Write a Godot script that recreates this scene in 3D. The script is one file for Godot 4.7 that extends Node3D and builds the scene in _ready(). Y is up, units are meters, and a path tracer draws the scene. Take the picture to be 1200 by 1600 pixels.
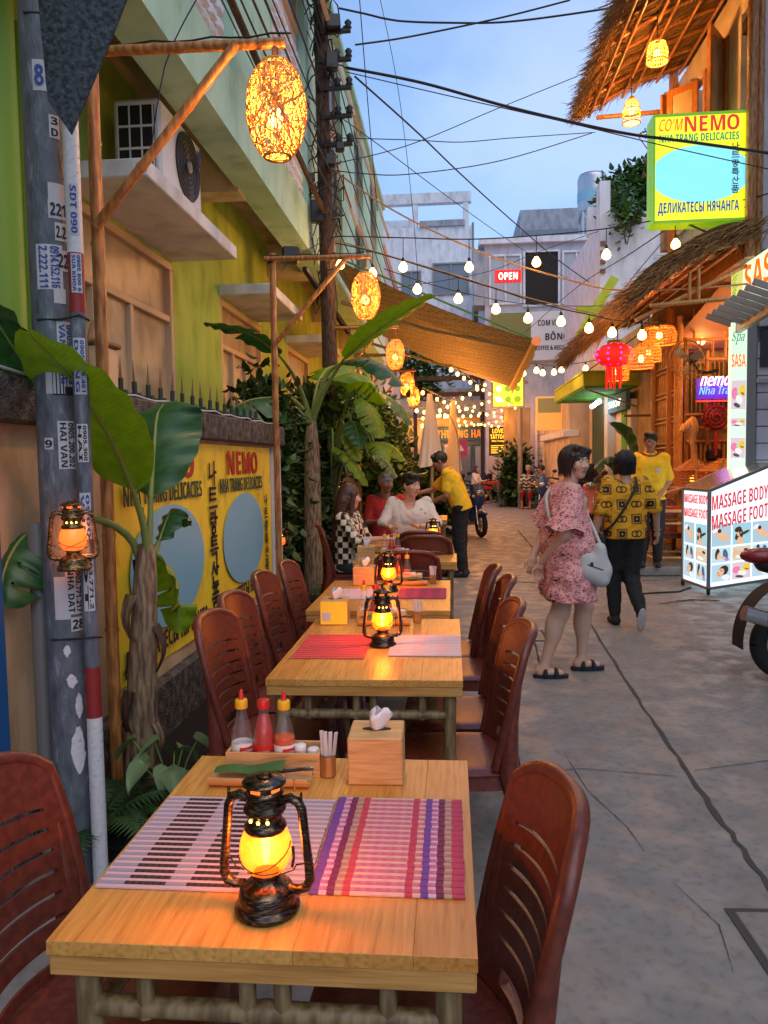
extends Node3D

# ---------- mesh collector: triangles are wound clockwise as Godot wants them ----------
class Geo:
	var v := PackedVector3Array()
	var n := PackedVector3Array()
	var t := PackedVector2Array()
	var c := PackedColorArray()
	var i := PackedInt32Array()
	var col := Color.WHITE
	func vert(p: Vector3, nn: Vector3, uv: Vector2) -> int:
		v.append(p); n.append(nn); t.append(uv); c.append(col)
		return v.size() - 1
	func tri(a: Vector3, b: Vector3, d: Vector3) -> void:
		var nn := (b - a).cross(d - a).normalized()
		var k := vert(a, nn, Vector2(0, 0)); vert(b, nn, Vector2(1, 0)); vert(d, nn, Vector2(1, 1))
		i.append_array([k, k + 2, k + 1])
	func quad(a: Vector3, b: Vector3, d: Vector3, e: Vector3, u0 := 0.0, v0 := 0.0, u1 := 1.0, v1 := 1.0) -> void:
		var nn := (d - a).cross(e - b).normalized()
		var k := vert(a, nn, Vector2(u0, v1)); vert(b, nn, Vector2(u1, v1)); vert(d, nn, Vector2(u1, v0)); vert(e, nn, Vector2(u0, v0))
		i.append_array([k, k + 2, k + 1, k, k + 3, k + 2])
	func grid(p: PackedVector3Array, nu: int, nv: int, wrap := false, flip := false, us := 1.0, vs := 1.0) -> void:
		# p[j * nu + i]; the outside is where (d/di x d/dj) points
		var base := v.size()
		for j in nv:
			for k in nu:
				var l := k - 1; var r := k + 1
				if wrap:
					l = (k - 2 + nu) % (nu - 1) if k == 0 else k - 1
					r = 1 if k == nu - 1 else k + 1
				var du := p[j * nu + mini(r, nu - 1)] - p[j * nu + maxi(l, 0)]
				var dv := p[mini(j + 1, nv - 1) * nu + k] - p[maxi(j - 1, 0) * nu + k]
				if du.length_squared() < 1e-14:
					var jj := j + 1 if j == 0 else j - 1
					du = p[jj * nu + mini(r, nu - 1)] - p[jj * nu + maxi(l, 0)]
				var nn := du.cross(dv).normalized()
				if flip: nn = -nn
				vert(p[j * nu + k], nn, Vector2(us * k / (nu - 1), vs * (1.0 - float(j) / (nv - 1))))
		for j in nv - 1:
			for k in nu - 1:
				var a := base + j * nu + k
				if flip: i.append_array([a, a + 1, a + nu + 1, a, a + nu + 1, a + nu])
				else: i.append_array([a, a + nu + 1, a + 1, a, a + nu, a + nu + 1])
	func tube(pts: Array, radii, sides := 8, cap := true, flat := 1.0) -> void:
		var m := pts.size()
		var g := PackedVector3Array()
		var up := Vector3.UP
		var t0: Vector3 = (pts[1] - pts[0]).normalized()
		if absf(t0.dot(up)) > 0.9: up = Vector3.RIGHT
		var x := up.cross(t0).normalized()
		var dist := 0.0
		for j in m:
			var d: Vector3 = (pts[mini(j + 1, m - 1)] - pts[maxi(j - 1, 0)]).normalized()
			x = (x - d * x.dot(d)).normalized()
			var y := d.cross(x)
			var r: float = radii if (radii is float or radii is int) else radii[j]
			for k in sides + 1:
				var a := TAU * k / sides
				g.append(pts[j] + (x * cos(a) * flat + y * sin(a)) * r)
			if j > 0: dist += pts[j].distance_to(pts[j - 1])
		grid(g, sides + 1, m, true, false, 1.0, dist)
		if cap:
			for e in 2:
				var o := 0 if e == 0 else (m - 1) * (sides + 1)
				var ce: Vector3 = pts[0] if e == 0 else pts[m - 1]
				for k in sides:
					if e == 0: tri(ce, g[o + k + 1], g[o + k])
					else: tri(ce, g[o + k], g[o + k + 1])
	func lathe(prof: Array, sides := 20, at := Vector3.ZERO, sx := 1.0, sz := 1.0) -> void:
		var g := PackedVector3Array()
		for q in prof:
			for k in sides + 1:
				var a := TAU * k / sides
				g.append(at + Vector3(q.x * cos(a) * sx, q.y, -q.x * sin(a) * sz))
		grid(g, sides + 1, prof.size(), true)
	func ell(at: Vector3, r: Vector3, nu := 12, nv := 8) -> void:
		var g := PackedVector3Array()
		for j in nv + 1:
			var b := PI * j / nv - PI / 2
			for k in nu + 1:
				var a := TAU * k / nu
				g.append(at + Vector3(r.x * cos(b) * cos(a), r.y * sin(b), -r.z * cos(b) * sin(a)))
		grid(g, nu + 1, nv + 1, true)
	func box(at: Vector3, s: Vector3, bev := 0.0, xf := Transform3D()) -> void:
		var h := s / 2
		var b := minf(bev, minf(h.x, minf(h.y, h.z)) * 0.9)
		for ax in 3:
			for sg in [-1.0, 1.0]:
				var e0 := (ax + 1) % 3; var e1 := (ax + 2) % 3
				var p := []
				for q in [[-1, -1], [1, -1], [1, 1], [-1, 1]]:
					var w := Vector3.ZERO
					w[ax] = sg * h[ax]; w[e0] = q[0] * (h[e0] - b); w[e1] = q[1] * (h[e1] - b)
					p.append(xf * (at + w))
				if sg > 0: quad(p[0], p[1], p[2], p[3])
				else: quad(p[3], p[2], p[1], p[0])
		if b <= 0.0: return
		for ax in 3:
			var e0 := (ax + 1) % 3; var e1 := (ax + 2) % 3
			for s0 in [-1.0, 1.0]:
				for s1 in [-1.0, 1.0]:
					var p := []
					for q in [[0, -1], [0, 1], [1, 1], [1, -1]]:
						var w := Vector3.ZERO
						w[ax] = q[1] * (h[ax] - b)
						w[e0] = s0 * (h[e0] if q[0] == 0 else h[e0] - b)
						w[e1] = s1 * (h[e1] - b if q[0] == 0 else h[e1])
						p.append(xf * (at + w))
					if s0 * s1 < 0: quad(p[0], p[1], p[2], p[3])
					else: quad(p[3], p[2], p[1], p[0])
		for sx in [-1.0, 1.0]:
			for sy in [-1.0, 1.0]:
				for sz in [-1.0, 1.0]:
					var a := xf * (at + Vector3(sx * h.x, sy * (h.y - b), sz * (h.z - b)))
					var d := xf * (at + Vector3(sx * (h.x - b), sy * h.y, sz * (h.z - b)))
					var e := xf * (at + Vector3(sx * (h.x - b), sy * (h.y - b), sz * h.z))
					if sx * sy * sz > 0: tri(a, d, e)
					else: tri(a, e, d)
	func bar(a: Vector3, b: Vector3, w: float, h: float, bev := 0.0) -> void:
		# a straight bar of rectangular section from a to b
		var d := (b - a)
		var z := d.normalized()
		var up := Vector3.UP if absf(z.y) < 0.95 else Vector3.RIGHT
		var x := up.cross(z).normalized()
		box(Vector3.ZERO, Vector3(w, h, d.length()), bev, Transform3D(Basis(x, z.cross(x), z), (a + b) / 2))
	func bamboo(a: Vector3, b: Vector3, r: float, gap := 0.32, sides := 8) -> void:
		var l := a.distance_to(b)
		var m := maxi(1, roundi(l / gap))
		var pts := []; var rad := []
		for k in m + 1:
			var f := float(k) / m
			if k > 0:
				pts.append(a.lerp(b, f - 0.014 / l)); rad.append(r * 0.97)
			pts.append(a.lerp(b, clampf(f, 0.002, 0.998))); rad.append(r * (1.14 if k > 0 and k < m else 1.0))
			if k < m:
				pts.append(a.lerp(b, f + 0.014 / l)); rad.append(r * 0.97)
		tube(pts, rad, sides)
	func prism(poly: Array, depth: float, xf := Transform3D()) -> void:
		# polygon (counter-clockwise, xy) pulled from z = 0 to z = depth
		var pk := PackedVector2Array(poly)
		var ix := Geometry2D.triangulate_polygon(pk)
		for k in range(0, ix.size(), 3):
			var a := pk[ix[k]]; var b := pk[ix[k + 1]]; var d := pk[ix[k + 2]]
			if (b - a).cross(d - a) < 0:
				var w := b; b = d; d = w
			tri(xf * Vector3(a.x, a.y, depth), xf * Vector3(b.x, b.y, depth), xf * Vector3(d.x, d.y, depth))
			tri(xf * Vector3(a.x, a.y, 0), xf * Vector3(d.x, d.y, 0), xf * Vector3(b.x, b.y, 0))
		for k in poly.size():
			var a: Vector2 = poly[k]; var b: Vector2 = poly[(k + 1) % poly.size()]
			quad(xf * Vector3(a.x, a.y, 0), xf * Vector3(b.x, b.y, 0), xf * Vector3(b.x, b.y, depth), xf * Vector3(a.x, a.y, depth))
	func shell(p: Callable, nu: int, nv: int, thick: float, hole: Callable) -> void:
		# a sheet p(u, v) of some thickness with cells left out where hole(i, j)
		var g := PackedVector3Array(); var m := PackedVector3Array()
		for j in nv + 1:
			for k in nu + 1: g.append(p.call(float(k) / nu, float(j) / nv))
		var w := nu + 1
		for j in nv + 1:
			for k in w:
				var du := g[j * w + mini(k + 1, nu)] - g[j * w + maxi(k - 1, 0)]
				var dv := g[mini(j + 1, nv) * w + k] - g[maxi(j - 1, 0) * w + k]
				m.append(du.cross(dv).normalized())
		var base := v.size()
		for s in [0.5, -0.5]:
			for q in g.size(): vert(g[q] + m[q] * thick * s, m[q] * signf(s), Vector2(float(q % w) / nu, float(q / w) / nv))
		var o := g.size()
		var solid := func(k: int, j: int) -> bool: return k >= 0 and j >= 0 and k < nu and j < nv and not hole.call(k, j)
		for j in nv:
			for k in nu:
				if not solid.call(k, j): continue
				var a := base + j * w + k
				i.append_array([a, a + w + 1, a + 1, a, a + w, a + w + 1])
				i.append_array([a + o, a + o + 1, a + o + w + 1, a + o, a + o + w + 1, a + o + w])
				for e in [[0, -1, 0, 1], [0, 1, w + 1, w], [-1, 0, w, 0], [1, 0, 1, w + 1]]:
					if solid.call(k + e[0], j + e[1]): continue
					var x := j * w + k + int(e[2]); var y := j * w + k + int(e[3])
					quad(g[y] + m[y] * thick * 0.5, g[x] + m[x] * thick * 0.5, g[x] - m[x] * thick * 0.5, g[y] - m[y] * thick * 0.5)
	func add(g: Geo, xf: Transform3D) -> void:
		var base := v.size()
		for k in g.v.size():
			v.append(xf * g.v[k]); n.append((xf.basis * g.n[k]).normalized())
		t.append_array(g.t); c.append_array(g.c)
		for k in g.i: i.append(base + k)
	func mesh() -> ArrayMesh:
		var a := []
		a.resize(Mesh.ARRAY_MAX)
		a[Mesh.ARRAY_VERTEX] = v; a[Mesh.ARRAY_NORMAL] = n; a[Mesh.ARRAY_TEX_UV] = t; a[Mesh.ARRAY_COLOR] = c; a[Mesh.ARRAY_INDEX] = i
		var m := ArrayMesh.new()
		m.add_surface_from_arrays(Mesh.PRIMITIVE_TRIANGLES, a)
		return m

var used := {}
var M := {}
var rng := RandomNumberGenerator.new()

func numbered(called: String) -> String:
	used[called] = used.get(called, -1) + 1
	return called if used[called] == 0 else "%s_%03d" % [called, used[called]]
func thing(called: String, label: String, category: String, at := Vector3.ZERO, turn := 0.0, group := "") -> Node3D:
	var o := Node3D.new(); o.name = numbered(called); add_child(o)
	o.position = at; o.rotation.y = turn
	o.set_meta("label", label); o.set_meta("category", category)
	if group: o.set_meta("group", group)
	return o
func part(parent: Node, called: String, g, m: Material, at := Vector3.ZERO, turn := Vector3.ZERO) -> MeshInstance3D:
	var o := MeshInstance3D.new(); o.name = called
	o.mesh = g.mesh() if g is Geo else g
	o.material_override = m
	parent.add_child(o, true)
	o.position = at; o.rotation = turn
	return o
func single(called: String, label: String, category: String, g, m: Material, at := Vector3.ZERO, turn := 0.0, group := "") -> MeshInstance3D:
	var o := part(self, numbered(called), g, m, at, Vector3(0, turn, 0))
	o.set_meta("label", label); o.set_meta("category", category)
	if group: o.set_meta("group", group)
	return o
func ground_piece(called: String, g, m: Material) -> MeshInstance3D:
	var o := part(self, numbered(called), g, m)
	o.set_meta("kind", "structure")
	return o
func dup(src: Node3D, label: String, at: Vector3, turn := 0.0) -> Node3D:
	var o: Node3D = src.duplicate()
	o.name = numbered(String(src.name).split("_0")[0]); add_child(o)
	o.position = at; o.rotation.y = turn
	o.set_meta("label", label)
	return o
func many(parent: Node, called: String, m: Mesh, mm: Material, xf: Array, cols := []) -> MultiMeshInstance3D:
	var k := MultiMesh.new()
	k.transform_format = MultiMesh.TRANSFORM_3D
	k.use_colors = cols.size() > 0
	k.mesh = m; k.instance_count = xf.size()
	for q in xf.size():
		k.set_instance_transform(q, xf[q])
		if cols.size(): k.set_instance_color(q, cols[q % cols.size()])
	var o := MultiMeshInstance3D.new(); o.name = called; o.multimesh = k; o.material_override = mm
	parent.add_child(o, true)
	o.set_meta("kind", "stuff")
	return o
func glow(parent: Node, at: Vector3, e: float, col: Color, size := 0.03) -> OmniLight3D:
	var l := OmniLight3D.new(); l.name = "lamp"; parent.add_child(l, true)
	l.position = at; l.light_energy = e; l.light_color = col; l.light_size = size
	l.omni_range = 25.0; l.omni_attenuation = 2.0; l.shadow_enabled = true
	return l

# ---------- materials ----------
func lin(r: float, g: float, b: float) -> Color: return Color(r, g, b).linear_to_srgb()
func mat(key: String, col: Color, rough := 0.7, metal := 0.0) -> StandardMaterial3D:
	var m := StandardMaterial3D.new(); m.resource_name = key
	m.albedo_color = col; m.roughness = rough; m.metallic = metal
	M[key] = m
	return m
func noise(kind: int, freq: float, sd: int, oct := 4, warp := 0.0) -> FastNoiseLite:
	var f := FastNoiseLite.new(); f.noise_type = kind; f.frequency = freq; f.seed = sd; f.fractal_octaves = oct
	if warp > 0.0:
		f.domain_warp_enabled = true; f.domain_warp_amplitude = warp; f.domain_warp_frequency = freq * 1.5
	return f
func ntex(f: FastNoiseLite, cols: Array, at: Array, size := 512) -> NoiseTexture2D:
	var n := NoiseTexture2D.new(); n.width = size; n.height = size; n.seamless = true; n.noise = f; n.generate_mipmaps = false
	var g := Gradient.new(); g.offsets = PackedFloat32Array(at); g.colors = PackedColorArray(cols)
	n.color_ramp = g
	return n
func tri_map(m: StandardMaterial3D, tex: Texture2D, scale: Vector3, world := true, bump: Texture2D = null, h := 0.3, rough: Texture2D = null) -> StandardMaterial3D:
	m.albedo_texture = tex
	m.uv1_triplanar = true; m.uv1_world_triplanar = world; m.uv1_scale = scale; m.uv1_triplanar_sharpness = 4.0
	if bump: m.heightmap_enabled = true; m.heightmap_texture = bump; m.heightmap_scale = h
	if rough: m.roughness_texture = rough; m.roughness_texture_channel = BaseMaterial3D.TEXTURE_CHANNEL_RED
	return m
func emit(m: StandardMaterial3D, col: Color, e: float) -> StandardMaterial3D:
	m.emission_enabled = true; m.emission = col; m.emission_energy_multiplier = e
	return m

var font_bold: SystemFont
var font_plain: SystemFont
var font_serif: SystemFont
func lettering(parent: Node, text: String, m: Material, height: float, xf: Transform3D, width := 0.0, f: Font = null, depth := 0.003, called := "lettering") -> MeshInstance3D:
	# letters of that height (and, if given, total width), centred at xf, read from +z
	var tm := TextMesh.new()
	tm.text = text; tm.font = f if f else font_bold; tm.font_size = 40; tm.pixel_size = 0.01; tm.depth = 0.2; tm.curve_step = 3.0
	var bb := tm.get_aabb()
	var o := MeshInstance3D.new(); o.name = called; o.mesh = tm; o.material_override = m
	parent.add_child(o, true)
	var sy := height / maxf(bb.size.y, 0.01)
	var sx := sy if width <= 0.0 else width / maxf(bb.size.x, 0.01)
	var ce := bb.get_center()
	o.transform = xf * Transform3D(Basis(Vector3(sx, 0, 0), Vector3(0, sy, 0), Vector3(0, 0, depth / 0.2)), Vector3(-ce.x * sx, -ce.y * sy, 0))
	return o
func hangul(parent: Node, lines: Array, m: Material, size: float, xf: Transform3D, w := 0.09) -> void:
	# one syllable from strokes [x0, y0, x1, y1] in a unit square
	var g := Geo.new()
	for s in lines:
		var a := Vector3((s[0] - 0.5) * size, (s[1] - 0.5) * size, 0); var b := Vector3((s[2] - 0.5) * size, (s[3] - 0.5) * size, 0)
		var d := (b - a).normalized() * w * size * 0.5
		var k := Vector3(-d.y, d.x, 0)
		g.box(Vector3.ZERO, Vector3(a.distance_to(b) + w * size, w * size, 0.003), 0.0, xf * Transform3D(Basis(d.normalized(), k.normalized(), Vector3.BACK), (a + b) / 2))
	part(parent, "lettering", g, m)
const SYL := {
	"na": [[.1, .9, .1, .35], [.1, .35, .55, .42], [.75, 1, .75, 0], [.75, .55, 1, .55]],
	"teu": [[.1, .95, .9, .95], [.1, .95, .1, .45], [.1, .7, .85, .7], [.1, .45, .9, .45], [0, .12, 1, .12]],
	"rang": [[.1, .95, .55, .95], [.55, .95, .55, .75], [.1, .75, .55, .75], [.1, .75, .1, .52], [.1, .52, .58, .52], [.78, 1, .78, .45], [.78, .72, 1, .72], [.25, .3, .45, .38], [.45, .38, .7, .3], [.7, .3, .7, .1], [.7, .1, .45, 0], [.45, 0, .25, .1], [.25, .1, .25, .3]],
	"teuk": [[.15, 1, .85, 1], [.15, 1, .15, .64], [.15, .82, .8, .82], [.15, .64, .85, .64], [0, .44, 1, .44], [.2, .26, .8, .26], [.8, .26, .8, 0]],
	"san": [[.35, .95, .1, .5], [.35, .8, .6, .5], [.78, 1, .78, .4], [.78, .7, 1, .7], [.2, .32, .2, .05], [.2, .05, .85, .05]],
	"pum": [[.1, 1, .9, 1], [.1, .68, .9, .68], [.35, 1, .35, .68], [.65, 1, .65, .68], [0, .48, 1, .48], [.5, .48, .5, .32], [.2, .28, .8, .28], [.8, .28, .8, 0], [.2, 0, .8, 0], [.2, .28, .2, 0]],
}

# ---------- bodies: distance fields of tapered capsules and ellipsoids, meshed as surface nets ----------
func field_mesh(out: Geo, prims: Array, cell: float, colour = null, cuts: Array = [], rough: FastNoiseLite = null, amp := 0.0) -> void:
	# prims: ["c", a, b, ra, rb, k] capsule, ["e", centre, radii, k, basis] ellipsoid, ["-", centre, radii, k] carved out; cuts: [normal, offset] keeps n.p < offset
	var lo := Vector3(1e9, 1e9, 1e9); var hi := -lo
	for p in prims:
		if p[0] == "c":
			var r: float = maxf(p[3], p[4])
			lo = lo.min(p[1] - Vector3.ONE * r).min(p[2] - Vector3.ONE * r); hi = hi.max(p[1] + Vector3.ONE * r).max(p[2] + Vector3.ONE * r)
		elif p[0] == "e":
			var r: float = maxf(p[2].x, maxf(p[2].y, p[2].z))
			lo = lo.min(p[1] - Vector3.ONE * r); hi = hi.max(p[1] + Vector3.ONE * r)
	var pad := cell * 3.0 + amp
	lo -= Vector3.ONE * pad; hi += Vector3.ONE * pad
	var nx := int((hi.x - lo.x) / cell) + 2; var ny := int((hi.y - lo.y) / cell) + 2; var nz := int((hi.z - lo.z) / cell) + 2
	var f := PackedFloat32Array(); f.resize(nx * ny * nz); f.fill(9.0)
	for p in prims:
		var kind: String = p[0]
		var k: float = p[5] if kind == "c" else p[3]
		var m := k + cell * 2.5
		var a: Vector3; var b: Vector3
		var ra := 0.0; var rb := 0.0
		var er := Vector3.ONE
		var plo: Vector3; var phi: Vector3
		var inv := Basis()
		if kind == "c":
			a = p[1]; b = p[2]; ra = p[3]; rb = p[4]
			var r := maxf(ra, rb) + m
			plo = a.min(b) - Vector3.ONE * r; phi = a.max(b) + Vector3.ONE * r
		else:
			a = p[1]; er = p[2]
			if p.size() > 4: inv = (p[4] as Basis).inverse()
			var r := maxf(er.x, maxf(er.y, er.z)) + m
			plo = a - Vector3.ONE * r; phi = a + Vector3.ONE * r
		var ab := b - a
		var l2 := maxf(ab.length_squared(), 1e-9)
		var x0 := maxi(0, int((plo.x - lo.x) / cell)); var x1 := mini(nx - 1, int((phi.x - lo.x) / cell) + 1)
		var y0 := maxi(0, int((plo.y - lo.y) / cell)); var y1 := mini(ny - 1, int((phi.y - lo.y) / cell) + 1)
		var z0 := maxi(0, int((plo.z - lo.z) / cell)); var z1 := mini(nz - 1, int((phi.z - lo.z) / cell) + 1)
		for z in range(z0, z1 + 1):
			for y in range(y0, y1 + 1):
				var row := (z * ny + y) * nx
				for x in range(x0, x1 + 1):
					var q := lo + Vector3(x, y, z) * cell
					var d: float
					if kind == "c":
						var s := clampf((q - a).dot(ab) / l2, 0.0, 1.0)
						d = (q - a - ab * s).length() - lerpf(ra, rb, s)
					else:
						var w := inv * (q - a)
						var k0 := (w / er).length()
						var k1 := (w / (er * er)).length()
						d = k0 * (k0 - 1.0) / maxf(k1, 1e-6)
					var o := f[row + x]
					if kind == "-":
						d = -d
						var h := clampf(0.5 - 0.5 * (o - d) / k, 0.0, 1.0)
						f[row + x] = lerpf(o, d, h) + k * h * (1.0 - h)
					elif k <= 0.0005: f[row + x] = minf(o, d)
					else:
						var h := clampf(0.5 + 0.5 * (o - d) / k, 0.0, 1.0)
						f[row + x] = lerpf(o, d, h) - k * h * (1.0 - h)
	if rough or cuts.size():
		for z in nz:
			for y in ny:
				var row := (z * ny + y) * nx
				for x in nx:
					var d := f[row + x]
					if absf(d) > 0.12 and d > 0: continue
					var q := lo + Vector3(x, y, z) * cell
					if rough and absf(d) < 0.05: d += rough.get_noise_3dv(q) * amp
					for cu in cuts: d = maxf(d, q.dot(cu[0]) - cu[1])
					f[row + x] = d
	var at := {}
	var step := [1, nx, nx * ny]
	var lim := cell * 1.8
	var base := out.v.size()
	for z in nz - 1:
		for y in ny - 1:
			var row := (z * ny + y) * nx
			for x in nx - 1:
				var o := row + x
				var f0 := f[o]
				if f0 > lim or f0 < -lim: continue
				var f1 := f[o + 1]; var f2 := f[o + nx]; var f3 := f[o + nx + 1]
				var w := o + nx * ny
				var f4 := f[w]; var f5 := f[w + 1]; var f6 := f[w + nx]; var f7 := f[w + nx + 1]
				var neg := int(f0 < 0) + int(f1 < 0) + int(f2 < 0) + int(f3 < 0) + int(f4 < 0) + int(f5 < 0) + int(f6 < 0) + int(f7 < 0)
				if neg == 0 or neg == 8: continue
				var sum := Vector3.ZERO; var cnt := 0
				for e in [[f0, f1, 0, 0, 0, 0], [f2, f3, 0, 0, 1, 0], [f4, f5, 0, 0, 0, 1], [f6, f7, 0, 0, 1, 1], [f0, f2, 1, 0, 0, 0], [f1, f3, 1, 1, 0, 0], [f4, f6, 1, 0, 0, 1], [f5, f7, 1, 1, 0, 1], [f0, f4, 2, 0, 0, 0], [f1, f5, 2, 1, 0, 0], [f2, f6, 2, 0, 1, 0], [f3, f7, 2, 1, 1, 0]]:
					if (e[0] < 0) != (e[1] < 0):
						var s: float = e[0] / (e[0] - e[1])
						var q := Vector3(e[3], e[4], e[5]); q[e[2]] = s
						sum += q; cnt += 1
				var gr := Vector3(f1 + f3 + f5 + f7 - f0 - f2 - f4 - f6, f2 + f3 + f6 + f7 - f0 - f1 - f4 - f5, f4 + f5 + f6 + f7 - f0 - f1 - f2 - f3).normalized()
				var pos := lo + (Vector3(x, y, z) + sum / cnt) * cell
				at[o] = out.v.size()
				if colour != null: out.col = colour.call(pos, gr)
				out.vert(pos, gr, Vector2.ZERO)
	for o in at:
		var f0 := f[o]
		for ax in 3:
			var f1: float = f[o + step[ax]]
			if (f0 < 0) == (f1 < 0): continue
			var u: int = step[(ax + 1) % 3]; var w: int = step[(ax + 2) % 3]
			if not (at.has(o - u) and at.has(o - w) and at.has(o - u - w)): continue
			var a: int = at[o]; var b: int = at[o - u]; var d: int = at[o - u - w]; var e: int = at[o - w]
			if f0 < 0: out.i.append_array([a, d, b, a, e, d])
			else: out.i.append_array([a, b, d, a, d, e])
	out.col = Color.WHITE

func _ready() -> void:
	rng.seed = 7
	var cam := Camera3D.new(); cam.name = "camera"
	add_child(cam)
	cam.position = Vector3(0, 1.5, 0)
	cam.rotation_degrees = Vector3(-3.735, 5.049, -0.9)
	cam.fov = 67.38; cam.near = 0.05; cam.far = 300.0; cam.current = true
	var sky := ProceduralSkyMaterial.new()
	sky.sky_top_color = Color(0.36, 0.48, 0.67); sky.sky_horizon_color = Color(0.58, 0.72, 0.88); sky.sky_curve = 0.32
	sky.ground_bottom_color = Color(0.2, 0.2, 0.21); sky.ground_horizon_color = Color(0.4, 0.44, 0.5)
	sky.sky_cover = ntex(noise(FastNoiseLite.TYPE_SIMPLEX_SMOOTH, 0.006, 11, 5, 30.0), [Color(1, 1, 1, 0), Color(1, 1, 1, 0.0), Color(1, 0.97, 0.95, 0.6), Color(1, 0.97, 0.95, 1)], [0.0, 0.42, 0.68, 1.0], 1024)
	sky.sky_cover_modulate = Color(0.62, 0.60, 0.60, 0.42)
	var env := Environment.new()
	env.background_mode = Environment.BG_SKY
	env.sky = Sky.new(); env.sky.sky_material = sky
	env.background_energy_multiplier = 1.42
	env.tonemap_mode = Environment.TONE_MAPPER_LINEAR; env.tonemap_exposure = 1.3
	env.sdfgi_enabled = true; env.ssao_enabled = true; env.ssil_enabled = true
	var we := WorldEnvironment.new(); we.name = "environment"; we.environment = env
	add_child(we)
	var sun := DirectionalLight3D.new(); sun.name = "last_daylight"
	add_child(sun)
	sun.rotation_degrees = Vector3(-54, 38, 0)
	sun.light_energy = 0.46; sun.light_angular_distance = 70.0; sun.light_color = Color(1.0, 0.94, 0.87)
	sun.shadow_enabled = true; sun.sky_mode = DirectionalLight3D.SKY_MODE_LIGHT_ONLY
	font_bold = SystemFont.new(); font_bold.font_names = ["Droid Sans"]; font_bold.font_weight = 700
	font_plain = SystemFont.new(); font_plain.font_names = ["Droid Sans"]
	font_serif = SystemFont.new(); font_serif.font_names = ["Droid Serif"]
	materials()
	ground()
	left_building()
	boundary_wall()
	far_buildings()
	right_buildings()
	restaurant()
	poles()
	spa_front()
	tables()
	plants()
	lights_and_wires()
	awning_and_umbrellas()
	people()
	vehicles()
	far_things()

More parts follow.
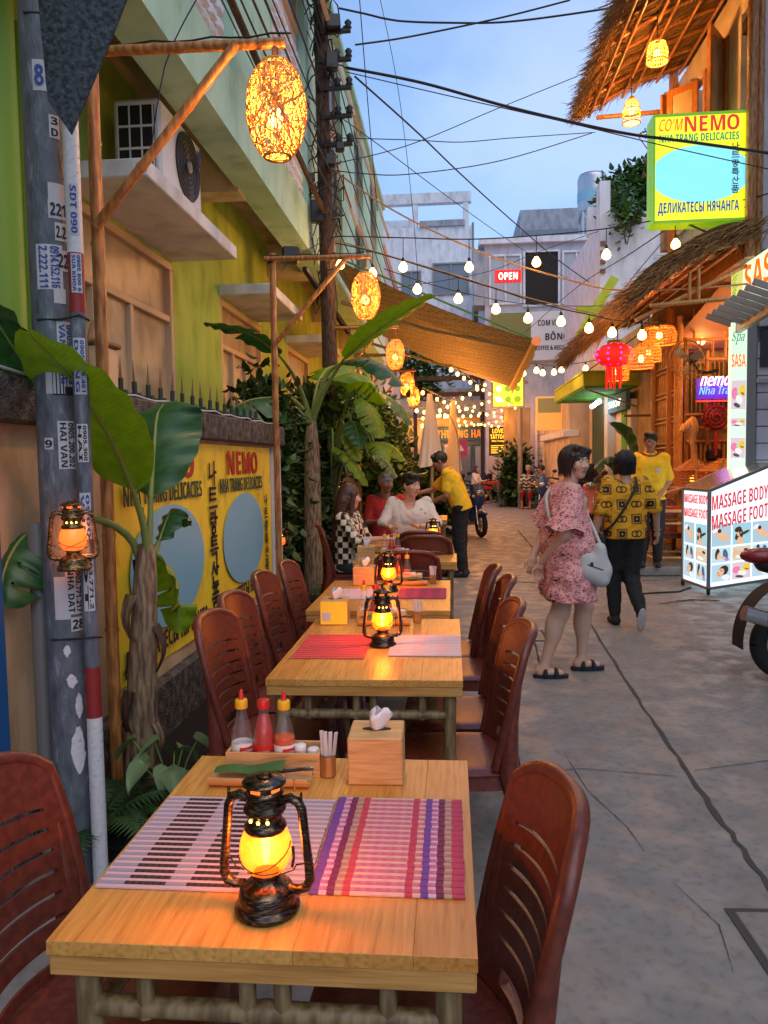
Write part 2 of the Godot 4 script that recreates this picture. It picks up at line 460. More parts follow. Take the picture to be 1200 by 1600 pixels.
func materials() -> void:
	var fine := ntex(noise(FastNoiseLite.TYPE_SIMPLEX, 0.03, 3, 5), [Color.BLACK, Color.WHITE], [0.15, 0.85])
	var speck := ntex(noise(FastNoiseLite.TYPE_SIMPLEX, 0.09, 5, 3), [Color(0, 0, 0), Color(1, 1, 1)], [0.25, 0.75])
	var S := FastNoiseLite.TYPE_SIMPLEX_SMOOTH
	# ground concrete
	var m := mat("concrete", Color.WHITE, 0.85)
	tri_map(m, ntex(noise(S, 0.008, 21, 6, 40.0), [lin(.185, .178, .168), lin(.205, .197, .187), lin(.22, .212, .20), lin(.25, .24, .226)], [0.08, 0.4, 0.6, 0.95], 1024), Vector3(.35, .35, .35), true, speck, 0.12, ntex(noise(S, 0.02, 31, 4), [Color(.55, .55, .55), Color(.95, .95, .95)], [0.3, 0.65]))
	m.detail_enabled = true; m.detail_blend_mode = BaseMaterial3D.BLEND_MODE_MUL; m.uv2_triplanar = true; m.uv2_world_triplanar = true; m.uv2_scale = Vector3(1.1, 1.1, 1.1); m.detail_uv_layer = BaseMaterial3D.DETAIL_UV_2
	m.detail_albedo = ntex(noise(FastNoiseLite.TYPE_SIMPLEX, 0.012, 91, 8, 40.0), [Color(.86, .86, .86), Color(.96, .96, .955), Color(.98, .98, .98), Color(1, 1, 1)], [0.08, 0.36, 0.5, 0.85], 1024)
	m = mat("concrete_dark", Color.WHITE, 0.9)
	tri_map(m, ntex(noise(S, 0.02, 22, 5, 20.0), [lin(.035, .03, .026), lin(.085, .075, .065), lin(.17, .15, .13)], [0.2, 0.5, 0.85]), Vector3(1.2, 1.2, 1.2), true, speck, 0.5)
	m = mat("crack", lin(.085, .078, .072), 1.0)
	m.heightmap_enabled = true; m.heightmap_texture = speck; m.heightmap_scale = 0.4; m.uv1_triplanar = true; m.uv1_world_triplanar = true; m.uv1_scale = Vector3(3, 3, 3)
	m = mat("soil", Color.WHITE, 1.0)
	tri_map(m, ntex(noise(S, 0.05, 24, 5), [lin(.012, .01, .008), lin(.05, .042, .03)], [0.3, 0.8]), Vector3(2, 2, 2), true, speck, 1.5)
	for w in [["beige_wall", [.44, .31, .17], [.58, .44, .27]], ["cream_wall", [.54, .43, .29], [.64, .53, .38]], ["lime_wall", [.36, .50, .07], [.44, .57, .10]], ["mint_wall", [.38, .62, .47], [.44, .68, .53]], ["white_wall", [.60, .62, .66], [.72, .73, .76]], ["grey_wall", [.26, .28, .31], [.36, .37, .4]], ["lilac_wall", [.44, .44, .49], [.52, .51, .56]], ["tan_wall", [.34, .24, .14], [.45, .33, .20]], ["green_paint", [.06, .30, .02], [.10, .40, .03]], ["lime_paint", [.38, .50, .03], [.45, .56, .05]], ["teal_wall", [.05, .16, .20], [.08, .22, .27]]]:
		m = mat(w[0], Color.WHITE, 0.88)
		var a: Array = w[1]; var b: Array = w[2]
		tri_map(m, ntex(noise(S, 0.012, hash(w[0]) % 1000, 6, 35.0), [lin(a[0] * .8, a[1] * .78, a[2] * .74), lin(a[0], a[1], a[2]), lin(b[0], b[1], b[2])], [0.08, 0.34, 0.75]), Vector3(.4, .2, .4), true, fine, 0.12)
	# wood, bamboo, thatch
	var grain := noise(S, 0.016, 41, 5, 25.0)
	m = mat("table_wood", Color.WHITE, 0.32)
	tri_map(m, ntex(grain, [lin(.42, .185, .035), lin(.56, .275, .06), lin(.62, .315, .072), lin(.68, .38, .11)], [0.08, 0.36, 0.62, 0.95], 1024), Vector3(4.2, 4.2, .30), true, fine, 0.03)
	m.vertex_color_use_as_albedo = true
	m = mat("table_edge", Color.WHITE, 0.4)
	tri_map(m, ntex(grain, [lin(.36, .16, .035), lin(.50, .24, .06), lin(.58, .31, .09)], [0.1, 0.5, 0.92]), Vector3(.35, 5, 5), true, fine, 0.05)
	m = mat("box_wood", Color.WHITE, 0.45)
	tri_map(m, ntex(grain, [lin(.46, .23, .075), lin(.57, .32, .12), lin(.64, .39, .17)], [0.1, 0.5, 0.92]), Vector3(.8, 8, 5), true, fine, 0.02)
	for w in [["bamboo", [.23, .085, .022], [.46, .21, .065], 0.38], ["bamboo_leg", [.12, .075, .03], [.27, .185, .085], 0.45], ["bamboo_orange", [.38, .17, .045], [.60, .32, .10], 0.45], ["orange_wood", [.36, .12, .02], [.50, .19, .04], 0.5], ["dark_bark", [.03, .018, .012], [.12, .065, .04], 0.9], ["banana_bark", [.12, .075, .045], [.36, .27, .17], 0.85], ["rafter", [.16, .06, .015], [.34, .15, .04], 0.7]]:
		m = mat(w[0], Color.WHITE, w[3])
		var a: Array = w[1]; var b: Array = w[2]
		tri_map(m, ntex(noise(S, 0.02, hash(w[0]) % 1000, 5, 15.0), [lin(a[0], a[1], a[2]), lin(b[0], b[1], b[2])], [0.25, 0.7]), Vector3(3.5, .6, 3.5), true, fine, 0.025)
	m = mat("thatch", Color.WHITE, 0.95)
	tri_map(m, ntex(noise(S, 0.05, 51, 5), [lin(.10, .05, .018), lin(.36, .20, .07), lin(.58, .36, .14)], [0.2, 0.5, 0.85]), Vector3(1.0, 4, 4), true, speck, 3.0)
	m = mat("straw", lin(.46, .27, .11), 0.9); m.vertex_color_use_as_albedo = true
	m = mat("straw_grey", lin(.30, .22, .13), 0.9); m.vertex_color_use_as_albedo = true
	# paint, plastic, metal
	m = mat("chair_plastic", Color.WHITE, 0.36)
	tri_map(m, ntex(noise(S, 0.03, 61, 4), [lin(.105, .020, .011), lin(.15, .030, .016)], [0.3, 0.7]), Vector3(2, 2, 2), true, speck, 0.015)
	mat("pole_paint", Color.WHITE, 0.55)
	tri_map(M.pole_paint, ntex(noise(S, 0.03, 62, 5, 20.0), [lin(.055, .065, .078), lin(.095, .112, .135), lin(.12, .14, .168), lin(.26, .28, .31)], [0.1, 0.4, 0.72, 0.95]), Vector3(1.5, .5, 1.5), true, speck, 0.1)
	mat("pipe_white", Color.WHITE, 0.5)
	tri_map(M.pipe_white, ntex(noise(S, 0.04, 63, 4), [lin(.12, .12, .13), lin(.56, .57, .60), lin(.64, .64, .67)], [0.12, 0.24, 0.8]), Vector3(2, 2, 2))
	for w in [["red_paint", .26, .02, .02, .5], ["blue_panel", .01, .10, .30, .5], ["column_green", .16, .33, .03, .5], ["paper", .50, .50, .52, .8], ["ink_blue", .02, .06, .30, .7], ["ink_black", .012, .012, .014, .7], ["ink_red", .42, .012, .015, .6], ["ink_green", .02, .055, .03, .7], ["banner_yellow", .86, .56, .02, .45], ["banner_blue", .22, .50, .66, .45], ["black_plastic", .012, .012, .013, .4], ["black_rubber", .012, .012, .012, .8], ["cable", .008, .008, .009, .6], ["cable_tan", .38, .24, .11, .6], ["white_plastic", .70, .70, .70, .35], ["grey_metal", .24, .23, .22, .5], ["spike_green", .015, .035, .025, .45], ["spike_rust", .20, .10, .05, .6], ["cutlery", .5, .5, .5, .25], ["cap_yellow", .75, .42, .01, .35], ["cap_red", .55, .02, .015, .35], ["sauce_red", .40, .012, .006, .25], ["sauce_orange", .62, .07, .006, .2], ["label_white", .72, .70, .68, .5], ["label_green", .06, .2, .05, .5], ["leaf_green", .035, .13, .03, .45], ["tissue", .78, .80, .84, .9], ["cloth_white", .76, .72, .64, .9], ["shop_blue", .03, .13, .22, .5], ["red_cloth", .36, .02, .015, .75], ["magenta", .30, .02, .11, .6], ["stool_red", .35, .03, .02, .4], ["pot", .38, .16, .07, .7], ["dark_inside", .02, .017, .014, .9], ["tarp", .05, .065, .08, .95], ["dark_glass", .03, .035, .04, .15], ["tank_steel", .45, .47, .5, .35], ["umbrella_pole", .42, .28, .14, .5], ["scooter_pink", .52, .20, .20, .25], ["moto_blue", .02, .06, .20, .25], ["moto_red", .22, .01, .012, .25], ["chrome", .5, .5, .5, .2], ["seat_black", .012, .012, .012, .55], ["gold", .55, .36, .10, .3], ["shoe_sole", .45, .43, .40, .8]]:
		mat(w[0], lin(w[1], w[2], w[3]), w[4])
	for w in ["cutlery", "tank_steel", "chrome", "gold", "grey_metal"]: M[w].metallic = 0.85 if w != "grey_metal" else 0.3
	tri_map(M.tarp, ntex(noise(S, 0.06, 64, 4), [lin(.022, .03, .038), lin(.055, .07, .088), lin(.10, .12, .14)], [0.25, 0.5, 0.9]), Vector3(1.5, 1.5, 1.5), true, speck, 0.12)
	tri_map(M.banner_yellow, ntex(noise(S, 0.012, 67, 5, 30.0), [lin(.66, .46, .025), lin(.90, .66, .03), lin(.95, .72, .04)], [0.08, 0.34, 0.8]), Vector3(.9, .5, .9))
	M.banner_yellow.albedo_color = Color.WHITE; M.tarp.albedo_color = Color(.85, .85, .85)
	m = mat("lantern_metal", Color.WHITE, 0.2, 0.85)
	tri_map(m, ntex(noise(S, 0.018, 65, 5), [lin(.018, .014, .012), lin(.07, .048, .032), lin(.30, .20, .12)], [0.2, 0.55, 0.92]), Vector3(5, 22, 5), false, fine, 0.02)
	m = mat("lantern_brass", Color.WHITE, 0.35, 0.8)
	tri_map(m, ntex(noise(S, 0.02, 66, 5), [lin(.03, .02, .01), lin(.22, .13, .05), lin(.42, .27, .11)], [0.25, 0.55, 0.92]), Vector3(5, 16, 5), false, fine, 0.02)
	m = mat("lantern_glass", Color(.95, .55, .15, .62), 0.12); m.transparency = BaseMaterial3D.TRANSPARENCY_ALPHA
	var gt := GradientTexture2D.new(); gt.width = 8; gt.height = 128; gt.fill_from = Vector2(0, 0); gt.fill_to = Vector2(0, 1)
	gt.gradient = Gradient.new(); gt.gradient.offsets = PackedFloat32Array([0, .25, .5, .8, 1]); gt.gradient.colors = PackedColorArray([Color(.85, .30, .02), Color(1, .62, .10), Color(1, .54, .08), Color(1, .38, .04), Color(.75, .2, .01)])
	m.emission_enabled = true; m.emission = Color.BLACK; m.emission_texture = gt; m.emission_energy_multiplier = 1.15
	m = mat("lantern_glass_red", lin(.8, .3, .05), 0.15); emit(m, Color(1, .40, .13), 1.2)
	emit(mat("flame_core", Color(1, .9, .5), 0.5), Color(1, .82, .30), 9.0)
	emit(mat("bulb", Color(1, .85, .6), 0.4), Color(1, .74, .40), 9.0)
	emit(mat("bulb_small", Color(1, .85, .6), 0.4), Color(1, .72, .36), 7.0)
	emit(mat("bulb_cold", Color(.9, .95, 1), 0.4), Color(.85, .95, 1), 6.0)
	emit(mat("pink_lights", Color(1, .3, .6), 0.4), Color(1, .14, .5), 4.0)
	emit(mat("red_shade", lin(.5, .03, .03), 0.7), Color(.9, .03, .05), 0.4)
	emit(mat("neon_red", Color(1, .3, .25), 0.4), Color(1, .14, .10), 2.2)
	emit(mat("neon_blue", Color(.4, .6, 1), 0.4), Color(.22, .45, 1), 3.0)
	emit(mat("neon_white", Color(1, .9, .85), 0.4), Color(1, .8, .72), 3.0)
	emit(mat("neon_pane", lin(.10, .03, .25), 0.4), Color(.20, .05, .65), 0.55)
	emit(mat("sign_yellow", lin(.7, .7, .05), 0.35), Color(.88, .93, .04), 0.85)
	emit(mat("sign_sky", lin(.35, .6, .7), 0.35), Color(.45, .85, .95), 0.85)
	emit(mat("sign_red", lin(.5, .03, .03), 0.35), Color(.85, .13, .10), 0.75)
	emit(mat("sign_teal", lin(.02, .3, .2), 0.35), Color(.05, .42, .38), 0.6)
	emit(mat("sign_navy", lin(.03, .05, .4), 0.35), Color(.14, .16, .62), 0.6)
	emit(mat("sign_dark", lin(.05, .05, .02), 0.35), Color(.16, .15, .10), 0.5)
	emit(mat("sign_white", lin(.7, .75, .75), 0.35), Color(.86, .95, 1.0), 0.95)
	emit(mat("sign_mint", lin(.6, .7, .6), 0.35), Color(.80, .93, .80), 0.85)
	emit(mat("sign_orange", lin(.7, .25, .03), 0.35), Color(.95, .42, .08), 0.8)
	emit(mat("sign_pinkred", lin(.5, .1, .1), 0.35), Color(.80, .18, .20), 0.7)
	emit(mat("sign_lime", lin(.6, .7, .1), 0.35), Color(.78, .95, .18), 1.0)
	emit(mat("sign_gold", lin(.7, .5, .1), 0.35), Color(1, .74, .16), 1.3)
	emit(mat("sign_leaf", lin(.2, .4, .03), 0.35), Color(.40, .62, .06), 0.6)
	emit(mat("hut_glow", lin(.8, .5, .1), 0.5), Color(1, .62, .18), 2.5)
	# glass
	m = mat("clear_glass", Color(.9, .92, .92, .04), 0.05); m.transparency = BaseMaterial3D.TRANSPARENCY_ALPHA
	m = mat("tan_pane", Color.WHITE, 0.3)
	tri_map(m, ntex(noise(S, 0.01, 71, 4, 30.0), [lin(.36, .27, .17), lin(.47, .37, .25), lin(.54, .44, .31)], [0.2, 0.5, 0.9]), Vector3(.6, .4, .6))
	mat("frame_tan", lin(.56, .42, .27), 0.5)
	mat("curtain", lin(.40, .44, .48), 0.8)
	mat("pane_grey", lin(.17, .20, .23), 0.2)
	mat("wicker", lin(.74, .46, .15), 0.7)
	M.wicker.backlight_enabled = true; M.wicker.backlight = Color(.8, .6, .3)
	# leaves
	m = mat("banana_leaf", Color.WHITE, 0.42)
	m.albedo_texture = leaf_texture(Color(0.50, 0.64, 0.13), Color(0.42, 0.56, 0.10)); m.backlight_enabled = true; m.backlight = Color(.75, .85, .3)
	m = mat("banana_leaf_dark", Color.WHITE, 0.38)
	m.albedo_texture = leaf_texture(Color(0.24, 0.42, 0.22), Color(0.17, 0.33, 0.17)); m.backlight_enabled = true; m.backlight = Color(.4, .6, .3)
	mat("midrib", lin(.22, .30, .07), 0.5)
	mat("stalk", lin(.17, .24, .06), 0.5)
	for w in [["leaf_dark", .032, .085, .022], ["leaf_mid", .065, .15, .03], ["leaf_bright", .085, .19, .035], ["fern_leaf", .030, .085, .026], ["caladium", .16, .26, .12]]:
		m = mat(w[0], lin(w[1], w[2], w[3]), 0.45); m.vertex_color_use_as_albedo = true
		m.backlight_enabled = true; m.backlight = Color(.45, .55, .25)
	# skin, hair and cloth
	for w in [["skin_light", .60, .36, .25, .5], ["skin_tan", .36, .17, .095, .5], ["skin_dark", .34, .16, .09, .5], ["hair_black", .010, .008, .008, .42], ["hair_brown", .055, .022, .013, .4], ["hair_dark_brown", .026, .014, .010, .42], ["hair_grey", .34, .32, .30, .6], ["shirt_yellow", .80, .50, .012, .8], ["trousers_black", .010, .010, .011, .85], ["shirt_white", .66, .60, .52, .85], ["shirt_red", .52, .02, .018, .8], ["shirt_dark", .014, .014, .017, .85], ["shirt_blue", .10, .17, .22, .85], ["sandal", .008, .010, .02, .7], ["bag_grey", .45, .46, .43, .85], ["eye_white", .6, .58, .55, .3], ["eye_dark", .008, .005, .004, .2], ["lips", .36, .09, .075, .5]]:
		mat(w[0], lin(w[1], w[2], w[3]), w[4])
		if String(w[0]).begins_with("skin"): M[w[0]].vertex_color_use_as_albedo = true; M[w[0]].subsurf_scatter_enabled = true; M[w[0]].subsurf_scatter_strength = 0.08
	m = mat("floral", Color.WHITE, 0.9)
	tri_map(m, floral_texture(), Vector3(2.2, 2.2, 2.2), false)
	m = mat("patterned_yellow", Color.WHITE, 0.8)
	tri_map(m, ring_texture(), Vector3(3.6, 3.6, 3.6), false)
	m = mat("checked", Color.WHITE, 0.85)
	tri_map(m, check_texture(), Vector3(9, 9, 9), false)
	m = mat("striped", Color.WHITE, 0.85)
	tri_map(m, stripe_texture(), Vector3(3, 3, 3), false)
	m = mat("awning_cloth", Color.WHITE, 0.9)
	tri_map(m, dash_texture(), Vector3(1, 1, 1))
	m.uv1_triplanar = false; m.uv1_scale = Vector3(2.2, 3.0, 1)
	m.backlight_enabled = true; m.backlight = Color(.25, .2, .14)

func painted(w: int, h: int, f: Callable) -> ImageTexture:
	var im := Image.create(w, h, false, Image.FORMAT_RGB8)
	for y in h:
		for x in w: im.set_pixel(x, y, f.call(x, y))
	return ImageTexture.create_from_image(im)
func leaf_texture(a: Color, b: Color) -> ImageTexture:
	var f := noise(FastNoiseLite.TYPE_SIMPLEX, 0.02, 81, 3)
	return painted(96, 512, func(x: int, y: int):
		var u := absf(x / 95.0 - 0.5) * 2.0
		var vein := 0.5 + 0.5 * sin((y + u * 30.0) * 0.55)
		var k := clampf(0.45 * vein + 0.6 * (f.get_noise_2d(x * 2.0, y) + 0.4), 0, 1)
		var c := a.lerp(b, k)
		return c.lerp(Color(0.45, 0.52, 0.2), 0.75) if u < 0.035 else c)
func floral_texture() -> ImageTexture:
	var im := Image.create(512, 512, false, Image.FORMAT_RGB8)
	im.fill(Color(0.90, 0.65, 0.63))
	var r := RandomNumberGenerator.new(); r.seed = 5
	for k in 1500:
		var x := r.randi_range(0, 511); var y := r.randi_range(0, 511); var s := r.randi_range(3, 8)
		var c: Color = [Color(0.42, 0.13, 0.17), Color(0.55, 0.22, 0.24), Color(0.88, 0.66, 0.62), Color(0.32, 0.10, 0.14), Color(0.72, 0.38, 0.38)][r.randi_range(0, 4)]
		for q in r.randi_range(2, 4):
			var ox := x + r.randi_range(-s, s); var oy := y + r.randi_range(-s, s)
			for dy in range(-s / 2, s / 2 + 1):
				for dx in range(-s, s + 1):
					if float(dx * dx) / (s * s) + 4.0 * dy * dy / (s * s) < r.randf_range(0.4, 1.0): im.set_pixel((ox + dx + dy + 512) % 512, (oy + dy + dx * (q % 2) + 512) % 512, c)
	return ImageTexture.create_from_image(im)
func ring_texture() -> ImageTexture:
	# mustard cloth printed with paired interlocked rings and framed squares
	return painted(256, 256, func(x: int, y: int):
		var g := Color(0.86, 0.62, 0.08); var k := Color(0.10, 0.07, 0.05)
		var cx := int(x / 128); var cy := int(y / 128)
		var u := x % 128 - 64.0; var w := y % 128 - 64.0
		if (cx + cy) % 2 == 0:
			for s in [-1.0, 1.0]:
				var d := Vector2(u + s * 16.0, w * 1.05).length()
				if absf(d - 26.0) < 5.5 and not (absf(w) < 7.0 and u * s > -6.0 and u * s < 18.0): return k
				if absf(w) < 3.5 and u * s > -14.0 and u * s < 4.0: return k
			return g
		var q := maxf(absf(u), absf(w))
		if q < 46.0: return g if absf(q - 30.0) < 3.0 or (absf(q - 39.0) < 3.0 and int((u + w + 256.0) / 9.0) % 2 == 0) or q < 7.0 else k
		return g)
func check_texture() -> ImageTexture:
	return painted(64, 64, func(x: int, y: int): return Color(0.04, 0.035, 0.03) if (int(x / 32) + int(y / 32)) % 2 == 0 else Color(0.85, 0.80, 0.70))
func stripe_texture() -> ImageTexture:
	return painted(64, 64, func(x: int, y: int): return Color(0.10, 0.16, 0.20) if int((y + 5 * sin(x * 0.2)) / 11) % 2 == 0 else Color(0.74, 0.76, 0.72))
func dash_texture() -> ImageTexture:
	var f := noise(FastNoiseLite.TYPE_SIMPLEX, 0.05, 83, 3)
	return painted(256, 256, func(x: int, y: int):
		var n := f.get_noise_2d(x, y) * 0.06
		var c := Color(0.62 + n, 0.56 + n, 0.46 + n)
		var row := int(y / 21); var xx := (x + row * 37) % 64
		return Color(0.34, 0.27, 0.20) if y % 21 < 7 and xx < 30 and int((xx + row) / 5) % 3 != 2 else c)
const CABLES := [
	["thick black cable crossing the sky low toward the yellow lightbox", 0.017, [Vector3(-1.23, 6.29, -9.6), Vector3(-0.298, 6.01, -9.5), Vector3(0.752, 5.62, -9.4), Vector3(1.89, 5.21, -9.2), Vector3(2.68, 4.97, -9), Vector3(3.52, 4.72, -8.8)]],
	["twisted black cable at the top of the sky", 0.012, [Vector3(-1.3, 6.99, -9.6), Vector3(-0.957, 6.95, -9.7), Vector3(-0.613, 6.91, -9.8), Vector3(0.014, 6.9, -9.9), Vector3(0.804, 6.92, -10), Vector3(1.97, 7, -10), Vector3(2.43, 7.07, -10)]],
	["black cable rising right across the top of the sky", 0.011, [Vector3(-1.11, 6.55, -9.6), Vector3(-0.458, 6.71, -9.8), Vector3(0.648, 6.97, -10), Vector3(1.54, 7.24, -10.2)]],
	["black cable slanting steeply down to the cafe building", 0.012, [Vector3(-1.12, 6.18, -9.6), Vector3(-0.442, 6.08, -11), Vector3(0.203, 6.19, -13), Vector3(1.27, 6.31, -16), Vector3(2.85, 6.4, -20), Vector3(5.22, 6.07, -24)]],
	["thin black cable just under the thick one", 0.006, [Vector3(-1.23, 6.24, -9.6), Vector3(0.005, 5.8, -9.4), Vector3(1.31, 5.35, -9.2), Vector3(2.43, 4.98, -9.1), Vector3(3.56, 4.58, -8.9)]],
	["thin cable rising to the thatched roof", 0.006, [Vector3(-1.45, 5.15, -9.6), Vector3(-0.485, 5.5, -10), Vector3(0.705, 6.33, -11), Vector3(2.18, 7.25, -12)]],
	["thin sagging cable in the middle of the sky", 0.007, [Vector3(-1.45, 5.09, -9.6), Vector3(-1.06, 5.17, -10), Vector3(-0.514, 5.32, -10.5), Vector3(0.701, 5.62, -11), Vector3(2.06, 6.17, -11.6)]],
	["nearly level thin cable across the middle of the sky", 0.006, [Vector3(-1.41, 5.47, -9.6), Vector3(-0.484, 5.56, -10), Vector3(0.168, 5.7, -10.5), Vector3(0.878, 5.92, -11), Vector3(2.18, 6.34, -12)]],
	["thin cable slanting from the pole to the cafe sign", 0.007, [Vector3(-1.4, 5.78, -9.6), Vector3(-0.973, 6.26, -12), Vector3(-0.011, 6.5, -15), Vector3(1.35, 6.81, -19), Vector3(3.62, 6.88, -24)]],
	["fine upright wire hanging in the sky", 0.005, [Vector3(-0.946, 8.03, -11), Vector3(-0.714, 6.89, -11.5), Vector3(-0.546, 5.31, -12), Vector3(-0.466, 3.96, -12)]],
	["second fine wire beside the tall white building", 0.007, [Vector3(-1.21, 8.05, -11), Vector3(-1.21, 6.96, -12), Vector3(-1.18, 5.66, -13)]],
	["low cable crossing before the cafe windows", 0.008, [Vector3(-1.08, 5.06, -16), Vector3(0.843, 5.79, -18), Vector3(2.26, 6.5, -19), Vector3(4.73, 7.45, -20)]],
	["low slack cable before the cafe signboard", 0.008, [Vector3(-1.17, 4.96, -14), Vector3(-0.028, 4.78, -15), Vector3(1.52, 4.65, -16), Vector3(3.37, 4.75, -17), Vector3(4.16, 4.83, -17)]],
	["cable running from the thatch to the bend", 0.007, [Vector3(2.42, 3.79, -12), Vector3(3.08, 4.56, -13), Vector3(3.82, 5.39, -13.5)]],
	["cable dropping from the lightbox toward the cafe", 0.008, [Vector3(2.63, 4.21, -9.3), Vector3(2.65, 4.52, -12), Vector3(2.69, 5.14, -17), Vector3(2.08, 5.04, -22)]],
]
const ROPES := [
	["pale tan rope crossing from the pole to the thatch", 0.011, [Vector3(-1.41, 5.09, -9.6), Vector3(-0.789, 4.64, -9.6), Vector3(-0.012, 4.21, -9.6), Vector3(0.759, 3.88, -9.6), Vector3(1.51, 3.61, -9.5), Vector3(1.93, 3.48, -9.4), Vector3(2.57, 3.44, -9.3), Vector3(3.21, 3.46, -9.3), Vector3(3.67, 3.48, -9.2)]],
	["tan support wire of the middle bulb string", 0.008, [Vector3(-1.38, 4.21, -9.5), Vector3(-0.969, 4.08, -9.5), Vector3(0.099, 3.73, -9.5), Vector3(0.977, 3.43, -9.5), Vector3(1.96, 3.17, -9.5)]],
]
const STRINGS := [
	["upper string of bulbs spanning from the utility pole to the lightbox", [Vector3(-1.55, 4.21, -9.6), Vector3(-1.41, 4.27, -9.55), Vector3(-0.569, 4.21, -9.5), Vector3(0.241, 4.16, -9.5), Vector3(1.04, 4.17, -9.5), Vector3(1.84, 4.19, -9.4), Vector3(2.62, 4.3, -9.4), Vector3(3.37, 4.42, -9.3), Vector3(3.65, 4.46, -9.2)], [[Vector3(-1.32, 4.22, -9.5), Vector3(-1.33, 3.94, -9.5)], [Vector3(-0.553, 4.21, -9.5), Vector3(-0.558, 3.88, -9.5)], [Vector3(0.241, 4.16, -9.5), Vector3(0.239, 3.85, -9.5)], [Vector3(1.04, 4.17, -9.5), Vector3(1.04, 3.88, -9.5)], [Vector3(1.84, 4.19, -9.4), Vector3(1.84, 3.91, -9.4)], [Vector3(2.62, 4.29, -9.4), Vector3(2.63, 4, -9.4)], [Vector3(3.38, 4.42, -9.3), Vector3(3.38, 4.12, -9.3)]]],
	["middle string of bulbs descending from the utility pole to the lower thatch", [Vector3(-1.38, 4.18, -9.5), Vector3(-0.969, 4.07, -9.5), Vector3(-0.387, 3.88, -9.5), Vector3(0.107, 3.71, -9.5), Vector3(0.559, 3.56, -9.5), Vector3(0.939, 3.42, -9.5), Vector3(1.33, 3.3, -9.5), Vector3(1.66, 3.22, -9.5), Vector3(1.93, 3.15, -9.5), Vector3(2.28, 3.1, -9.5), Vector3(2.48, 3.07, -9.5)], [[Vector3(-0.93, 4.06, -9.5), Vector3(-0.934, 3.82, -9.5)], [Vector3(-0.387, 3.88, -9.5), Vector3(-0.39, 3.61, -9.5)], [Vector3(0.107, 3.71, -9.5), Vector3(0.105, 3.48, -9.5)], [Vector3(0.559, 3.56, -9.5), Vector3(0.557, 3.34, -9.5)], [Vector3(0.939, 3.42, -9.5), Vector3(0.938, 3.22, -9.5)], [Vector3(1.33, 3.3, -9.5), Vector3(1.33, 3.17, -9.5)], [Vector3(1.66, 3.22, -9.5), Vector3(1.66, 3.08, -9.5)], [Vector3(1.93, 3.15, -9.5), Vector3(1.93, 3.02, -9.5)], [Vector3(2.28, 3.1, -9.5), Vector3(2.28, 2.98, -9.5)]]],
	["short string of bulbs beyond the awning tip", [Vector3(1.18, 3.25, -15), Vector3(1.39, 3.31, -15), Vector3(1.66, 3.35, -15.2), Vector3(2.01, 3.32, -15.4), Vector3(2.56, 3.33, -15), Vector3(2.82, 3.33, -14.5)], [[Vector3(1.39, 3.3, -15), Vector3(1.39, 3.17, -15)], [Vector3(1.66, 3.35, -15.2), Vector3(1.66, 3.24, -15.2)], [Vector3(1.78, 3.32, -15.2), Vector3(1.78, 3.19, -15.2)], [Vector3(2.02, 3.32, -15.4), Vector3(2.02, 3.22, -15.4)], [Vector3(2.15, 3.31, -15.3), Vector3(2.15, 3.25, -15.3)], [Vector3(2.56, 3.33, -15), Vector3(2.56, 3.23, -15)]]],
]
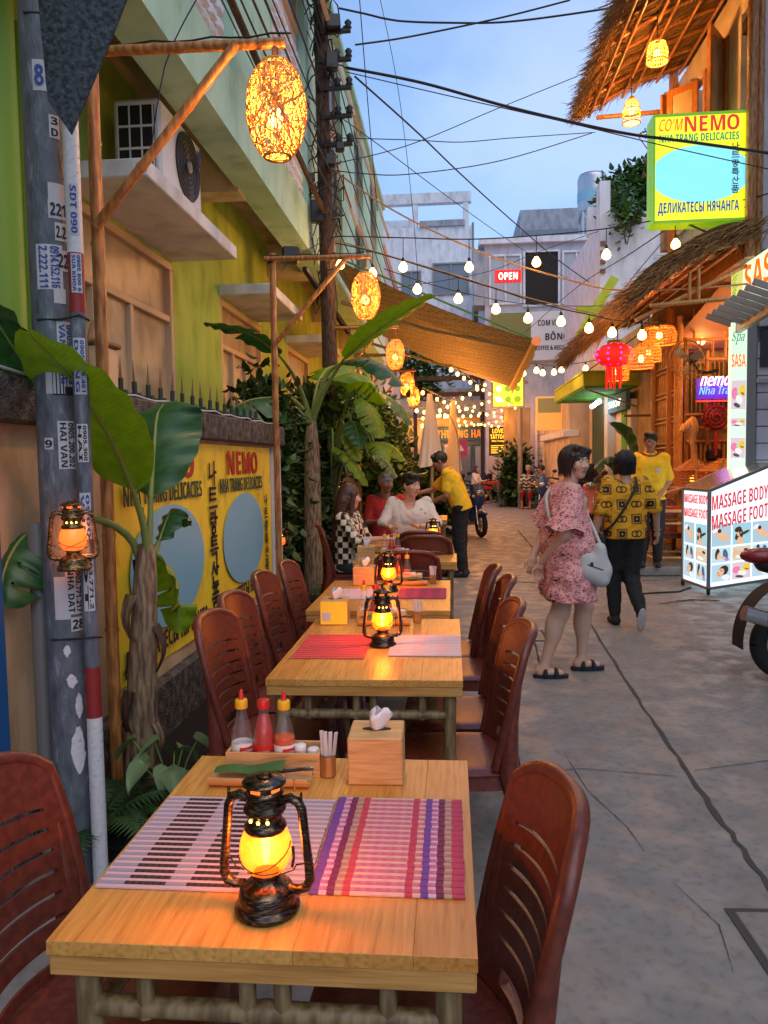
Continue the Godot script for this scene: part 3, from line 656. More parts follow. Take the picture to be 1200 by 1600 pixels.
const FAR_STRINGS := [
	["string of bulbs from the farthest wicker lantern to the tattoo sign", [Vector3(-0.483, 2.69, -13.5), Vector3(-0.388, 2.72, -14.6), Vector3(-0.273, 2.75, -15.7), Vector3(-0.138, 2.77, -16.8), Vector3(0.016, 2.79, -17.8), Vector3(0.189, 2.8, -18.9), Vector3(0.382, 2.82, -20), Vector3(0.595, 2.83, -21.1), Vector3(0.827, 2.84, -22.2), Vector3(1.08, 2.85, -23.2), Vector3(1.35, 2.86, -24.3), Vector3(1.64, 2.88, -25.4), Vector3(1.95, 2.89, -26.5)]],
	["string of bulbs looping over the white parasols", [Vector3(-0.632, 2.44, -14.4), Vector3(-0.517, 2.46, -15.2), Vector3(-0.385, 2.47, -16.1), Vector3(-0.237, 2.49, -16.9), Vector3(-0.072, 2.52, -17.8), Vector3(0.109, 2.56, -18.6), Vector3(0.306, 2.6, -19.4), Vector3(0.52, 2.65, -20.2), Vector3(0.75, 2.71, -21.1), Vector3(0.996, 2.79, -21.9), Vector3(1.26, 2.88, -22.8), Vector3(1.54, 2.99, -23.6)]],
	["string of bulbs along the foot of the awning", [Vector3(0.014, 2.96, -12.5), Vector3(0.127, 3.01, -13.6), Vector3(0.256, 3.05, -14.7), Vector3(0.404, 3.08, -15.8), Vector3(0.569, 3.1, -16.9), Vector3(0.752, 3.12, -18), Vector3(0.952, 3.12, -19.1), Vector3(1.17, 3.12, -20.2), Vector3(1.41, 3.1, -21.3), Vector3(1.66, 3.08, -22.4), Vector3(1.93, 3.05, -23.5)]],
	["string of bulbs low over the far shop fronts", [Vector3(-0.138, 2.54, -18.4), Vector3(0.02, 2.54, -19.2), Vector3(0.193, 2.54, -20.1), Vector3(0.379, 2.54, -20.9), Vector3(0.579, 2.54, -21.8), Vector3(0.794, 2.54, -22.6), Vector3(1.02, 2.55, -23.4), Vector3(1.26, 2.56, -24.2), Vector3(1.52, 2.57, -25.1), Vector3(1.79, 2.59, -25.9), Vector3(2.07, 2.61, -26.8), Vector3(2.37, 2.63, -27.6)]],
	["string of bulbs sloping up from the parasols to the awning bar", [Vector3(-0.376, 2.47, -16.1), Vector3(-0.222, 2.55, -16.2), Vector3(-0.067, 2.63, -16.3), Vector3(0.091, 2.72, -16.4), Vector3(0.25, 2.82, -16.5), Vector3(0.411, 2.91, -16.6), Vector3(0.573, 3.02, -16.7), Vector3(0.738, 3.12, -16.8), Vector3(0.904, 3.23, -16.9)]],
	["farthest string of bulbs before the tattoo shop", [Vector3(0.264, 2.59, -24.2), Vector3(0.501, 2.61, -24.7), Vector3(0.745, 2.64, -25.1), Vector3(0.998, 2.68, -25.6), Vector3(1.26, 2.73, -26), Vector3(1.53, 2.79, -26.4), Vector3(1.8, 2.85, -26.9), Vector3(2.09, 2.93, -27.3), Vector3(2.38, 3.01, -27.8)]],
	["string of bulbs under the middle of the alley", [Vector3(-0.62, 2.45, -17.2), Vector3(-0.469, 2.5, -17.8), Vector3(-0.309, 2.55, -18.2), Vector3(-0.139, 2.61, -18.8), Vector3(0.039, 2.68, -19.2), Vector3(0.227, 2.76, -19.8), Vector3(0.424, 2.84, -20.2), Vector3(0.63, 2.93, -20.8), Vector3(0.846, 3.03, -21.2), Vector3(1.07, 3.13, -21.8)]],
]

func B(g: Geo, x0: float, x1: float, y0: float, y1: float, z0: float, z1: float, bev := 0.0) -> Geo:
	g.box(Vector3((x0 + x1) / 2, (y0 + y1) / 2, (z0 + z1) / 2), Vector3(absf(x1 - x0), absf(y1 - y0), absf(z1 - z0)), bev)
	return g
func bx(x0: float, x1: float, y0: float, y1: float, z0: float, z1: float, bev := 0.0) -> Geo: return B(Geo.new(), x0, x1, y0, y1, z0, z1, bev)

func ribbon(pts: Array, w: Array, y: float) -> Geo:
	# an uneven strip lying on the ground
	var g := Geo.new(); var p := PackedVector3Array()
	var dense := []
	for k in pts.size() - 1:
		for s in 14: dense.append([pts[k].lerp(pts[k + 1], s / 14.0), lerpf(w[k], w[k + 1], s / 14.0)])
	for k in dense.size():
		var d: Vector2 = (dense[mini(k + 1, dense.size() - 1)][0] - dense[maxi(k - 1, 0)][0]).normalized()
		var s := Vector2(-d.y, d.x)
		var c: Vector2 = dense[k][0] + s * rng.randf_range(-0.3, 0.3) * dense[k][1]
		var h: float = dense[k][1] * rng.randf_range(0.25, 0.62)
		p.append(Vector3(c.x - s.x * h, y, c.y - s.y * h)); p.append(Vector3(c.x + s.x * h, y, c.y + s.y * h))
	g.grid(p, 2, dense.size(), false, false)
	if g.n[0].y < 0:
		g = Geo.new(); g.grid(p, 2, dense.size(), false, true)
	return g

func ground() -> void:
	var g := Geo.new()
	g.quad(Vector3(-60, 0, 30), Vector3(60, 0, 30), Vector3(60, 0, -110), Vector3(-60, 0, -110))
	ground_piece("ground", g, M.concrete)
	# the long open joint along the alley and finer cracks
	ground_piece("pavement_crack", ribbon([Vector2(0.93, -1.0), Vector2(1.085, -2.5), Vector2(1.10, -3.4), Vector2(1.15, -5.05), Vector2(1.30, -8.15), Vector2(1.36, -12), Vector2(1.4, -17)], [.036, .034, .024, .020, .02, .024, .024], 0.004), M.crack)
	ground_piece("pavement_crack", ribbon([Vector2(.56, -3.9), Vector2(.60, -3.45), Vector2(.70, -3.1), Vector2(.72, -2.9)], [.002, .004, .004, .002], 0.004), M.crack)
	ground_piece("pavement_crack", ribbon([Vector2(.22, -3.62), Vector2(.62, -3.7), Vector2(1.08, -3.62)], [.006, .005, .005], 0.004), M.crack)
	ground_piece("pavement_crack", ribbon([Vector2(1.14, -3.7), Vector2(1.7, -3.9), Vector2(2.6, -3.8)], [.005, .006, .004], 0.004), M.crack)
	ground_piece("pavement_crack", ribbon([Vector2(.76, -2.72), Vector2(.84, -2.45), Vector2(.80, -2.2)], [.001, .004, .001], 0.004), M.crack)
	ground_piece("pavement_crack", ribbon([Vector2(2.1, -8.0), Vector2(2.5, -8.25), Vector2(2.8, -8.2)], [.02, .07, .03], 0.004), M.crack)
	ground_piece("pavement_crack", ribbon([Vector2(.35, -9.6), Vector2(1.3, -9.3), Vector2(2.6, -9.6)], [.02, .03, .02], 0.004), M.crack)
	ground_piece("pavement_crack", ribbon([Vector2(.62, -5.4), Vector2(.70, -7.0), Vector2(.55, -8.6), Vector2(.5, -11.0)], [.012, .022, .02, .02], 0.004), M.crack)
	# a square cover let into the pavement at the lower right, and one by the tables
	for s in [[1.33, -2.16, .86, .80, "square concrete manhole cover sunk into the pavement at the lower right"], [.62, -6.55, .34, .42, "small square drain cover in the pavement beside the woman in pink"]]:
		var t := thing("manhole_cover", s[4], "manhole cover", Vector3(s[0], 0, s[1]), 0.03)
		part(t, "frame", bx(-s[2] / 2, s[2] / 2, -.03, .004, -s[3] / 2, s[3] / 2), M.crack)
		part(t, "slab", bx(-s[2] / 2 + .025, s[2] / 2 - .025, -.03, .008, -s[3] / 2 + .025, s[3] / 2 - .025, .003), M.concrete)
	# planting strip between the wall and the tables
	ground_piece("soil_bed", bx(-1.59, -1.12, -.05, .05, -10.4, -2.72), M.soil)
	var t := thing("kerb", "low dark concrete kerb edging the planting bed along the wall", "kerb")
	for k in 8: part(t, "kerb_stone", bx(-1.12, -1.02, -.05, .10, -2.74 - k * .96, -2.74 - (k + 1) * .96 + .012, .012), M.concrete_dark)

func pane_window(parent: Node, x: float, z0: float, z1: float, y0: float, y1: float, transom: float, splits: Array) -> void:
	# a framed window in a wall facing +x: z0 is the near edge
	var w := Node3D.new(); w.name = "window"; parent.add_child(w, true)
	var f := Geo.new()
	for s in [[y0, y0 + .07, z0, z1], [y1 - .07, y1, z0, z1], [y0 + .07, y1 - .07, z0, z0 - .07], [y0 + .07, y1 - .07, z1 + .07, z1]]: B(f, x - .05, x + .04, s[0], s[1], s[2], s[3], .006)
	if transom > 0: B(f, x - .045, x + .03, transom, transom + .06, z0 - .07, z1 + .07, .006)
	for z in splits: B(f, x - .045, x + .028, y0 + .07, (transom if transom > 0 else y1 - .07), z + .03, z - .03, .006)
	part(w, "frame", f, M.frame_tan)
	var zs := [z0 - .07] + splits + [z1 + .07]
	for k in zs.size() - 1:
		part(w, "pane", bx(x - .035, x - .02 + .006 * (k % 2), y0 + .07, (transom if transom > 0 else y1 - .07), zs[k], zs[k + 1]), M.tan_pane)
	if transom > 0: part(w, "pane", bx(x - .032, x - .022, transom + .06, y1 - .07, z0 - .07, z1 + .07), M.tan_pane)

func left_building() -> void:
	var t := thing("green_house", "lime and mint green house along the left with cream ledges and lattice windows", "house")
	# ground floor wall with its window openings left open
	var wins := [[-1.2, -3.6], [-4.75, -6.9], [-8.35, -10.2], [-11.8, -13.6], [-15.2, -17.0]]
	var w := Geo.new()
	B(w, -2.7, -2.5, 0, 1.55, 3, -20); B(w, -2.7, -2.5, 3.32, 4.52, 3, -20)
	var z := 3.0
	for q in wins:
		B(w, -2.7, -2.5, 1.55, 3.32, z, q[0]); z = q[1]
	B(w, -2.7, -2.5, 1.55, 3.32, z, -20)
	part(t, "wall", w, M.lime_wall)
	for q in wins:
		pane_window(t, -2.54, q[0], q[1], 1.55, 3.32, 2.78, [lerpf(q[0], q[1], .28), lerpf(q[0], q[1], .58)])
	part(t, "inside_wall", bx(-3.2, -3.1, 0, 4.5, 3, -20), M.dark_inside)
	# cream ledges over the windows
	for q in [[-4.85, -6.9], [-8.3, -9.95], [-11.7, -13.4], [-15.1, -16.8]]:
		part(t, "ledge", bx(-2.5, -1.9, 3.335, 3.45, q[0], q[1], .008), M.white_wall)
	# overhanging floor: edge beam, cross beams, soffit
	part(t, "edge_beam", bx(-1.97, -1.715, 4.115, 4.53, 3, -20), M.cream_wall)
	for q in [-.4, -3.9, -7.25, -10.6, -14.0, -17.4]: part(t, "cross_beam", bx(-2.5, -1.97, 4.06, 4.5, q, q - .28), M.cream_wall)
	part(t, "soffit", bx(-2.7, -1.97, 4.5, 4.56, 3, -20), M.tan_wall)
	# upper storeys
	var bays := [[-1.4, -2.9], [-4.95, -6.25], [-7.65, -9.45], [-11.1, -12.5], [-14.2, -15.6], [-17.0, -18.4]]
	var u := Geo.new()
	z = 3.0
	for q in bays:
		B(u, -2.0, -1.70, 4.10, 8.0, z, q[0]); z = q[1]
	B(u, -2.0, -1.70, 4.10, 8.0, z, -20.3)
	for q in bays: B(u, -2.0, -1.702, 4.10, 4.62, q[0], q[1])
	part(t, "upper_wall", u, M.mint_wall)
	part(t, "parapet", bx(-2.02, -1.64, 8.0, 8.12, 3, -20.3, .01), M.mint_wall)
	part(t, "end_wall", bx(-6, -2.0, 0, 8.0, -20.1, -20.3), M.mint_wall)
	for bi in bays.size():
		var q: Array = bays[bi]
		part(t, "bay_panel", bx(-2.0, -1.80, 4.62, 8.0, q[0], q[1]), M.white_wall)
		if bi < 3:
			# pierced lattice of pale blocks
			var la := Node3D.new(); la.name = "lattice_window"; t.add_child(la, true)
			for k in 12:
				for s in 6:
					var zz: float = q[0] - .12 - s * (absf(q[1] - q[0]) - .24) / 6.0
					var dz: float = (absf(q[1] - q[0]) - .24) / 6.0
					var blk := part(la, "block", block_mesh(.115, dz * .9), M.white_wall, Vector3(-1.775, 4.75 + k * .135, zz - dz / 2))
					blk.rotation.x = rng.randf_range(-.03, .03)
		for row in 2:
			if bi < 3 and row == 0: continue
			var y0 := 4.95 + row * 1.62
			var wn := Node3D.new(); wn.name = "window"; t.add_child(wn, true)
			var f := Geo.new()
			for s in [[y0, y0 + .06, q[0] - .1, q[1] + .1], [y0 + 1.2, y0 + 1.26, q[0] - .1, q[1] + .1], [y0 + .06, y0 + 1.2, q[0] - .1, q[0] - .16], [y0 + .06, y0 + 1.2, q[1] + .16, q[1] + .1]]: B(f, -1.83, -1.76, s[0], s[1], s[2], s[3], .005)
			part(wn, "frame", f, M.frame_tan)
			part(wn, "pane", bx(-1.81, -1.785, y0 + .06, y0 + 1.2, q[0] - .16, q[1] + .16), M.pane_grey)
			# a sash pushed open from the top
			var sash := Geo.new()
			sash.box(Vector3(0, -.55, 0), Vector3(.05, 1.1, absf(q[1] - q[0]) * .42), .006)
			part(wn, "sash", sash, M.frame_tan, Vector3(-1.72, y0 + 1.18, lerpf(q[0], q[1], .72)), Vector3(0, 0, .30))
	# round green column at the near corner
	var col := Geo.new()
	col.tube([Vector3(0, 0, 0), Vector3(0, 2.2, 0), Vector3(0, 2.22, 0), Vector3(0, 3.9, 0)], [.13, .13, .15, .15], 20)
	single("round_column", "bright green round column behind the sticker covered pole", "column", col, M.column_green, Vector3(-2.33, 0, -4.25))
	var col2 := Geo.new(); col2.tube([Vector3.ZERO, Vector3(0, 3.9, 0)], .12, 20)
	single("round_column", "bright green round column at the left edge of the photo", "column", col2, M.column_green, Vector3(-2.31, 0, -3.85))
	# air conditioner on the first ledge
	var a := thing("air_conditioner", "white outdoor air conditioner unit on the cream ledge", "air conditioner", Vector3(-2.16, 3.452, -5.78))
	part(a, "casing", bx(-.17, .17, .03, .60, -.43, .43, .02), M.white_plastic)
	part(a, "foot", bx(-.15, .15, 0, .03, -.36, -.30), M.grey_metal); part(a, "foot", bx(-.15, .15, 0, .03, .30, .36), M.grey_metal)
	var fan := Geo.new(); fan.lathe([Vector2(.25, 0), Vector2(.25, .012), Vector2(.0, .012)], 28)
	var fp := part(a, "fan_opening", fan, M.black_plastic, Vector3(.171, .315, -.10), Vector3(0, 0, -PI / 2))
	for k in 6:
		var ring := []; 
		for s in 33: ring.append(Vector3(cos(TAU * s / 32) * (.06 + k * .035), .02, sin(TAU * s / 32) * (.06 + k * .035)))
		var rg := Geo.new(); rg.tube(ring, .004, 5, false)
		part(fp, "grille_ring", rg, M.black_plastic)
	var hub := Geo.new(); hub.lathe([Vector2(.045, .014), Vector2(.04, .03), Vector2(0, .034)], 16)
	part(fp, "hub", hub, M.grey_metal)
	part(a, "badge", bx(.172, .176, .42, .54, -.415, -.36), M.ink_blue)
	part(a, "side_grille", bx(-.14, .13, .1, .55, .430, .434), M.black_plastic)
	var bars := Geo.new()
	for k in 4: B(bars, -.14, .13, .1 + k * .15, .115 + k * .15, .434, .442)
	for k in 4: B(bars, -.14 + k * .085, -.13 + k * .085, .1, .565, .4345, .4415)
	part(a, "side_bars", bars, M.white_plastic)
	var spk := Geo.new(); B(spk, -.09, .09, -.07, .07, -.11, .11, .02)
	single("loudspeaker", "small black loudspeaker box bolted under the green house overhang", "loudspeaker", spk, M.black_plastic, Vector3(-1.62, 3.62, -7.9), .3)

var blocks := {}
func block_mesh(h: float, d: float) -> Mesh:
	var key := "%0.2f %0.2f" % [h, d]
	if not blocks.has(key):
		var g := Geo.new(); B(g, -.025, .045, -h / 2, h / 2, -d / 2, d / 2, .03)
		blocks[key] = g.mesh()
	return blocks[key]

func boundary_wall() -> void:
	var t := thing("boundary_wall", "beige boundary wall with a mossy concrete coping and spikes beside the tables", "wall")
	part(t, "wall", bx(-1.76, -1.60, 0, 1.66, 2.5, -6.72), M.beige_wall)
	part(t, "end_post", bx(-1.80, -1.56, 0, 1.66, -6.722, -6.96, .01), M.white_wall)
	for k in 8: part(t, "coping_stone", bx(-1.84, -1.53, 1.66, 1.83 + .004 * (k % 2), 2.4 - k * 1.18, 2.4 - (k + 1) * 1.18 + .01, .012), M.concrete_dark)
	part(t, "base_course", bx(-1.60, -1.53, 0, .36, 2.5, -6.9, .02), M.concrete_dark)
	var sp := Geo.new()
	sp.tube([Vector3(0, 0, 0), Vector3(0, .12, 0)], .014, 8)
	sp.box(Vector3(0.0, .045, 0), Vector3(.05, .03, .014), .003); sp.ell(Vector3(.026, .045, 0), Vector3(.014, .018, .014), 8, 6); sp.ell(Vector3(-.026, .045, 0), Vector3(.014, .018, .014), 8, 6)
	var tip := Geo.new(); tip.tube([Vector3(0, .12, 0), Vector3(0, .15, 0), Vector3(0, .235, 0)], [.008, .007, .001], 6)
	var spm := sp.mesh(); var tpm := tip.mesh()
	for k in 22:
		var s := part(t, "spike", spm, M.spike_green, Vector3(-1.685, 1.83, -2.75 - k * .182), Vector3(rng.randf_range(-.05, .05), rng.randf_range(-.3, .3), rng.randf_range(-.05, .05)))
		part(s, "spike_tip", tpm, M.spike_rust)
	var cb := Geo.new()
	var pts := []
	for k in 40: pts.append(Vector3(-1.545 + .012 * sin(k * .9), 1.842 + .006 * sin(k * 1.7), -2.4 - k * .11))
	cb.tube(pts, .006, 6)
	single("wall_cable", "thin pale cable lying along the top of the boundary wall", "cable", cb, M.paper)
	# printed banner, standing a hair off the wall
	var b := thing("restaurant_banner", "yellow printed restaurant banner on the wall with pale blue ovals", "banner")
	var g := Geo.new(); var p := PackedVector3Array()
	for j in 7:
		for k in 41:
			var z := -3.42 - 3.22 * k / 40.0
			p.append(Vector3(-1.590 + .003 * sin(z * 5.0 + j) + .003 * sin(z * 11.0), .43 + 1.205 * j / 6.0, z))
	g.grid(p, 41, 7, false, false)
	if g.n[20].x < 0:
		g = Geo.new(); g.grid(p, 41, 7, false, true)
	part(b, "sheet", g, M.banner_yellow)
	var face := Basis(Vector3(0, 0, -1), Vector3.UP, Vector3(1, 0, 0))
	for q in [-4.17, -5.73]:
		var ov := Geo.new(); var ring := [Vector2.ZERO]
		var pl := []
		for k in 48: pl.append(Vector2(cos(TAU * k / 48) * .57, sin(TAU * k / 48) * .34))
		ov.prism(pl, .002, Transform3D(face, Vector3(-1.581, .94, q - .03)))
		part(b, "oval", ov, M.banner_blue)
		lettering(b, "NHA TRANG DELICACIES", M.ink_green, .10, Transform3D(face, Vector3(-1.579, 1.35, q)), 1.17)
		lettering(b, "NEMO", M.ink_red, .17, Transform3D(face, Vector3(-1.579, 1.51, q - .03)), .84)
		lettering(b, "ДЕЛИКАТЕСЫ НЯЧАНГА", M.ink_black, .13, Transform3D(face, Vector3(-1.579, .53, q)), 1.28)
	var k := 0
	for col in [[-4.985, .15], [-6.44, .09]]:
		k = 0
		for s in ["na", "teu", "rang", "teuk", "san", "pum"]:
			hangul(b, SYL[s], M.ink_black, col[1], Transform3D(face, Vector3(-1.579, 1.44 - k * (.165 if col[1] > .1 else .11) - (0.0 if col[1] > .1 else .25), col[0])), .13)
			k += 1
	# blue board at the left edge
	var bl := Geo.new(); B(bl, -.03, .03, 0, 1.35, -.10, .10, .006)
	single("blue_board", "bright blue painted board standing at the left edge by the wall", "board", bl, M.blue_panel, Vector3(-1.57, 0, -2.40), .0)
	var wp := Geo.new(); wp.tube([Vector3.ZERO, Vector3(0, 1.3, 0)], .035, 14)
	single("upright_pipe", "pale grey pipe standing between the blue board and the pole", "pipe", wp, M.grey_metal, Vector3(-1.50, 0, -2.66))
	# an old fitting on the wall top beside the window
	var fit := thing("meter_box", "rusty old meter box on the wall top behind the bamboo post", "meter box", Vector3(-1.70, 1.835, -3.62))
	part(fit, "box", bx(-.06, .06, 0, .24, -.10, .10, .01), M.frame_tan); part(fit, "rusty_lid", bx(-.075, .075, .24, .265, -.12, .12, .008), M.spike_rust)
	var arch := Geo.new(); var ap := []
	for q in 9: ap.append(Vector3(.0, .26 + .10 * sin(PI * q / 8), .08 - .16 * q / 8))
	arch.tube(ap, .012, 6); part(fit, "arched_bracket", arch, M.spike_rust)

func block_wall(parent: Node, x0: float, x1: float, y0: float, y1: float, z: float, bw: float, bh: float, m: Material, facing := 0) -> void:
	# courses of separate blocks; facing 0: towards +z, 1: a wall along z at x = z facing -x (x0, x1 are z values)
	var g := Geo.new(); g.box(Vector3.ZERO, Vector3(bw - .012, bh - .010, .05), .008)
	var g2 := Geo.new(); g2.box(Vector3.ZERO, Vector3(bw / 2 - .012, bh - .010, .05), .008)
	var ms := [g.mesh(), g2.mesh()]
	var rows := int((y1 - y0) / bh)
	for r in rows:
		var x := x0
		var first := r % 2 == 1
		while x < x1 - .01:
			var half := first or x + bw > x1 + .01
			var wdt := bw / 2 if half else bw
			first = false
			if x + wdt > x1 + bw * .3: break
			var c := x + wdt / 2
			var o := part(parent, "block", ms[1 if half else 0], m, Vector3(c, y0 + (r + .5) * bh, z) if facing == 0 else Vector3(z, y0 + (r + .5) * bh, c))
			o.position += (Vector3(0, 0, 1) if facing == 0 else Vector3(-1, 0, 0)) * rng.randf_range(0, .006)
			if facing == 1: o.rotation.y = -PI / 2
			x += wdt

func win(parent: Node, x0: float, x1: float, y0: float, y1: float, z: float, pane: Material, bars := 1, fm: Material = null) -> void:
	# a framed window in a wall that faces +z
	var w := Node3D.new(); w.name = "window"; parent.add_child(w, true)
	var f := Geo.new(); var e := .07
	B(f, x0, x1, y0, y0 + e, z, z + .08); B(f, x0, x1, y1 - e, y1, z, z + .08); B(f, x0, x0 + e, y0 + e, y1 - e, z, z + .08); B(f, x1 - e, x1, y0 + e, y1 - e, z, z + .08)
	for k in bars:
		var x := lerpf(x0, x1, float(k + 1) / (bars + 1)); B(f, x - .03, x + .03, y0 + e, y1 - e, z, z + .07)
	part(w, "frame", f, fm if fm else M.white_wall)
	for k in bars + 1: part(w, "pane", bx(lerpf(x0 + e, x1 - e, float(k) / (bars + 1)), lerpf(x0 + e, x1 - e, float(k + 1) / (bars + 1)), y0 + e, y1 - e, z + .01, z + .02 + .004 * (k % 2)), pane)

func far_buildings() -> void:
	# tall white block beyond the bend
	var t := thing("tall_building", "tall white building with an open roof frame far behind the string lights", "building")
	part(t, "tower", bx(-3.4, 1.0, 0, 11.9, -35, -43), M.white_wall)
	part(t, "side_wing", bx(1.0, 2.3, 0, 8.6, -36, -43), M.white_wall)
	part(t, "stair_tower", bx(-3.4, -1.6, 11.9, 12.7, -36.5, -43), M.white_wall)
	for x in [-3.3, -1.5, .75]: part(t, "roof_post", bx(x - .13, x + .13, 11.9, 12.95, -35.05, -35.3), M.white_wall)
	part(t, "roof_beam", bx(-3.4, 1.0, 12.95, 13.4, -35.02, -35.4), M.white_wall)
	part(t, "roof_ledge", bx(-1.3, .7, 11.9, 12.15, -34.9, -35.3), M.grey_wall)
	part(t, "tank_box", bx(-.4, .6, 12.2, 12.8, -37, -38), M.grey_wall)
	for q in [[-2.15, -1.25, 8.4, 10.0], [-.75, 1.0 - .12, 8.9, 10.3], [-.55, .9, 6.6, 7.5]]: win(t, q[0], q[1], q[2], q[3], -35, M.pane_grey, 1, M.grey_metal)
	var pl := Geo.new(); pl.tube([Vector3(1.06, 7, -34.95), Vector3(1.06, 12, -34.95)], .05, 8); part(t, "drain_pipe", pl, M.grey_metal)
	# white-pink house next beyond the green one
	var h := thing("pale_house", "pale narrow house beyond the green house on the left", "house")
	part(h, "wall", bx(-5, -1.75, 0, 7.2, -20.5, -27), M.lilac_wall); part(h, "parapet", bx(-5, -1.68, 7.2, 7.35, -20.5, -27), M.white_wall)
	for q in [[-21.2, -22.4], [-23.4, -24.6]]:
		var f := Node3D.new(); f.name = "window"; h.add_child(f, true)
		part(f, "shutter", bx(-1.75, -1.70, 3.9, 5.6, q[0], q[1]), M.frame_tan); part(f, "pane", bx(-1.70, -1.69, 4.0, 5.5, q[0] - .08, q[1] + .08), M.pane_grey)
	# cafe building across the end
	var c := thing("cafe_building", "pale grey corner building with a dark window and a large white signboard", "building")
	part(c, "wall", bx(1.25, 5.6, 0, 9.1, -28, -36), M.lilac_wall)
	part(c, "roof_slab", bx(1.05, 5.7, 9.1, 9.3, -27.8, -36), M.white_wall)
	part(c, "side_awning", bx(.85, 1.25, 7.0, 8.9, -27.9, -29.0), M.grey_wall)
	win(c, 1.4, 2.55, 7.0, 8.75, -28, M.curtain, 1); win(c, 3.95, 5.45, 6.95, 8.8, -28, M.curtain, 2)
	win(c, 2.6, 3.88, 6.9, 8.85, -28, M.dark_inside, 0)
	var sg := thing("cafe_signboard", "white coffee restaurant signboard hung below the dark window", "sign", Vector3(3.0, 5.85, -27.9))
	part(sg, "board", bx(-1.55, 1.6, -.85, .85, -.06, .06, .01), M.label_white)
	part(sg, "olive_panel", bx(-1.55, -.15, -.84, .84, .06, .068), lazy("olive_panel", lin(.22, .21, .06)))
	lettering(sg, "COM VIETNAM", M.ink_black, .20, Transform3D(Basis(), Vector3(.75, .45, .07)), 1.3)
	lettering(sg, "BÔNG", M.ink_black, .30, Transform3D(Basis(), Vector3(.75, .0, .07)), .8)
	lettering(sg, "COFFEE & RESTAURANT", M.ink_black, .15, Transform3D(Basis(), Vector3(.75, -.42, .07)), 1.5)
	lettering(sg, "SALON", M.label_white, .24, Transform3D(Basis(), Vector3(-.75, -.62, .075)), .9)
	# red lit little sign in front of it
	var rs := thing("red_light_sign", "small red framed illuminated sign hanging before the cafe building", "sign", Vector3(1.85, 7.3, -25.0))
	part(rs, "panel", bx(-.42, .42, -.2, .2, -.04, .04, .01), M.red_shade)
	lettering(rs, "OPEN", M.neon_white, .22, Transform3D(Basis(), Vector3(0, 0, .05)), .6)
	var dots := []
	for k in 26:
		var f := k / 26.0 * 4.0; var s := int(f); var r := f - s
		dots.append([Vector3(-.38 + .76 * r, .17, .05), Vector3(.38, .17 - .34 * r, .05), Vector3(.38 - .76 * r, -.17, .05), Vector3(-.38, -.17 + .34 * r, .05)][s])
	var dm := Geo.new(); dm.ell(Vector3.ZERO, Vector3.ONE * .022, 6, 4); var dmm := dm.mesh()
	for d in dots: part(rs, "bulb", dmm, M.neon_red, d)
	part(rs, "hanging_rod", bx(-.01, .01, .2, .9, -.01, .01), M.grey_metal)
	glow(rs, Vector3(0, 0, .3), .15, Color(1, .2, .15), .2)
	# grey roofscape behind
	var r := thing("grey_roof_building", "grey roof top building behind the water tank", "building")
	part(r, "block", bx(3.4, 9.5, 0, 13.4, -38, -46), M.grey_wall)
	part(r, "dark_recess", bx(3.5, 6.6, 10.6, 12.4, -37.85, -38), M.pane_grey)
	part(r, "chimney", bx(9.9, 10.3, 13, 14.6, -40, -40.6), M.grey_wall); part(r, "upper_block", bx(8.2, 12, 0, 13.9, -39, -46), M.white_wall)
	# water tank on its stand
	var tk := thing("water_tank", "round steel roof water tank with a pale blue band on a frame", "water tank", Vector3(5.35, 9.3, -30))
	var st := Geo.new()
	for x in [-.4, .4]:
		for z in [-.4, .4]: st.bar(Vector3(x, 0, z), Vector3(x, 1.3, z), .07, .07)
	st.bar(Vector3(-.4, .2, .42), Vector3(.4, 1.2, .42), .04, .04); st.bar(Vector3(.4, .2, .42), Vector3(-.4, 1.2, .42), .04, .04)
	part(tk, "stand", st, M.chrome)
	var tg := Geo.new(); tg.lathe([Vector2(0, 1.3), Vector2(.5, 1.3), Vector2(.54, 1.4), Vector2(.54, 2.6), Vector2(.48, 2.75), Vector2(.15, 2.86), Vector2(0, 2.88)], 24)
	part(tk, "tank", tg, M.tank_steel)
	var tb := Geo.new(); tb.lathe([Vector2(.545, 1.75), Vector2(.55, 1.76), Vector2(.55, 2.1), Vector2(.545, 2.11)], 24); part(tk, "blue_band", tb, lazy("tank_blue", lin(.25, .5, .6)))
	var ds := thing("satellite_dish", "dark tilted dish and folded tarpaulin beside the roof water tank", "dish", Vector3(5.9, 9.3, -29.2))
	var dg := Geo.new(); dg.lathe([Vector2(.65, .22), Vector2(.4, .07), Vector2(0, 0), Vector2(.4, .05), Vector2(.65, .2)], 20)
	part(ds, "bowl", dg, M.dark_glass, Vector3(-.1, 1.0, 0), Vector3(.9, 0, -.5)); part(ds, "mast", bx(-.12, -.06, 0, 1.0, -.03, .03), M.grey_metal)
	part(ds, "tarpaulin", bx(-1.9, -.6, .0, .35, -.2, .2, .12), M.stool_red)

func lazy(key: String, c: Color, rough := 0.7) -> StandardMaterial3D:
	if not M.has(key): mat(key, c, rough)
	return M[key]

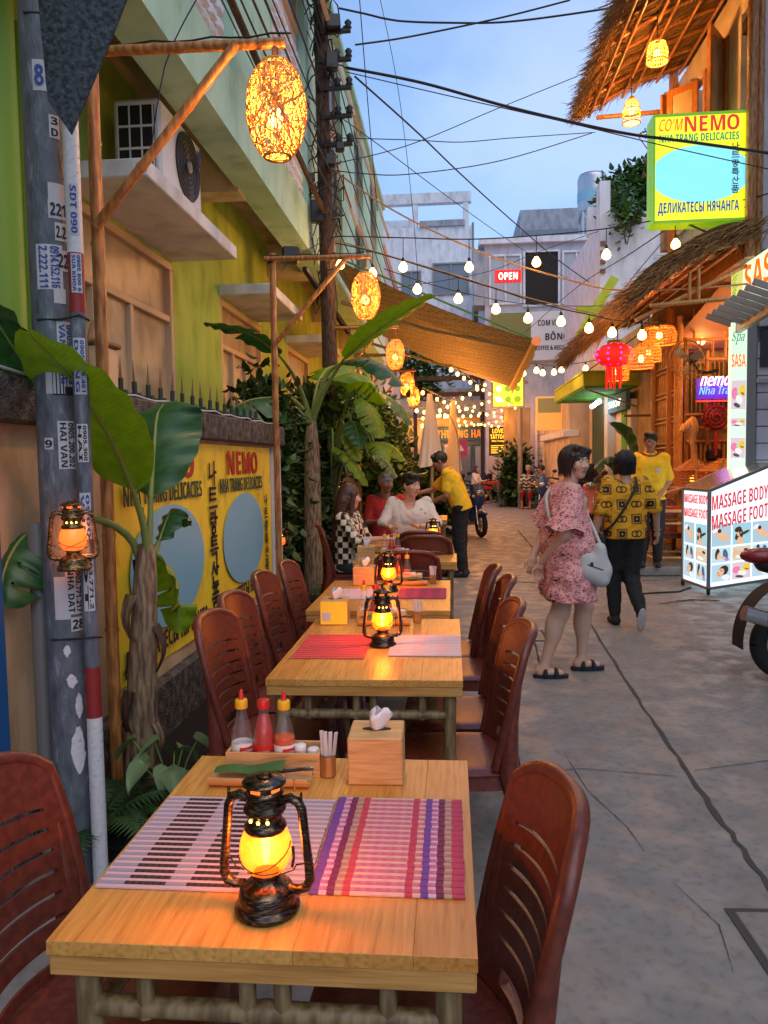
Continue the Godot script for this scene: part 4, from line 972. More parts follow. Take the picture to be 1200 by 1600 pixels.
func right_buildings() -> void:
	# lime fronted shop next to the restaurant
	var t := thing("green_shop", "shop with a lime green box canopy, green door and beige wall past the restaurant", "shop")
	part(t, "wall", bx(3.45, 5, 0, 3.9, -13.35, -17.0), M.tan_wall)
	part(t, "wall", bx(3.40, 5, 0, 3.9, -17.0, -19.4), M.cream_wall)
	part(t, "canopy", bx(2.45, 3.45, 2.84, 3.08, -14.6, -18.6, .01), M.lime_paint)
	part(t, "canopy_underside", bx(2.48, 3.44, 2.81, 2.838, -14.63, -18.57), M.green_paint)
	part(t, "canopy_rim", bx(2.43, 3.45, 3.08, 3.12, -14.57, -18.63, .006), M.lime_paint)
	var br := Geo.new(); br.bar(Vector3(2.5, 2.8, -14.7), Vector3(3.44, 2.45, -14.7), .03, .03); br.bar(Vector3(2.5, 3.1, -14.62), Vector3(3.44, 3.75, -14.62), .02, .02)
	part(t, "bracket", br, M.grey_metal)
	var teal := thing("shop_fascia", "long dark teal shop fascia board under the lime green canopy", "sign", Vector3(3.28, 2.58, -15.7))
	part(teal, "board", bx(-.04, .04, -.17, .17, -1.1, 1.0, .008), M.teal_wall)
	lettering(teal, "SHOP", M.sign_mint, .14, Transform3D(Basis(Vector3(0, 0, 1), Vector3.UP, Vector3(-1, 0, 0)), Vector3(-.043, 0, 0)), 1.2)
	# folded green shutters, door, posts
	for k in 7: part(t, "shutter_slat", bx(3.33, 3.40, .1, 2.7, -17.15 - k * .22, -17.33 - k * .22, .012), lazy("shutter_green", lin(.012, .06, .03)))
	part(t, "green_door_frame", bx(3.34, 3.47, 0, 2.55, -15.1, -15.55, .008), M.green_paint)
	part(t, "side_panel", bx(3.36, 3.46, 0, 2.5, -15.6, -16.1, .008), M.frame_tan)
	part(t, "white_post", bx(3.22, 3.44, 0, 2.8, -16.3, -16.62, .01), M.white_wall)
	part(t, "white_post", bx(3.33, 3.47, 0, 2.6, -14.7, -15.0, .01), M.white_wall)
	for k in 4:
		var bg := Geo.new(); bg.ell(Vector3.ZERO, Vector3(.05, .05, .05), 8, 6)
		var tube := part(t, "tube_light", bg, M.bulb_cold, Vector3(3.0 + k * .05, 2.66 - k * .0, -16.0 - k * .55))
		if k % 2 == 0: glow(t, tube.position + Vector3(0, -.09, 0), .12, Color(.9, .95, 1), .05)
	var tan_board := part(t, "steel_sign_frame", bx(3.40, 3.45, 2.0, 3.0, -13.5, -13.56), M.spike_rust)
	part(t, "steel_sign_frame", bx(2.85, 3.45, 2.95, 3.0, -13.5, -13.55), M.spike_rust); part(t, "steel_sign_frame", bx(2.95, 3.45, 2.2, 2.24, -13.5, -13.55), M.spike_rust)
	var pipe := Geo.new(); pipe.tube([Vector3(3.42, 0, -13.7), Vector3(3.42, 1.9, -13.7)], .025, 8); pipe.tube([Vector3(3.42, 0, -13.85), Vector3(3.42, 1.9, -13.85)], .025, 8)
	part(t, "wall_pipe", pipe, M.white_wall)
	# white shop further along, stepping into the alley
	var w := thing("white_shop", "low white shop front with a beige lit sign box near the bend", "shop")
	part(w, "wall", bx(2.95, 5, 0, 3.0, -19.6, -27.5), M.cream_wall)
	part(w, "cornice", bx(2.78, 3.2, 2.05, 2.22, -19.55, -24.6, .02), M.white_wall)
	part(w, "door_frame", bx(2.90, 2.96, 0, 2.0, -20.2, -20.3), M.white_wall); part(w, "door_frame", bx(2.90, 2.96, 0, 2.0, -21.6, -21.7), M.white_wall)
	for k in 3: part(w, "door_panel", bx(2.925, 2.955, .05, 1.95, -20.32 - k * .42, -20.70 - k * .42, .01), M.frame_tan)
	var nb := 0
	block_wall(w, -27.0, -24.8, .1, 2.9, 2.93, .5, .22, M.white_wall, 1)
	var sb := thing("lit_sign_box", "beige lit hanging sign box above the white shop door", "sign", Vector3(2.62, 2.72, -21.0))
	part(sb, "box", bx(-.34, .34, -.45, .45, -.1, .1, .012), emit(lazy("sign_beige", lin(.6, .4, .15)), Color(1, .62, .22), .38))
	part(sb, "upper_print", bx(-.30, .30, .02, .40, .101, .105), lazy("olive_print", lin(.3, .32, .14)))
	part(sb, "arm", bx(.34, .40, -.04, .04, -.02, .02), M.grey_metal)
	# green glazed upper house behind the lime canopy
	var gl := thing("roof_house", "white terraced house rising behind the thatched restaurant roof", "house")
	part(gl, "wall", bx(3.75, 7.5, 0, 7.45, -19.5, -26), M.white_wall)
	part(gl, "upper_wall", bx(5.9, 7.5, 7.45, 9.2, -20.5, -26), M.white_wall)
	part(gl, "terrace_wall", bx(3.7, 4.9, 7.45, 8.2, -21.4, -21.6), M.white_wall)
	part(gl, "side_pier", bx(3.65, 3.9, 4, 8.2, -19.45, -19.9), M.white_wall)
	for k in 4: part(gl, "vent_brick", bx(3.66, 3.78, 6.0 + k * .22, 6.1 + k * .22, -19.40, -19.46), M.spike_rust)
	# dark green roof frame under it
	part(gl, "green_gable", bx(2.95, 3.7, 4.9, 5.05, -18.5, -18.6), M.lime_paint)
	var gb := Geo.new(); gb.bar(Vector3(2.95, 4.3, -18.2), Vector3(3.75, 5.6, -18.2), .12, .2); part(gl, "green_rafter", gb, M.lime_paint)
	# grey metal post by the lime sign
	var gp := Geo.new(); gp.tube([Vector3.ZERO, Vector3(0, 4.4, 0)], .08, 12)
	single("steel_post", "tall grey steel post near the bend beside the lime green sign", "post", gp, M.grey_metal, Vector3(2.15, 0, -24.4))

func restaurant() -> void:
	var t := thing("bamboo_restaurant", "two storey bamboo fronted restaurant with two thatched roofs on the right", "restaurant")
	part(t, "floor_slab", bx(3.15, 7, 0, .14, -9.7, -13.3, .02), M.concrete_dark)
	part(t, "step", bx(2.25, 3.15, 0, .12, -9.9, -13.2, .02), M.concrete)
	part(t, "back_wall", bx(3.5, 7.2, .14, 4.0, -13.32, -13.5), M.tan_wall)
	part(t, "inner_wall", bx(7.0, 7.2, .14, 4.0, -9.7, -13.3), M.tan_wall)
	part(t, "ceiling", bx(3.5, 7.0, 3.75, 3.85, -9.6, -13.4), M.rafter)
	var slope := Geo.new(); slope.quad(Vector3(3.5, 3.25, -13.0), Vector3(5.5, 3.25, -13.0), Vector3(5.5, 3.7, -10.5), Vector3(3.5, 3.7, -10.5))
	slope.quad(Vector3(3.5, 3.7, -10.52), Vector3(5.5, 3.7, -10.52), Vector3(5.5, 3.25, -13.02), Vector3(3.5, 3.25, -13.02))
	part(t, "ceiling_panel", slope, lazy("orange_panel", lin(.46, .25, .10)))
	# bamboo screen on the street side: canes and paired rails
	var scr := Node3D.new(); scr.name = "bamboo_screen"; t.add_child(scr, true)
	part(scr, "backing", bx(3.52, 3.55, .14, 3.3, -12.05, -13.3), M.rafter)
	for k in 11:
		var g := Geo.new(); g.bamboo(Vector3(3.47, .14, -12.12 - k * .115), Vector3(3.47, 3.3, -12.12 - k * .115), .034, .45, 7)
		part(scr, "cane", g, M.bamboo_orange)
	for k in 8:
		for s in 2:
			var g := Geo.new(); g.bamboo(Vector3(3.42, .45 + k * .40 + s * .07, -12.0), Vector3(3.42, .45 + k * .40 + s * .07, -13.3), .020, .5, 6)
			part(scr, "rail", g, M.bamboo_orange)
	for z in [-11.98, -13.33]:
		var g := Geo.new(); g.bamboo(Vector3(3.40, .14, z), Vector3(3.40, 3.4, z), .055, .42, 9); part(scr, "post", g, M.bamboo_orange)
	for k in 8:
		for s in 2:
			var tie := Geo.new(); tie.tube([Vector3(3.40, .46 + k * .40 + s * .07, -13.33), Vector3(3.40, .49 + k * .40 + s * .07, -13.33)], .064, 9)
			part(scr, "rope_tie", tie, M.straw)
	# back wall: canes, green shutters, balustrade
	var bk := Node3D.new(); bk.name = "bamboo_back"; t.add_child(bk, true)
	for k in 26:
		var g := Geo.new(); g.bamboo(Vector3(3.62 + k * .075, .14, -13.27), Vector3(3.62 + k * .075, 1.75, -13.27), .032, .4, 6)
		part(bk, "cane", g, M.bamboo_orange)
	for s in 3:
		var g := Geo.new(); g.bamboo(Vector3(3.6, 1.76 + s * .22, -13.22), Vector3(5.6, 1.76 + s * .22, -13.22), .03, .5, 7); part(bk, "rail", g, M.bamboo_orange)
	for k in 6:
		var sh := Node3D.new(); sh.name = "shutter"; bk.add_child(sh, true)
		part(sh, "green_panel", bx(3.66 + k * .30, 3.92 + k * .30, 2.2, 3.05, -13.30, -13.28), lazy("shutter_back", lin(.07, .10, .025)))
		for c in 4:
			var g := Geo.new(); g.bamboo(Vector3(3.69 + k * .30 + c * .07, 2.2, -13.26), Vector3(3.69 + k * .30 + c * .07, 3.1, -13.26), .016, .4, 6); part(sh, "cane", g, M.bamboo_orange)
	for k in 4:
		var g := Geo.new(); g.bamboo(Vector3(3.63 + k * .6, 1.7, -13.21), Vector3(3.63 + k * .6, 3.7, -13.21), .035, .45, 8); part(bk, "post", g, M.bamboo_orange)
	var bal := Node3D.new(); bal.name = "balustrade"; t.add_child(bal, true)
	for y in [2.98, 3.28]:
		var g := Geo.new(); g.bamboo(Vector3(3.55, y, -12.2), Vector3(5.6, y, -12.2), .026, .45, 7); part(bal, "rail", g, M.bamboo_orange)
	for k in 11:
		var g := Geo.new(); g.bamboo(Vector3(3.6 + k * .19, 2.98, -12.2), Vector3(3.6 + k * .19, 3.28, -12.2), .017, .3, 6); part(bal, "baluster", g, M.bamboo_orange)
	for k in 5:
		var g := Geo.new(); g.bamboo(Vector3(3.7 + k * .45, 3.28, -12.2), Vector3(3.7 + k * .45, 3.75, -12.2), .02, .3, 6); part(bal, "hanger", g, M.bamboo_orange)
	# low bamboo counter on the street side
	var ct := Node3D.new(); ct.name = "counter"; t.add_child(ct, true)
	part(ct, "counter_top", bx(3.2, 3.62, 1.02, 1.07, -9.85, -11.9, .01), M.orange_wood)
	for k in 20:
		var g := Geo.new(); g.bamboo(Vector3(3.42, .14, -9.9 - k * .102), Vector3(3.42, 1.02, -9.9 - k * .102), .04, .4, 7); part(ct, "cane", g, M.bamboo_orange)
	# street side posts and the wall of the upper floor
	for q in [[3.41, -9.25, 7.2, M.bamboo, .06, 3.75], [3.52, -9.32, 7.4, M.bamboo, .05, 3.75], [3.42, -12.4, 7.4, M.orange_wood, .07, .14], [3.42, -11.95, 3.6, M.bamboo_orange, .05, .14]]:
		var g := Geo.new(); g.bamboo(Vector3(q[0], q[5], q[1]), Vector3(q[0], q[2], q[1]), q[4], .55, 10); part(t, "post", g, q[3])
	part(t, "upper_floor_beam", bx(3.38, 3.6, 3.78, 3.95, -9.4, -13.4), M.rafter)
	part(t, "balcony_panel", bx(3.46, 3.54, 3.95, 4.82, -9.5, -12.3), lazy("pale_green_panel", lin(.32, .42, .38)))
	for k in 6:
		part(t, "panel_batten", bx(3.44, 3.46, 3.95, 4.82, -9.55 - k * .5, -9.60 - k * .5), lazy("pale_green_panel", lin(.32, .42, .38)))
		part(t, "panel_slot", bx(3.452, 3.462, 4.15, 4.20, -9.70 - k * .5, -9.95 - k * .5), M.dark_inside)
	part(t, "sill_rail", bx(3.42, 3.58, 4.82, 4.90, -9.4, -12.4, .01), M.frame_tan)
	part(t, "upper_back_wall", bx(5.4, 5.5, 3.9, 7.9, -9.3, -13.4), M.tan_wall)
	part(t, "upper_end_wall", bx(3.5, 5.5, 4.9, 7.4, -13.2, -13.4), M.tan_wall)
	part(t, "upper_wall", bx(3.48, 3.56, 6.7, 7.15, -9.3, -12.6), M.cream_wall)
	part(t, "door_jamb", bx(3.46, 3.58, 4.9, 6.7, -9.75, -10.15), M.cream_wall)
	var fl := Geo.new(); B(fl, 3.40, 3.46, 6.35, 6.5, -9.42, -9.56, .01); part(t, "flood_light", fl, M.black_plastic)
	# orange shutters standing open on the upper floor
	for q in [[-10.35, .95, 5.62, .55, "window_shutter"], [-11.35, -.75, 5.62, .45, "window_shutter"], [-11.95, .5, 5.62, .45, "window_shutter"]]:
		var s := Node3D.new(); s.name = q[4]; t.add_child(s, true); s.position = Vector3(3.46, q[2], q[0]); s.rotation.y = q[1]
		var f := Geo.new(); var wd: float = q[3]
		B(f, -wd, 0, 0, .09, -.02, .02); B(f, -wd, 0, 1.0, 1.09, -.02, .02); B(f, -wd, -wd + .08, .09, 1.0, -.02, .02); B(f, -.08, 0, .09, 1.0, -.02, .02)
		part(s, "frame", f, M.orange_wood); part(s, "pane", bx(-wd + .08, -.08, .09, 1.0, -.008, .008), M.tan_pane)
	for z in [-10.2, -11.0, -11.7, -12.3]: part(t, "window_post", bx(3.44, 3.56, 4.9, 6.7, z, z - .1, .008), M.orange_wood)
	# roofs
	thatch_roof(t, "lower_roof", Vector3(2.08, 3.30, -9.2), Vector3(3.5, 4.02, -9.2), 5.3, .55, 77)
	thatch_roof(t, "upper_roof", Vector3(1.95, 6.62, -7.6), Vector3(3.75, 7.35, -7.6), 4.5, .3, 78)
	var lb := Geo.new(); lb.bamboo(Vector3(2.2, 6.55, -12.0), Vector3(3.5, 6.6, -12.0), .035, .4, 8); part(t, "tie_beam", lb, M.bamboo)
	for q in [[2.3, 3.25, -9.25, 3.45, 3.32, -9.25, .028], [2.75, 3.27, -9.25, 2.75, 3.62, -9.25, .02], [2.85, 3.27, -9.25, 2.85, 3.66, -9.25, .02], [2.15, 3.1, -9.3, 3.4, 3.68, -9.3, .024]]:
		var g := Geo.new(); g.bamboo(Vector3(q[0], q[1], q[2]), Vector3(q[3], q[4], q[5]), q[6], .4, 7); part(t, "truss_cane", g, M.bamboo_orange)
	# trailing plant under the upper roof
	leaf_cloud("hanging_plant", "dark trailing plant hanging between the upper thatch and the yellow sign", "plant", [[Vector3(3.1, 6.35, -12.4), Vector3(.14, .22, .2), 80]], "leaf_dark", .06, 401)

	# things hung or standing there
	var red := thing("red_lantern", "red paper lantern ringed with pink fairy lights and a red tassel", "lantern", Vector3(2.16, 2.86, -10.5))
	var rg := Geo.new(); rg.lathe([Vector2(.06, -.15), Vector2(.15, -.13), Vector2(.23, -.06), Vector2(.245, 0), Vector2(.23, .06), Vector2(.15, .13), Vector2(.06, .15)], 20); part(red, "shade", rg, M.red_shade)
	var pd := Geo.new(); pd.ell(Vector3.ZERO, Vector3.ONE * .017, 6, 4); var pdm := pd.mesh()
	for k in 9:
		for s in 5:
			var a := TAU * k / 9; var b := -1.0 + s * .5
			part(red, "fairy_light", pdm, M.pink_lights, Vector3(cos(a) * .25 * cos(b), .145 * sin(b), sin(a) * .25 * cos(b)))
	part(red, "cap", (func(): var g := Geo.new(); g.lathe([Vector2(.09, .15), Vector2(.09, .19), Vector2(0, .2)], 14); return g).call(), M.gold)
	for k in 14:
		var g := Geo.new(); var a := TAU * k / 14; g.tube([Vector3(cos(a) * .09, -.15, sin(a) * .09), Vector3(cos(a) * .10, -.32 - .06 * (k % 3), sin(a) * .10)], .016, 5); part(red, "tassel", g, M.red_shade)
	var crd := Geo.new(); crd.tube([Vector3(0, .2, 0), Vector3(0, .62, 0)], .006, 5); part(red, "cord", crd, M.cable)
	glow(red, Vector3(0, -.5, .3), .12, Color(1, .15, .2), .1)
	basket_lamp("drum_lamp", "wide flattened bamboo basket lamp, rightmost under the lower thatch", Vector3(2.74, 3.10, -10.5), [Vector2(.10, .12), Vector2(.19, .10), Vector2(.22, 0), Vector2(.20, -.11)], .35)
	basket_lamp("basket_lamp", "straight sided bamboo basket lamp left of the wide drum lamp", Vector3(2.63, 2.90, -10.6), [Vector2(.05, .16), Vector2(.13, .11), Vector2(.16, 0), Vector2(.16, -.12)], .35)
	basket_lamp("basket_lamp", "bamboo basket lamp with crossed weave, second from the red lantern", Vector3(2.46, 2.78, -10.3), [Vector2(.05, .16), Vector2(.13, .11), Vector2(.16, 0), Vector2(.16, -.12)], .3)
	basket_lamp("basket_lamp", "bamboo basket lamp hanging right beside the red lantern tassel", Vector3(2.35, 2.72, -11.2), [Vector2(.05, .14), Vector2(.13, .10), Vector2(.16, 0), Vector2(.15, -.12)], .3)
	basket_lamp("basket_lamp", "small bamboo basket lamp high under the upper thatched roof", Vector3(2.56, 6.44, -10.0), [Vector2(.04, .14), Vector2(.10, .11), Vector2(.125, .02), Vector2(.13, -.11)], 1.9)
	basket_lamp("basket_lamp", "small bell shaped basket lamp at the far end of the upper thatch", Vector3(2.596, 6.40, -11.5), [Vector2(.03, .19), Vector2(.09, .12), Vector2(.125, 0), Vector2(.12, -.16)], 1.5)
	# wall fan on its arm
	var fan := thing("wall_fan", "black caged wall fan tilted down on an arm by the neon sign", "fan", Vector3(3.02, 2.74, -10.2))
	var cage := Node3D.new(); cage.name = "cage"; fan.add_child(cage); cage.rotation = Vector3(.25, -.75, .25)
	for k in 5:
		var ring := []
		var rr := .06 + k * .045
		for s in 25: ring.append(Vector3(cos(TAU * s / 24) * rr, sin(TAU * s / 24) * rr, .09 - .02 * k))
		var g := Geo.new(); g.tube(ring, .004 if k < 4 else .009, 5, false); part(cage, "ring", g, M.spike_rust)
	for k in 18:
		var a := TAU * k / 18; var g := Geo.new(); g.tube([Vector3(0, 0, .1), Vector3(cos(a) * .16, sin(a) * .16, .07), Vector3(cos(a) * .245, sin(a) * .245, 0), Vector3(cos(a) * .15, sin(a) * .15, -.07)], .0025, 4); part(cage, "wire", g, M.spike_rust)
	for k in 3:
		var bl := PackedVector3Array()
		for j in 5:
			for i in 5:
				var r := .03 + .17 * j / 4.0; var a := TAU * k / 3 + (i / 4.0 - .5) * (1.0 - .1 * j) ; bl.append(Vector3(cos(a) * r, sin(a) * r, .02 * (i - 2) / 2.0))
		var g := Geo.new(); g.grid(bl, 5, 5); part(cage, "blade", g, M.pane_grey)
	var mo := Geo.new(); mo.lathe([Vector2(.0, -.22), Vector2(.05, -.21), Vector2(.075, -.15), Vector2(.075, -.06), Vector2(.03, -.02)], 16); part(cage, "motor", mo, M.black_plastic, Vector3.ZERO, Vector3(PI / 2, 0, 0))
	var arm := Geo.new(); arm.tube([Vector3(.11, -.04, -.12), Vector3(.17, -.14, -.1), Vector3(.25, -.17, -.05), Vector3(.38, -.14, .0)], .02, 8); part(fan, "arm", arm, M.black_plastic)
	# neon sign inside
	var ne := thing("neon_sign", "pink and blue neon name sign inside the bamboo restaurant", "neon sign", Vector3(4.22, 2.62, -12.8))
	part(ne, "pane", bx(-.30, .42, -.20, .14, -.02, .0, .004), M.neon_pane)
	lettering(ne, "nemo", M.neon_white, .15, Transform3D(Basis(Vector3(1, 0, 0), Vector3(.25, 1, 0), Vector3.BACK), Vector3(.0, .085, .012)), .44, font_plain, .02)
	lettering(ne, "Nha Trang", M.neon_blue, .17, Transform3D(Basis(Vector3(1, 0, 0), Vector3(.2, 1, 0), Vector3.BACK), Vector3(.06, -.08, .02)), .62, font_plain, .02)
	var ns := Geo.new(); B(ns, -.30, .42, -.24, -.22, 0, .02); part(ne, "neon_tube", ns, M.neon_red)
	glow(ne, Vector3(.05, -.05, .3), .12, Color(.5, .25, 1), .15)
	var md := thing("red_medallion", "round red hanging medallion decoration below the neon sign", "decoration", Vector3(4.27, 2.14, -12.9))
	for k in 3:
		var g := Geo.new(); g.lathe([Vector2(.05 + k * .06, -.025), Vector2(.09 + k * .06, 0), Vector2(.05 + k * .06, .025)], 20); part(md, "ring", g, M.red_cloth if k != 1 else M.gold, Vector3.ZERO, Vector3(PI / 2, 0, 0))
	for k in 12:
		var g := Geo.new(); g.tube([Vector3(cos(TAU * k / 12) * .06, sin(TAU * k / 12) * .06, 0), Vector3(cos(TAU * k / 12) * .25, sin(TAU * k / 12) * .25, 0)], .012, 5); part(md, "spoke", g, M.red_cloth)
	var tas := Geo.new(); tas.tube([Vector3(0, -.25, 0), Vector3(0, -.62, 0)], .03, 8); part(md, "tassel", tas, M.red_cloth)
	for q in [[3.33, -10.95, 0.0, "glowing slatted hut lantern on the bamboo counter, left one"], [3.42, -10.05, .3, "glowing slatted hut lantern on the bamboo counter beside the spa column"]]: hut_lantern(Vector3(q[0], 1.07, q[1]), q[2], q[3])
	var hp := thing("carved_pole", "tall slim orange wooden pole with a carved flared top on the counter", "pole", Vector3(3.30, 1.07, -10.75))
	var hg := Geo.new(); hg.tube([Vector3(.02, 0, 0), Vector3(.0, .35, 0), Vector3(-.05, .62, 0), Vector3(-.05, .72, 0)], [.035, .032, .035, .06], 10); part(hp, "shaft", hg, M.bamboo_orange)
	var hh := Geo.new(); hh.tube([Vector3(-.05, .70, 0), Vector3(-.06, .80, 0), Vector3(-.06, .90, 0), Vector3(-.04, .97, 0)], [.05, .09, .08, .03], 12); hh.tube([Vector3(-.08, .86, .03), Vector3(-.17, .83, .05), Vector3(-.22, .78, .05)], [.05, .06, .02], 10); part(hp, "flared_top", hh, M.bamboo_orange)
	var spk := Geo.new(); B(spk, -.12, .12, -.10, .10, -.06, .06, .04)
	single("hung_speaker", "black rounded speaker hung on the bamboo wall inside the restaurant", "loudspeaker", spk, M.black_plastic, Vector3(4.25, 1.53, -12.95))
	for q in [[Vector3(4.3, 3.2, -11.3), .9], [Vector3(3.9, 3.3, -12.5), .5], [Vector3(5.4, 3.1, -10.6), .6]]:
		var lb2 := thing("ceiling_lamp", ["round warm ceiling lamp over the middle of the restaurant", "round warm ceiling lamp by the bamboo back wall", "round warm ceiling lamp deep at the right of the restaurant"][0 if q[1] == .9 else 1 if q[1] == .5 else 2], "ceiling lamp", q[0])
		var g := Geo.new(); g.ell(Vector3.ZERO, Vector3(.06, .06, .06), 12, 8); part(lb2, "bulb", g, M.bulb)
		var c := Geo.new(); c.tube([Vector3(0, .06, 0), Vector3(0, .5, 0)], .012, 6); part(lb2, "rod", c, M.grey_metal)
		glow(lb2, Vector3.ZERO, q[1], Color(1, .68, .34), .06)

	# street lightbox
	var s := thing("lightbox_sign", "bright yellow illuminated restaurant lightbox hung from the bamboo post", "sign", Vector3(2.87, 4.80, -9.3))
	part(s, "box", bx(-.515, .515, -.595, .595, -.26, 0, .012), M.sign_yellow)
	var fr := Geo.new(); B(fr, -.53, .53, .58, .61, -.27, .012); B(fr, -.53, .53, -.61, -.58, -.27, .012); B(fr, -.53, -.505, -.58, .58, -.27, .010); B(fr, .505, .53, -.58, .58, -.27, .010)
	part(s, "frame", fr, M.sign_leaf)
	var pl := []
	for k in 48: pl.append(Vector2(clampf(cos(TAU * k / 48) * .56, -.5, .5), -.07 + sin(TAU * k / 48) * .32))
	var ov := Geo.new(); ov.prism(pl, .003); part(s, "oval", ov, M.sign_sky, Vector3(0, 0, .002))
	var X0 := func(x: float, y: float) -> Transform3D: return Transform3D(Basis(), Vector3(x, y, .008))
	lettering(s, "CO'M", M.sign_red, .13, Transform3D(Basis(Vector3(1, 0, 0), Vector3(.15, 1, 0), Vector3.BACK), Vector3(-.335, .485, .010)), .25, font_plain)
	lettering(s, "NEMO", M.sign_red, .17, X0.call(.12, .485), .60)
	lettering(s, "NHA TRANG DELICACIES", M.sign_teal, .085, X0.call(-.02, .335), .88)
	lettering(s, "ДЕЛИКАТЕСЫ НЯЧАНГА", M.sign_navy, .15, X0.call(-.02, -.455), .90)
	var k := 0
	for q in ["na", "teu", "rang", "teuk", "san", "pum"]:
		hangul(s, SYL[q], M.sign_dark, .078, X0.call(.385, .22 - k * .096), .13); k += 1
	var side := Basis(Vector3(0, 0, -1), Vector3.UP, Vector3(-1, 0, 0))
	side = Basis(Vector3(0, 0, 1), Vector3.UP, Vector3(-1, 0, 0))
	lettering(s, "NHA TRANG DELICACIES", M.sign_leaf, .10, Transform3D(side * Basis(Vector3.BACK, PI / 2), Vector3(-.533, 0, -.13)), 1.0)
	for y in [.3, -.5]: part(s, "arm", bx(.53, .62, y - .02, y + .02, -.15, -.11), M.grey_metal)
	var st := Geo.new(); st.tube([Vector3(-.1, -.6, -.1), Vector3(.5, -.95, .05)], .012, 6); part(s, "stay", st, M.cable)
	var al := AreaLight3D.new(); al.name = "lamp"; s.add_child(al); al.position = Vector3(0, 0, .05); al.rotation.y = PI; al.area_size = Vector2(1.0, 1.15); al.light_energy = .55; al.light_color = Color(.9, .95, .5); al.shadow_enabled = true

func basket_lamp(called: String, label: String, at: Vector3, prof: Array, e: float) -> void:
	var t := thing(called, label, "lamp", at)
	var g := Geo.new()
	# upright splints and hoops of a woven shade
	for k in 28:
		var a := TAU * k / 28; var p := []
		for q in prof: p.append(Vector3(cos(a) * q.x, q.y, sin(a) * q.x))
		g.tube(p, .0045, 4, false)
	for j in 9:
		var f := j / 8.0 * (prof.size() - 1); var i0 := mini(int(f), prof.size() - 2); var q: Vector2 = prof[i0].lerp(prof[i0 + 1], f - i0)
		var ring := []
		for s in 25: ring.append(Vector3(cos(TAU * s / 24) * q.x, q.y, sin(TAU * s / 24) * q.x))
		g.tube(ring, .006 if j % 8 else .010, 4, false)
	part(t, "woven_shade", g, M.wicker)
	var b := Geo.new(); b.ell(Vector3.ZERO, Vector3(.04, .05, .04), 10, 8); part(t, "bulb", b, M.bulb, Vector3(0, .0, 0))
	var c := Geo.new(); c.tube([Vector3(0, .04, 0), Vector3(0, prof[0].y + .02, 0), Vector3(0, prof[0].y + .45, 0)], .007, 6); part(t, "cord", c, M.cable)
	glow(t, Vector3.ZERO, e, Color(1, .66, .30), .05)

func hut_lantern(at: Vector3, turn: float, label: String) -> void:
	var t := thing("hut_lantern", label, "lantern", at, turn)
	part(t, "base", bx(-.17, .17, 0, .02, -.17, .17, .006), M.orange_wood)
	for k in 5:
		var g := Geo.new()
		for s in [-1.0, 1.0]:
			g.box(Vector3(0, .045 + k * .04, s * .155), Vector3(.33, .022, .016), .004); g.box(Vector3(s * .155, .045 + k * .04, 0), Vector3(.016, .022, .29), .004)
		part(t, "slat_course", g, M.orange_wood)
	for sx in [-1.0, 1.0]:
		for sz in [-1.0, 1.0]: part(t, "corner_post", bx(sx * .135, sx * .165, .02, .24, sz * .135, sz * .165), M.orange_wood)
	for s in 4:
		for k in 5:
			var w := .46 - k * .085
			var g := Geo.new(); g.box(Vector3(0, 0, 0), Vector3(w, .012, .05), .003)
			var o := part(t, "roof_slat", g, M.orange_wood)
			o.transform = Transform3D(Basis(Vector3.UP, s * PI / 2), Vector3.ZERO) * Transform3D(Basis(Vector3.RIGHT, .62), Vector3(0, .26 + k * .032, .215 - k * .043))
	var b := Geo.new(); b.ell(Vector3(0, .12, 0), Vector3(.05, .06, .05), 10, 8); part(t, "bulb", b, M.hut_glow)
	glow(t, Vector3(0, .12, 0), .06, Color(1, .6, .2), .05)

